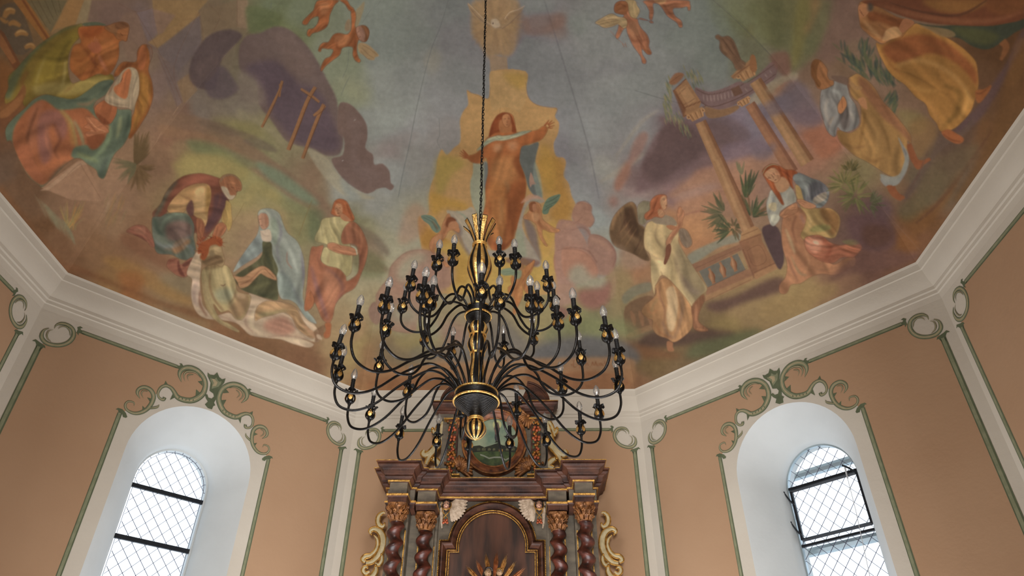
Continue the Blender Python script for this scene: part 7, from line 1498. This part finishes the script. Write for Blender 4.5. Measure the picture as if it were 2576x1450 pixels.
# copper foliage in the four corners round the oval
for m in (-1, 1):
    for s_ in (-1, 1):
        mb = MB(); c = (cp.x+m*.385, cp.z+s_*(rz*.80)); phi = math.atan2(s_*.62, m*.55)
        for q in range(13):
            a = phi+PI+(q/12-.5)*3.0; L = .125+.012*(q % 2)+.035*abs(q/12-.5)*2
            mb.tube([(c[0], 7.44, c[1]), (c[0]+math.cos(a)*L*.5, 7.40, c[1]+math.sin(a)*L*.5), (c[0]+math.cos(a)*L, 7.425, c[1]+math.sin(a)*L)], [.012, .021, .014], 7)
        mb.ball((c[0], 7.415, c[1]), .026, 8, 6)
        for da in (-1.9, 1.9): mb.ball((c[0]+math.cos(phi+PI+da)*.17, 7.42, c[1]+math.sin(phi+PI+da)*.17), .017, 8, 6)
        mb.build('corner_foliage', [COPPER], alt, sharp=60)
carved('upper_side_scroll', [[(628,300,14),(622,350,40),(610,420,52),(585,490,54),(545,545,48),(500,572,40),(478,560,34),(486,536,16)],
    [(600,470,8),(560,540,26),(520,590,30),(500,640,20)],[(548,380,18),(560,410,26),(580,400,10)],[(540,600,20),(570,610,34),(600,650,34),(560,668,24)],[(630,300,10),(590,360,26),(560,440,10)]], 7.50, base=(900, 950, 2.9), depth=.03)
def melt(o, vs):
    "fuses the overlapping forms of a carved head into one skin"
    r = o.modifiers.new('remesh', 'REMESH'); r.mode = 'VOXEL'; r.voxel_size = vs; r.use_smooth_shade = True
    q = o.modifiers.new('smooth', 'SMOOTH'); q.factor = .5; q.iterations = 5
# cherub heads with wings in the spandrels
for m in (-1, 1):
    c = at(900+1045/4.678, 1140+615/4.678, 7.44); c.x = XC-m*(XC-c.x) if m < 0 else XC+(XC-c.x)
    c.x = XC+m*abs(c.x-XC)
    hd = MB(); rt = Matrix.Rotation(m*.15, 3, 'Z')
    for i in range(13):
        pass
    hd.ball(c, (.037, .038, .046), 16, 12); hd.ball(c+Vector((0, -.028, -.018)), (.020, .014, .018), 10, 8); hd.ball(c+Vector((0, -.038, -.006)), (.006, .009, .009), 8, 6)
    for s_ in (-1, 1): hd.ball(c+Vector((s_*.015, -.029, -.010)), (.012, .010, .011), 8, 6); hd.ball(c+Vector((s_*.034, 0, -.006)), (.006, .008, .010), 6, 5)
    hd.ball(c+Vector((0, -.01, -.045)), (.020, .02, .02), 8, 6)
    head = hd.build('cherub_head', [SKIN], alt, sharp=70); melt(head, .0022)
    hd = MB(); hd.ball(c+Vector((0, -.0415, -.021)), (.008, .0035, .0026), 8, 5, 0)
    for s_ in (-1, 1): hd.ball(c+Vector((s_*.0125, -.0365, .005)), (.0042, .002, .0022), 6, 5, 1); hd.tube([c+Vector((s_*.006, -.037, .012)), c+Vector((s_*.013, -.0355, .014)), c+Vector((s_*.019, -.031, .011))], .0011, 4, 1)
    hd.build('painted_face', [LIPR, EYEM], head, sharp=70)
    hr = MB(); r3 = random.Random(4)
    for q in range(46):
        a = r3.uniform(0, 2*PI); e_ = r3.uniform(.0, 1.0)
        if e_ < .35 and -2.4 < a < -.7: continue
        p = c+Vector((.037*math.cos(a)*math.cos(e_*1.3), .006+.036*math.sin(a)*math.cos(e_*1.3), .014+.036*math.sin(e_*1.3)-(.02 if e_ < .4 else 0))); hr.ball(p, r3.uniform(.009, .014), 6, 5)
    for q in range(8): hr.ball(c+Vector((m*0+(-.036 if q % 2 else .036), -.004, .01-.007*q)), .011, 6, 5)
    hr.build('cherub_hair', [HAIR], head, sharp=70)
    inn = -m   # towards the centre line
    wg = MB()
    for row, (cnt, L0, w_) in enumerate(((12, .225, .019), (11, .165, .018), (9, .10, .016))):
        for q in range(cnt):
            t = q/(cnt-1); a = .55-1.9*t; root = c+Vector((inn*(.040+.012*row), .012-.008*row, .010-.030*t)); L = L0*(1.0-.28*t)
            tip = root+Vector((inn*math.cos(a)*L*.88, 0, math.sin(a)*L)); md = (root+tip)/2+Vector((0, -.012, .012))
            wg.tube([root, md, tip-(tip-root)*.1, tip], [w_*.6, w_, w_*.9, w_*.3], 6, flat=((0, 1, 0), .35))
    wg.build('cherub_wing', [WHITEW], head, sharp=60)
    wg = MB()
    for row, (cnt, L0, w_) in enumerate(((8, .19, .015), (7, .13, .014))):
        for q in range(cnt):
            t = q/(cnt-1); a = .5-1.2*t-.9; root = c+Vector((-inn*(.036+.006*row), .012-.008*row, .005-.06*t)); L = L0*(.55+.45*t)
            tip = root+Vector((-inn*math.cos(a)*L*.22, 0, -abs(math.sin(a))*L if t > .3 else L*.3)); wg.tube([root, (root+tip)/2+Vector((-inn*.008, -.008, 0)), tip], [w_*.7, w_, w_*.4], 6, flat=((0, 1, 0), .45))
    wg.build('cherub_wing', [WHITEW], head, sharp=60)
    rb = MB()
    rb.tube(cat([c+Vector((-.045, -.02, -.035)), c+Vector((-.02, -.035, -.055)), c+Vector((0, -.035, -.058)), c+Vector((.02, -.035, -.055)), c+Vector((.045, -.02, -.035))], 5), .006, 6)
    for s_ in (-1, 1): rb.tube(cat([c+Vector((s_*.034, -.025, -.045)), c+Vector((s_*.036, -.025, -.075)), c+Vector((s_*.010, -.028, -.11)), c+Vector((-s_*.018, -.025, -.14)), c+Vector((-s_*.012, -.02, -.16))], 5), .0055, 6)
    for s_ in (-1, 1): rb.tube(cat([c+Vector((s_*.045, .0, .03)), c+Vector((s_*.052, -.008, .0)), c+Vector((s_*.046, -.01, -.035))], 4), .005, 6)
    rb.build('gilded_ribbon', [GOLDD], head)
    fb = MB()
    for q, (dx, dz) in enumerate(((-.014, -.168), (.014, -.168), (0, -.185), (-.02, -.195), (.02, -.195))): fb.ball(c+Vector((dx, -.02, dz)), .015, 8, 6)
    fb.build('fruit_bunch', [FRUIT], head)
# sunburst and the carved mother and child in front of the recess
CX, CZ = XC+.012, 1.80+EYE
sb = empty('sunburst', (CX, 7.5, CZ)); tag(sb, 'gilded carved sunburst of long split rays behind the mother and child figures', 'sunburst')
ray_spec = [(-62, .40, 1), (-44, .41, 1), (-27, .42, 0), (-10.5, .435, 1), (5.5, .445, 0), (20, .44, 1), (36, .44, 1), (52, .44, 0), (68, .42, 1), (-78, .38, 0), (84, .38, 1)]
RAYM = [mat('gilded_ray', (236, 190, 120), .42, .25, rgb2=(170, 118, 58), scale=30), mat('rose_gilded_ray', (222, 152, 102), .45, .15, rgb2=(158, 96, 56), scale=30)]
for ang, L, kk in ray_spec:
    mb = MB(); n = 5
    for q in range(n):
        da = (q-(n-1)/2)*1.75; a = math.radians(ang+da); l = L*(1-.075*abs(q-1.8)-.05*((q*3+int(ang)) % 3 == 0))
        d = Vector((math.sin(a), 0, math.cos(a))); s_ = Vector((d.z, 0, -d.x)); o = Vector((CX, 7.52-.006*(q % 2), CZ))+d*.06
        w0, w1 = .0035, .0058; e_ = o+d*(l-.06)
        vs = [o-s_*w0, o+s_*w0, o+Vector((0, -.010, 0)), e_-s_*w1*.55-d*.012, e_+s_*w1*.55-d*.012, e_-d*.03+Vector((0, -.014, 0)), e_]
        mid_ = o+(e_-o)*.8
        vs = [o-s_*w0, o+s_*w0, o+Vector((0, -.012, 0)), mid_-s_*w1, mid_+s_*w1, mid_+Vector((0, -.014, 0)), e_]
        mb.add(vs, [(0, 3, 5, 2), (2, 5, 4, 1), (0, 1, 4, 3), (3, 6, 5), (5, 6, 4), (3, 4, 6), (0, 2, 1)])
    mb.build('ray_cluster', [RAYM[0 if kk else 1]], sb, smooth=False)
def headfig(name, label, cx, cz, hs, yaw, tilt, kind):
    YF = 7.36
    rt = empty(name, (cx, YF, cz-.5)); tag(rt, label, 'statue')
    R3 = Matrix.Rotation(tilt, 3, 'Y') @ Matrix.Rotation(yaw, 3, 'Z'); c = Vector((cx, YF, cz))
    T = lambda x, y, z: c+R3 @ Vector((x*hs, y*hs, z*hs))
    mb = MB()
    mb.ball(c, (.34*hs, .38*hs, .47*hs), 18, 14, 0, R3); mb.ball(T(0, -.08, -.18), (.24*hs, .26*hs, .26*hs), 14, 10, 0, R3); mb.ball(T(0, -.26, -.36), (.09*hs, .08*hs, .07*hs), 8, 6, 0, R3)
    mb.tube([T(0, -.36, .08), T(0, -.42, -.04), T(0, -.45, -.13)], [.035*hs, .045*hs, .06*hs], 8)
    for s_ in (-1, 1):
        mb.ball(T(s_*.15, -.24, -.10), (.10*hs, .09*hs, .10*hs), 8, 6, 0, R3)
        mb.ball(T(s_*.34, .0, -.02), (.05*hs, .08*hs, .10*hs), 6, 5, 0, R3)
    mb.tube([T(0, .02, -.3), T(0, .05, -.6)], [.17*hs, .19*hs], 10)
    hb = mb.build('head', [SKIND], rt, sharp=70); melt(hb, .028*hs)
    mb = MB(); mb.ball(T(0, -.352, -.24), (.075*hs, .022*hs, .022*hs), 8, 5, 0, R3)
    for s_ in (-1, 1): mb.ball(T(s_*.14, -.338, .045), (.050*hs, .015*hs, .016*hs), 8, 6, 1, R3); mb.tube([T(s_*.06, -.357, .11), T(s_*.14, -.348, .135), T(s_*.22, -.305, .11)], .010*hs, 4, 1)
    mb.build('painted_face', [LIPR, EYEM], hb, sharp=70)
    mb = MB()
    if kind == 'mother':
        mb.tube(cat([T(0, .05, -.55), T(0, .0, -.85), T(.05, -.05, -1.6), T(0, -.05, -2.6), T(.05, 0, -4.2)], 4), [.20*hs]+[hs*v for v in np.interp(np.linspace(0, 1, 16), [0, .15, .5, 1], [.42, .55, .6, .8])], 16)
    else:
        mb.tube(cat([T(0, .05, -.5), T(0, .0, -.8), T(-.05, 0, -1.5), T(-.05, -.05, -2.0)], 4), [.18*hs]+[hs*v for v in np.interp(np.linspace(0, 1, 12), [0, .2, 1], [.34, .45, .42])], 14)
    body = mb.build('robe', [mat('faded_red_robe' if kind == 'mother' else 'pale_gilded_robe', (118, 58, 46) if kind == 'mother' else (190, 150, 92), .55, rgb2=(82, 40, 34) if kind == 'mother' else (140, 102, 56), scale=16)], rt, sharp=70)
    if kind == 'mother':
        v = MB(); n1, n2 = 22, 16
        for i in range(n1):
            th = -PI*.5+0; z = .58-1.35*(i/(n1-1))
            for j in range(n2+1):
                a = PI*1.24*(j/n2-.5)+PI/2; env = math.sqrt(max(.0, 1-(max(0, z)/.60)**2)) if z > 0 else 1
                r = (.46+.10*max(0, -z))*env*(1+.05*math.sin(9*a)*(z < .1)); v.v.append(T(r*math.cos(a), r*math.sin(a)*1.0+.02-.05, z))
        v.f = [(i*(n2+1)+j, i*(n2+1)+j+1, (i+1)*(n2+1)+j+1, (i+1)*(n2+1)+j) for i in range(n1-1) for j in range(n2)]; v.m = [0]*len(v.f)
        v.tube([v.v[i*(n2+1)] for i in range(1, n1)], .03*hs, 5); v.tube([v.v[i*(n2+1)+n2] for i in range(1, n1)], .03*hs, 5)
        v.build('veil', [VEIL], rt, sharp=70)
        v = MB(); v.tube(cat([T(-.30, -.22, .25), T(-.2, -.30, .40), T(0, -.32, .46), T(.2, -.30, .40), T(.30, -.22, .25)], 4), .07*hs, 6); v.build('hair', [HAIR], rt)
    else:
        v = MB(); r4 = random.Random(2)
        for q in range(50):
            a = r4.uniform(0, 2*PI); e_ = r4.uniform(.1, 1.4); 
            if e_ < .6 and math.sin(a) < -.2: continue
            v.ball(T(.36*math.cos(a)*math.cos(e_), .03+.38*math.sin(a)*math.cos(e_), .10+.40*math.sin(e_)), .09*hs, 6, 5)
        v.build('hair', [GOLDD], rt, sharp=70)
pm = at(1227, 1441, 7.34); pc = at(1256.5, 1440, 7.34)
headfig('mother_statue', 'carved madonna statue with a dark grey-brown veil, left of the two heads in the sunburst', pm.x, pm.z, .105, .35, .18, 'mother')
headfig('child_statue', 'carved fair-haired christ child statue beside the veiled madonna, right of the two heads', pc.x, pc.z, .086, -.1, .05, 'child')
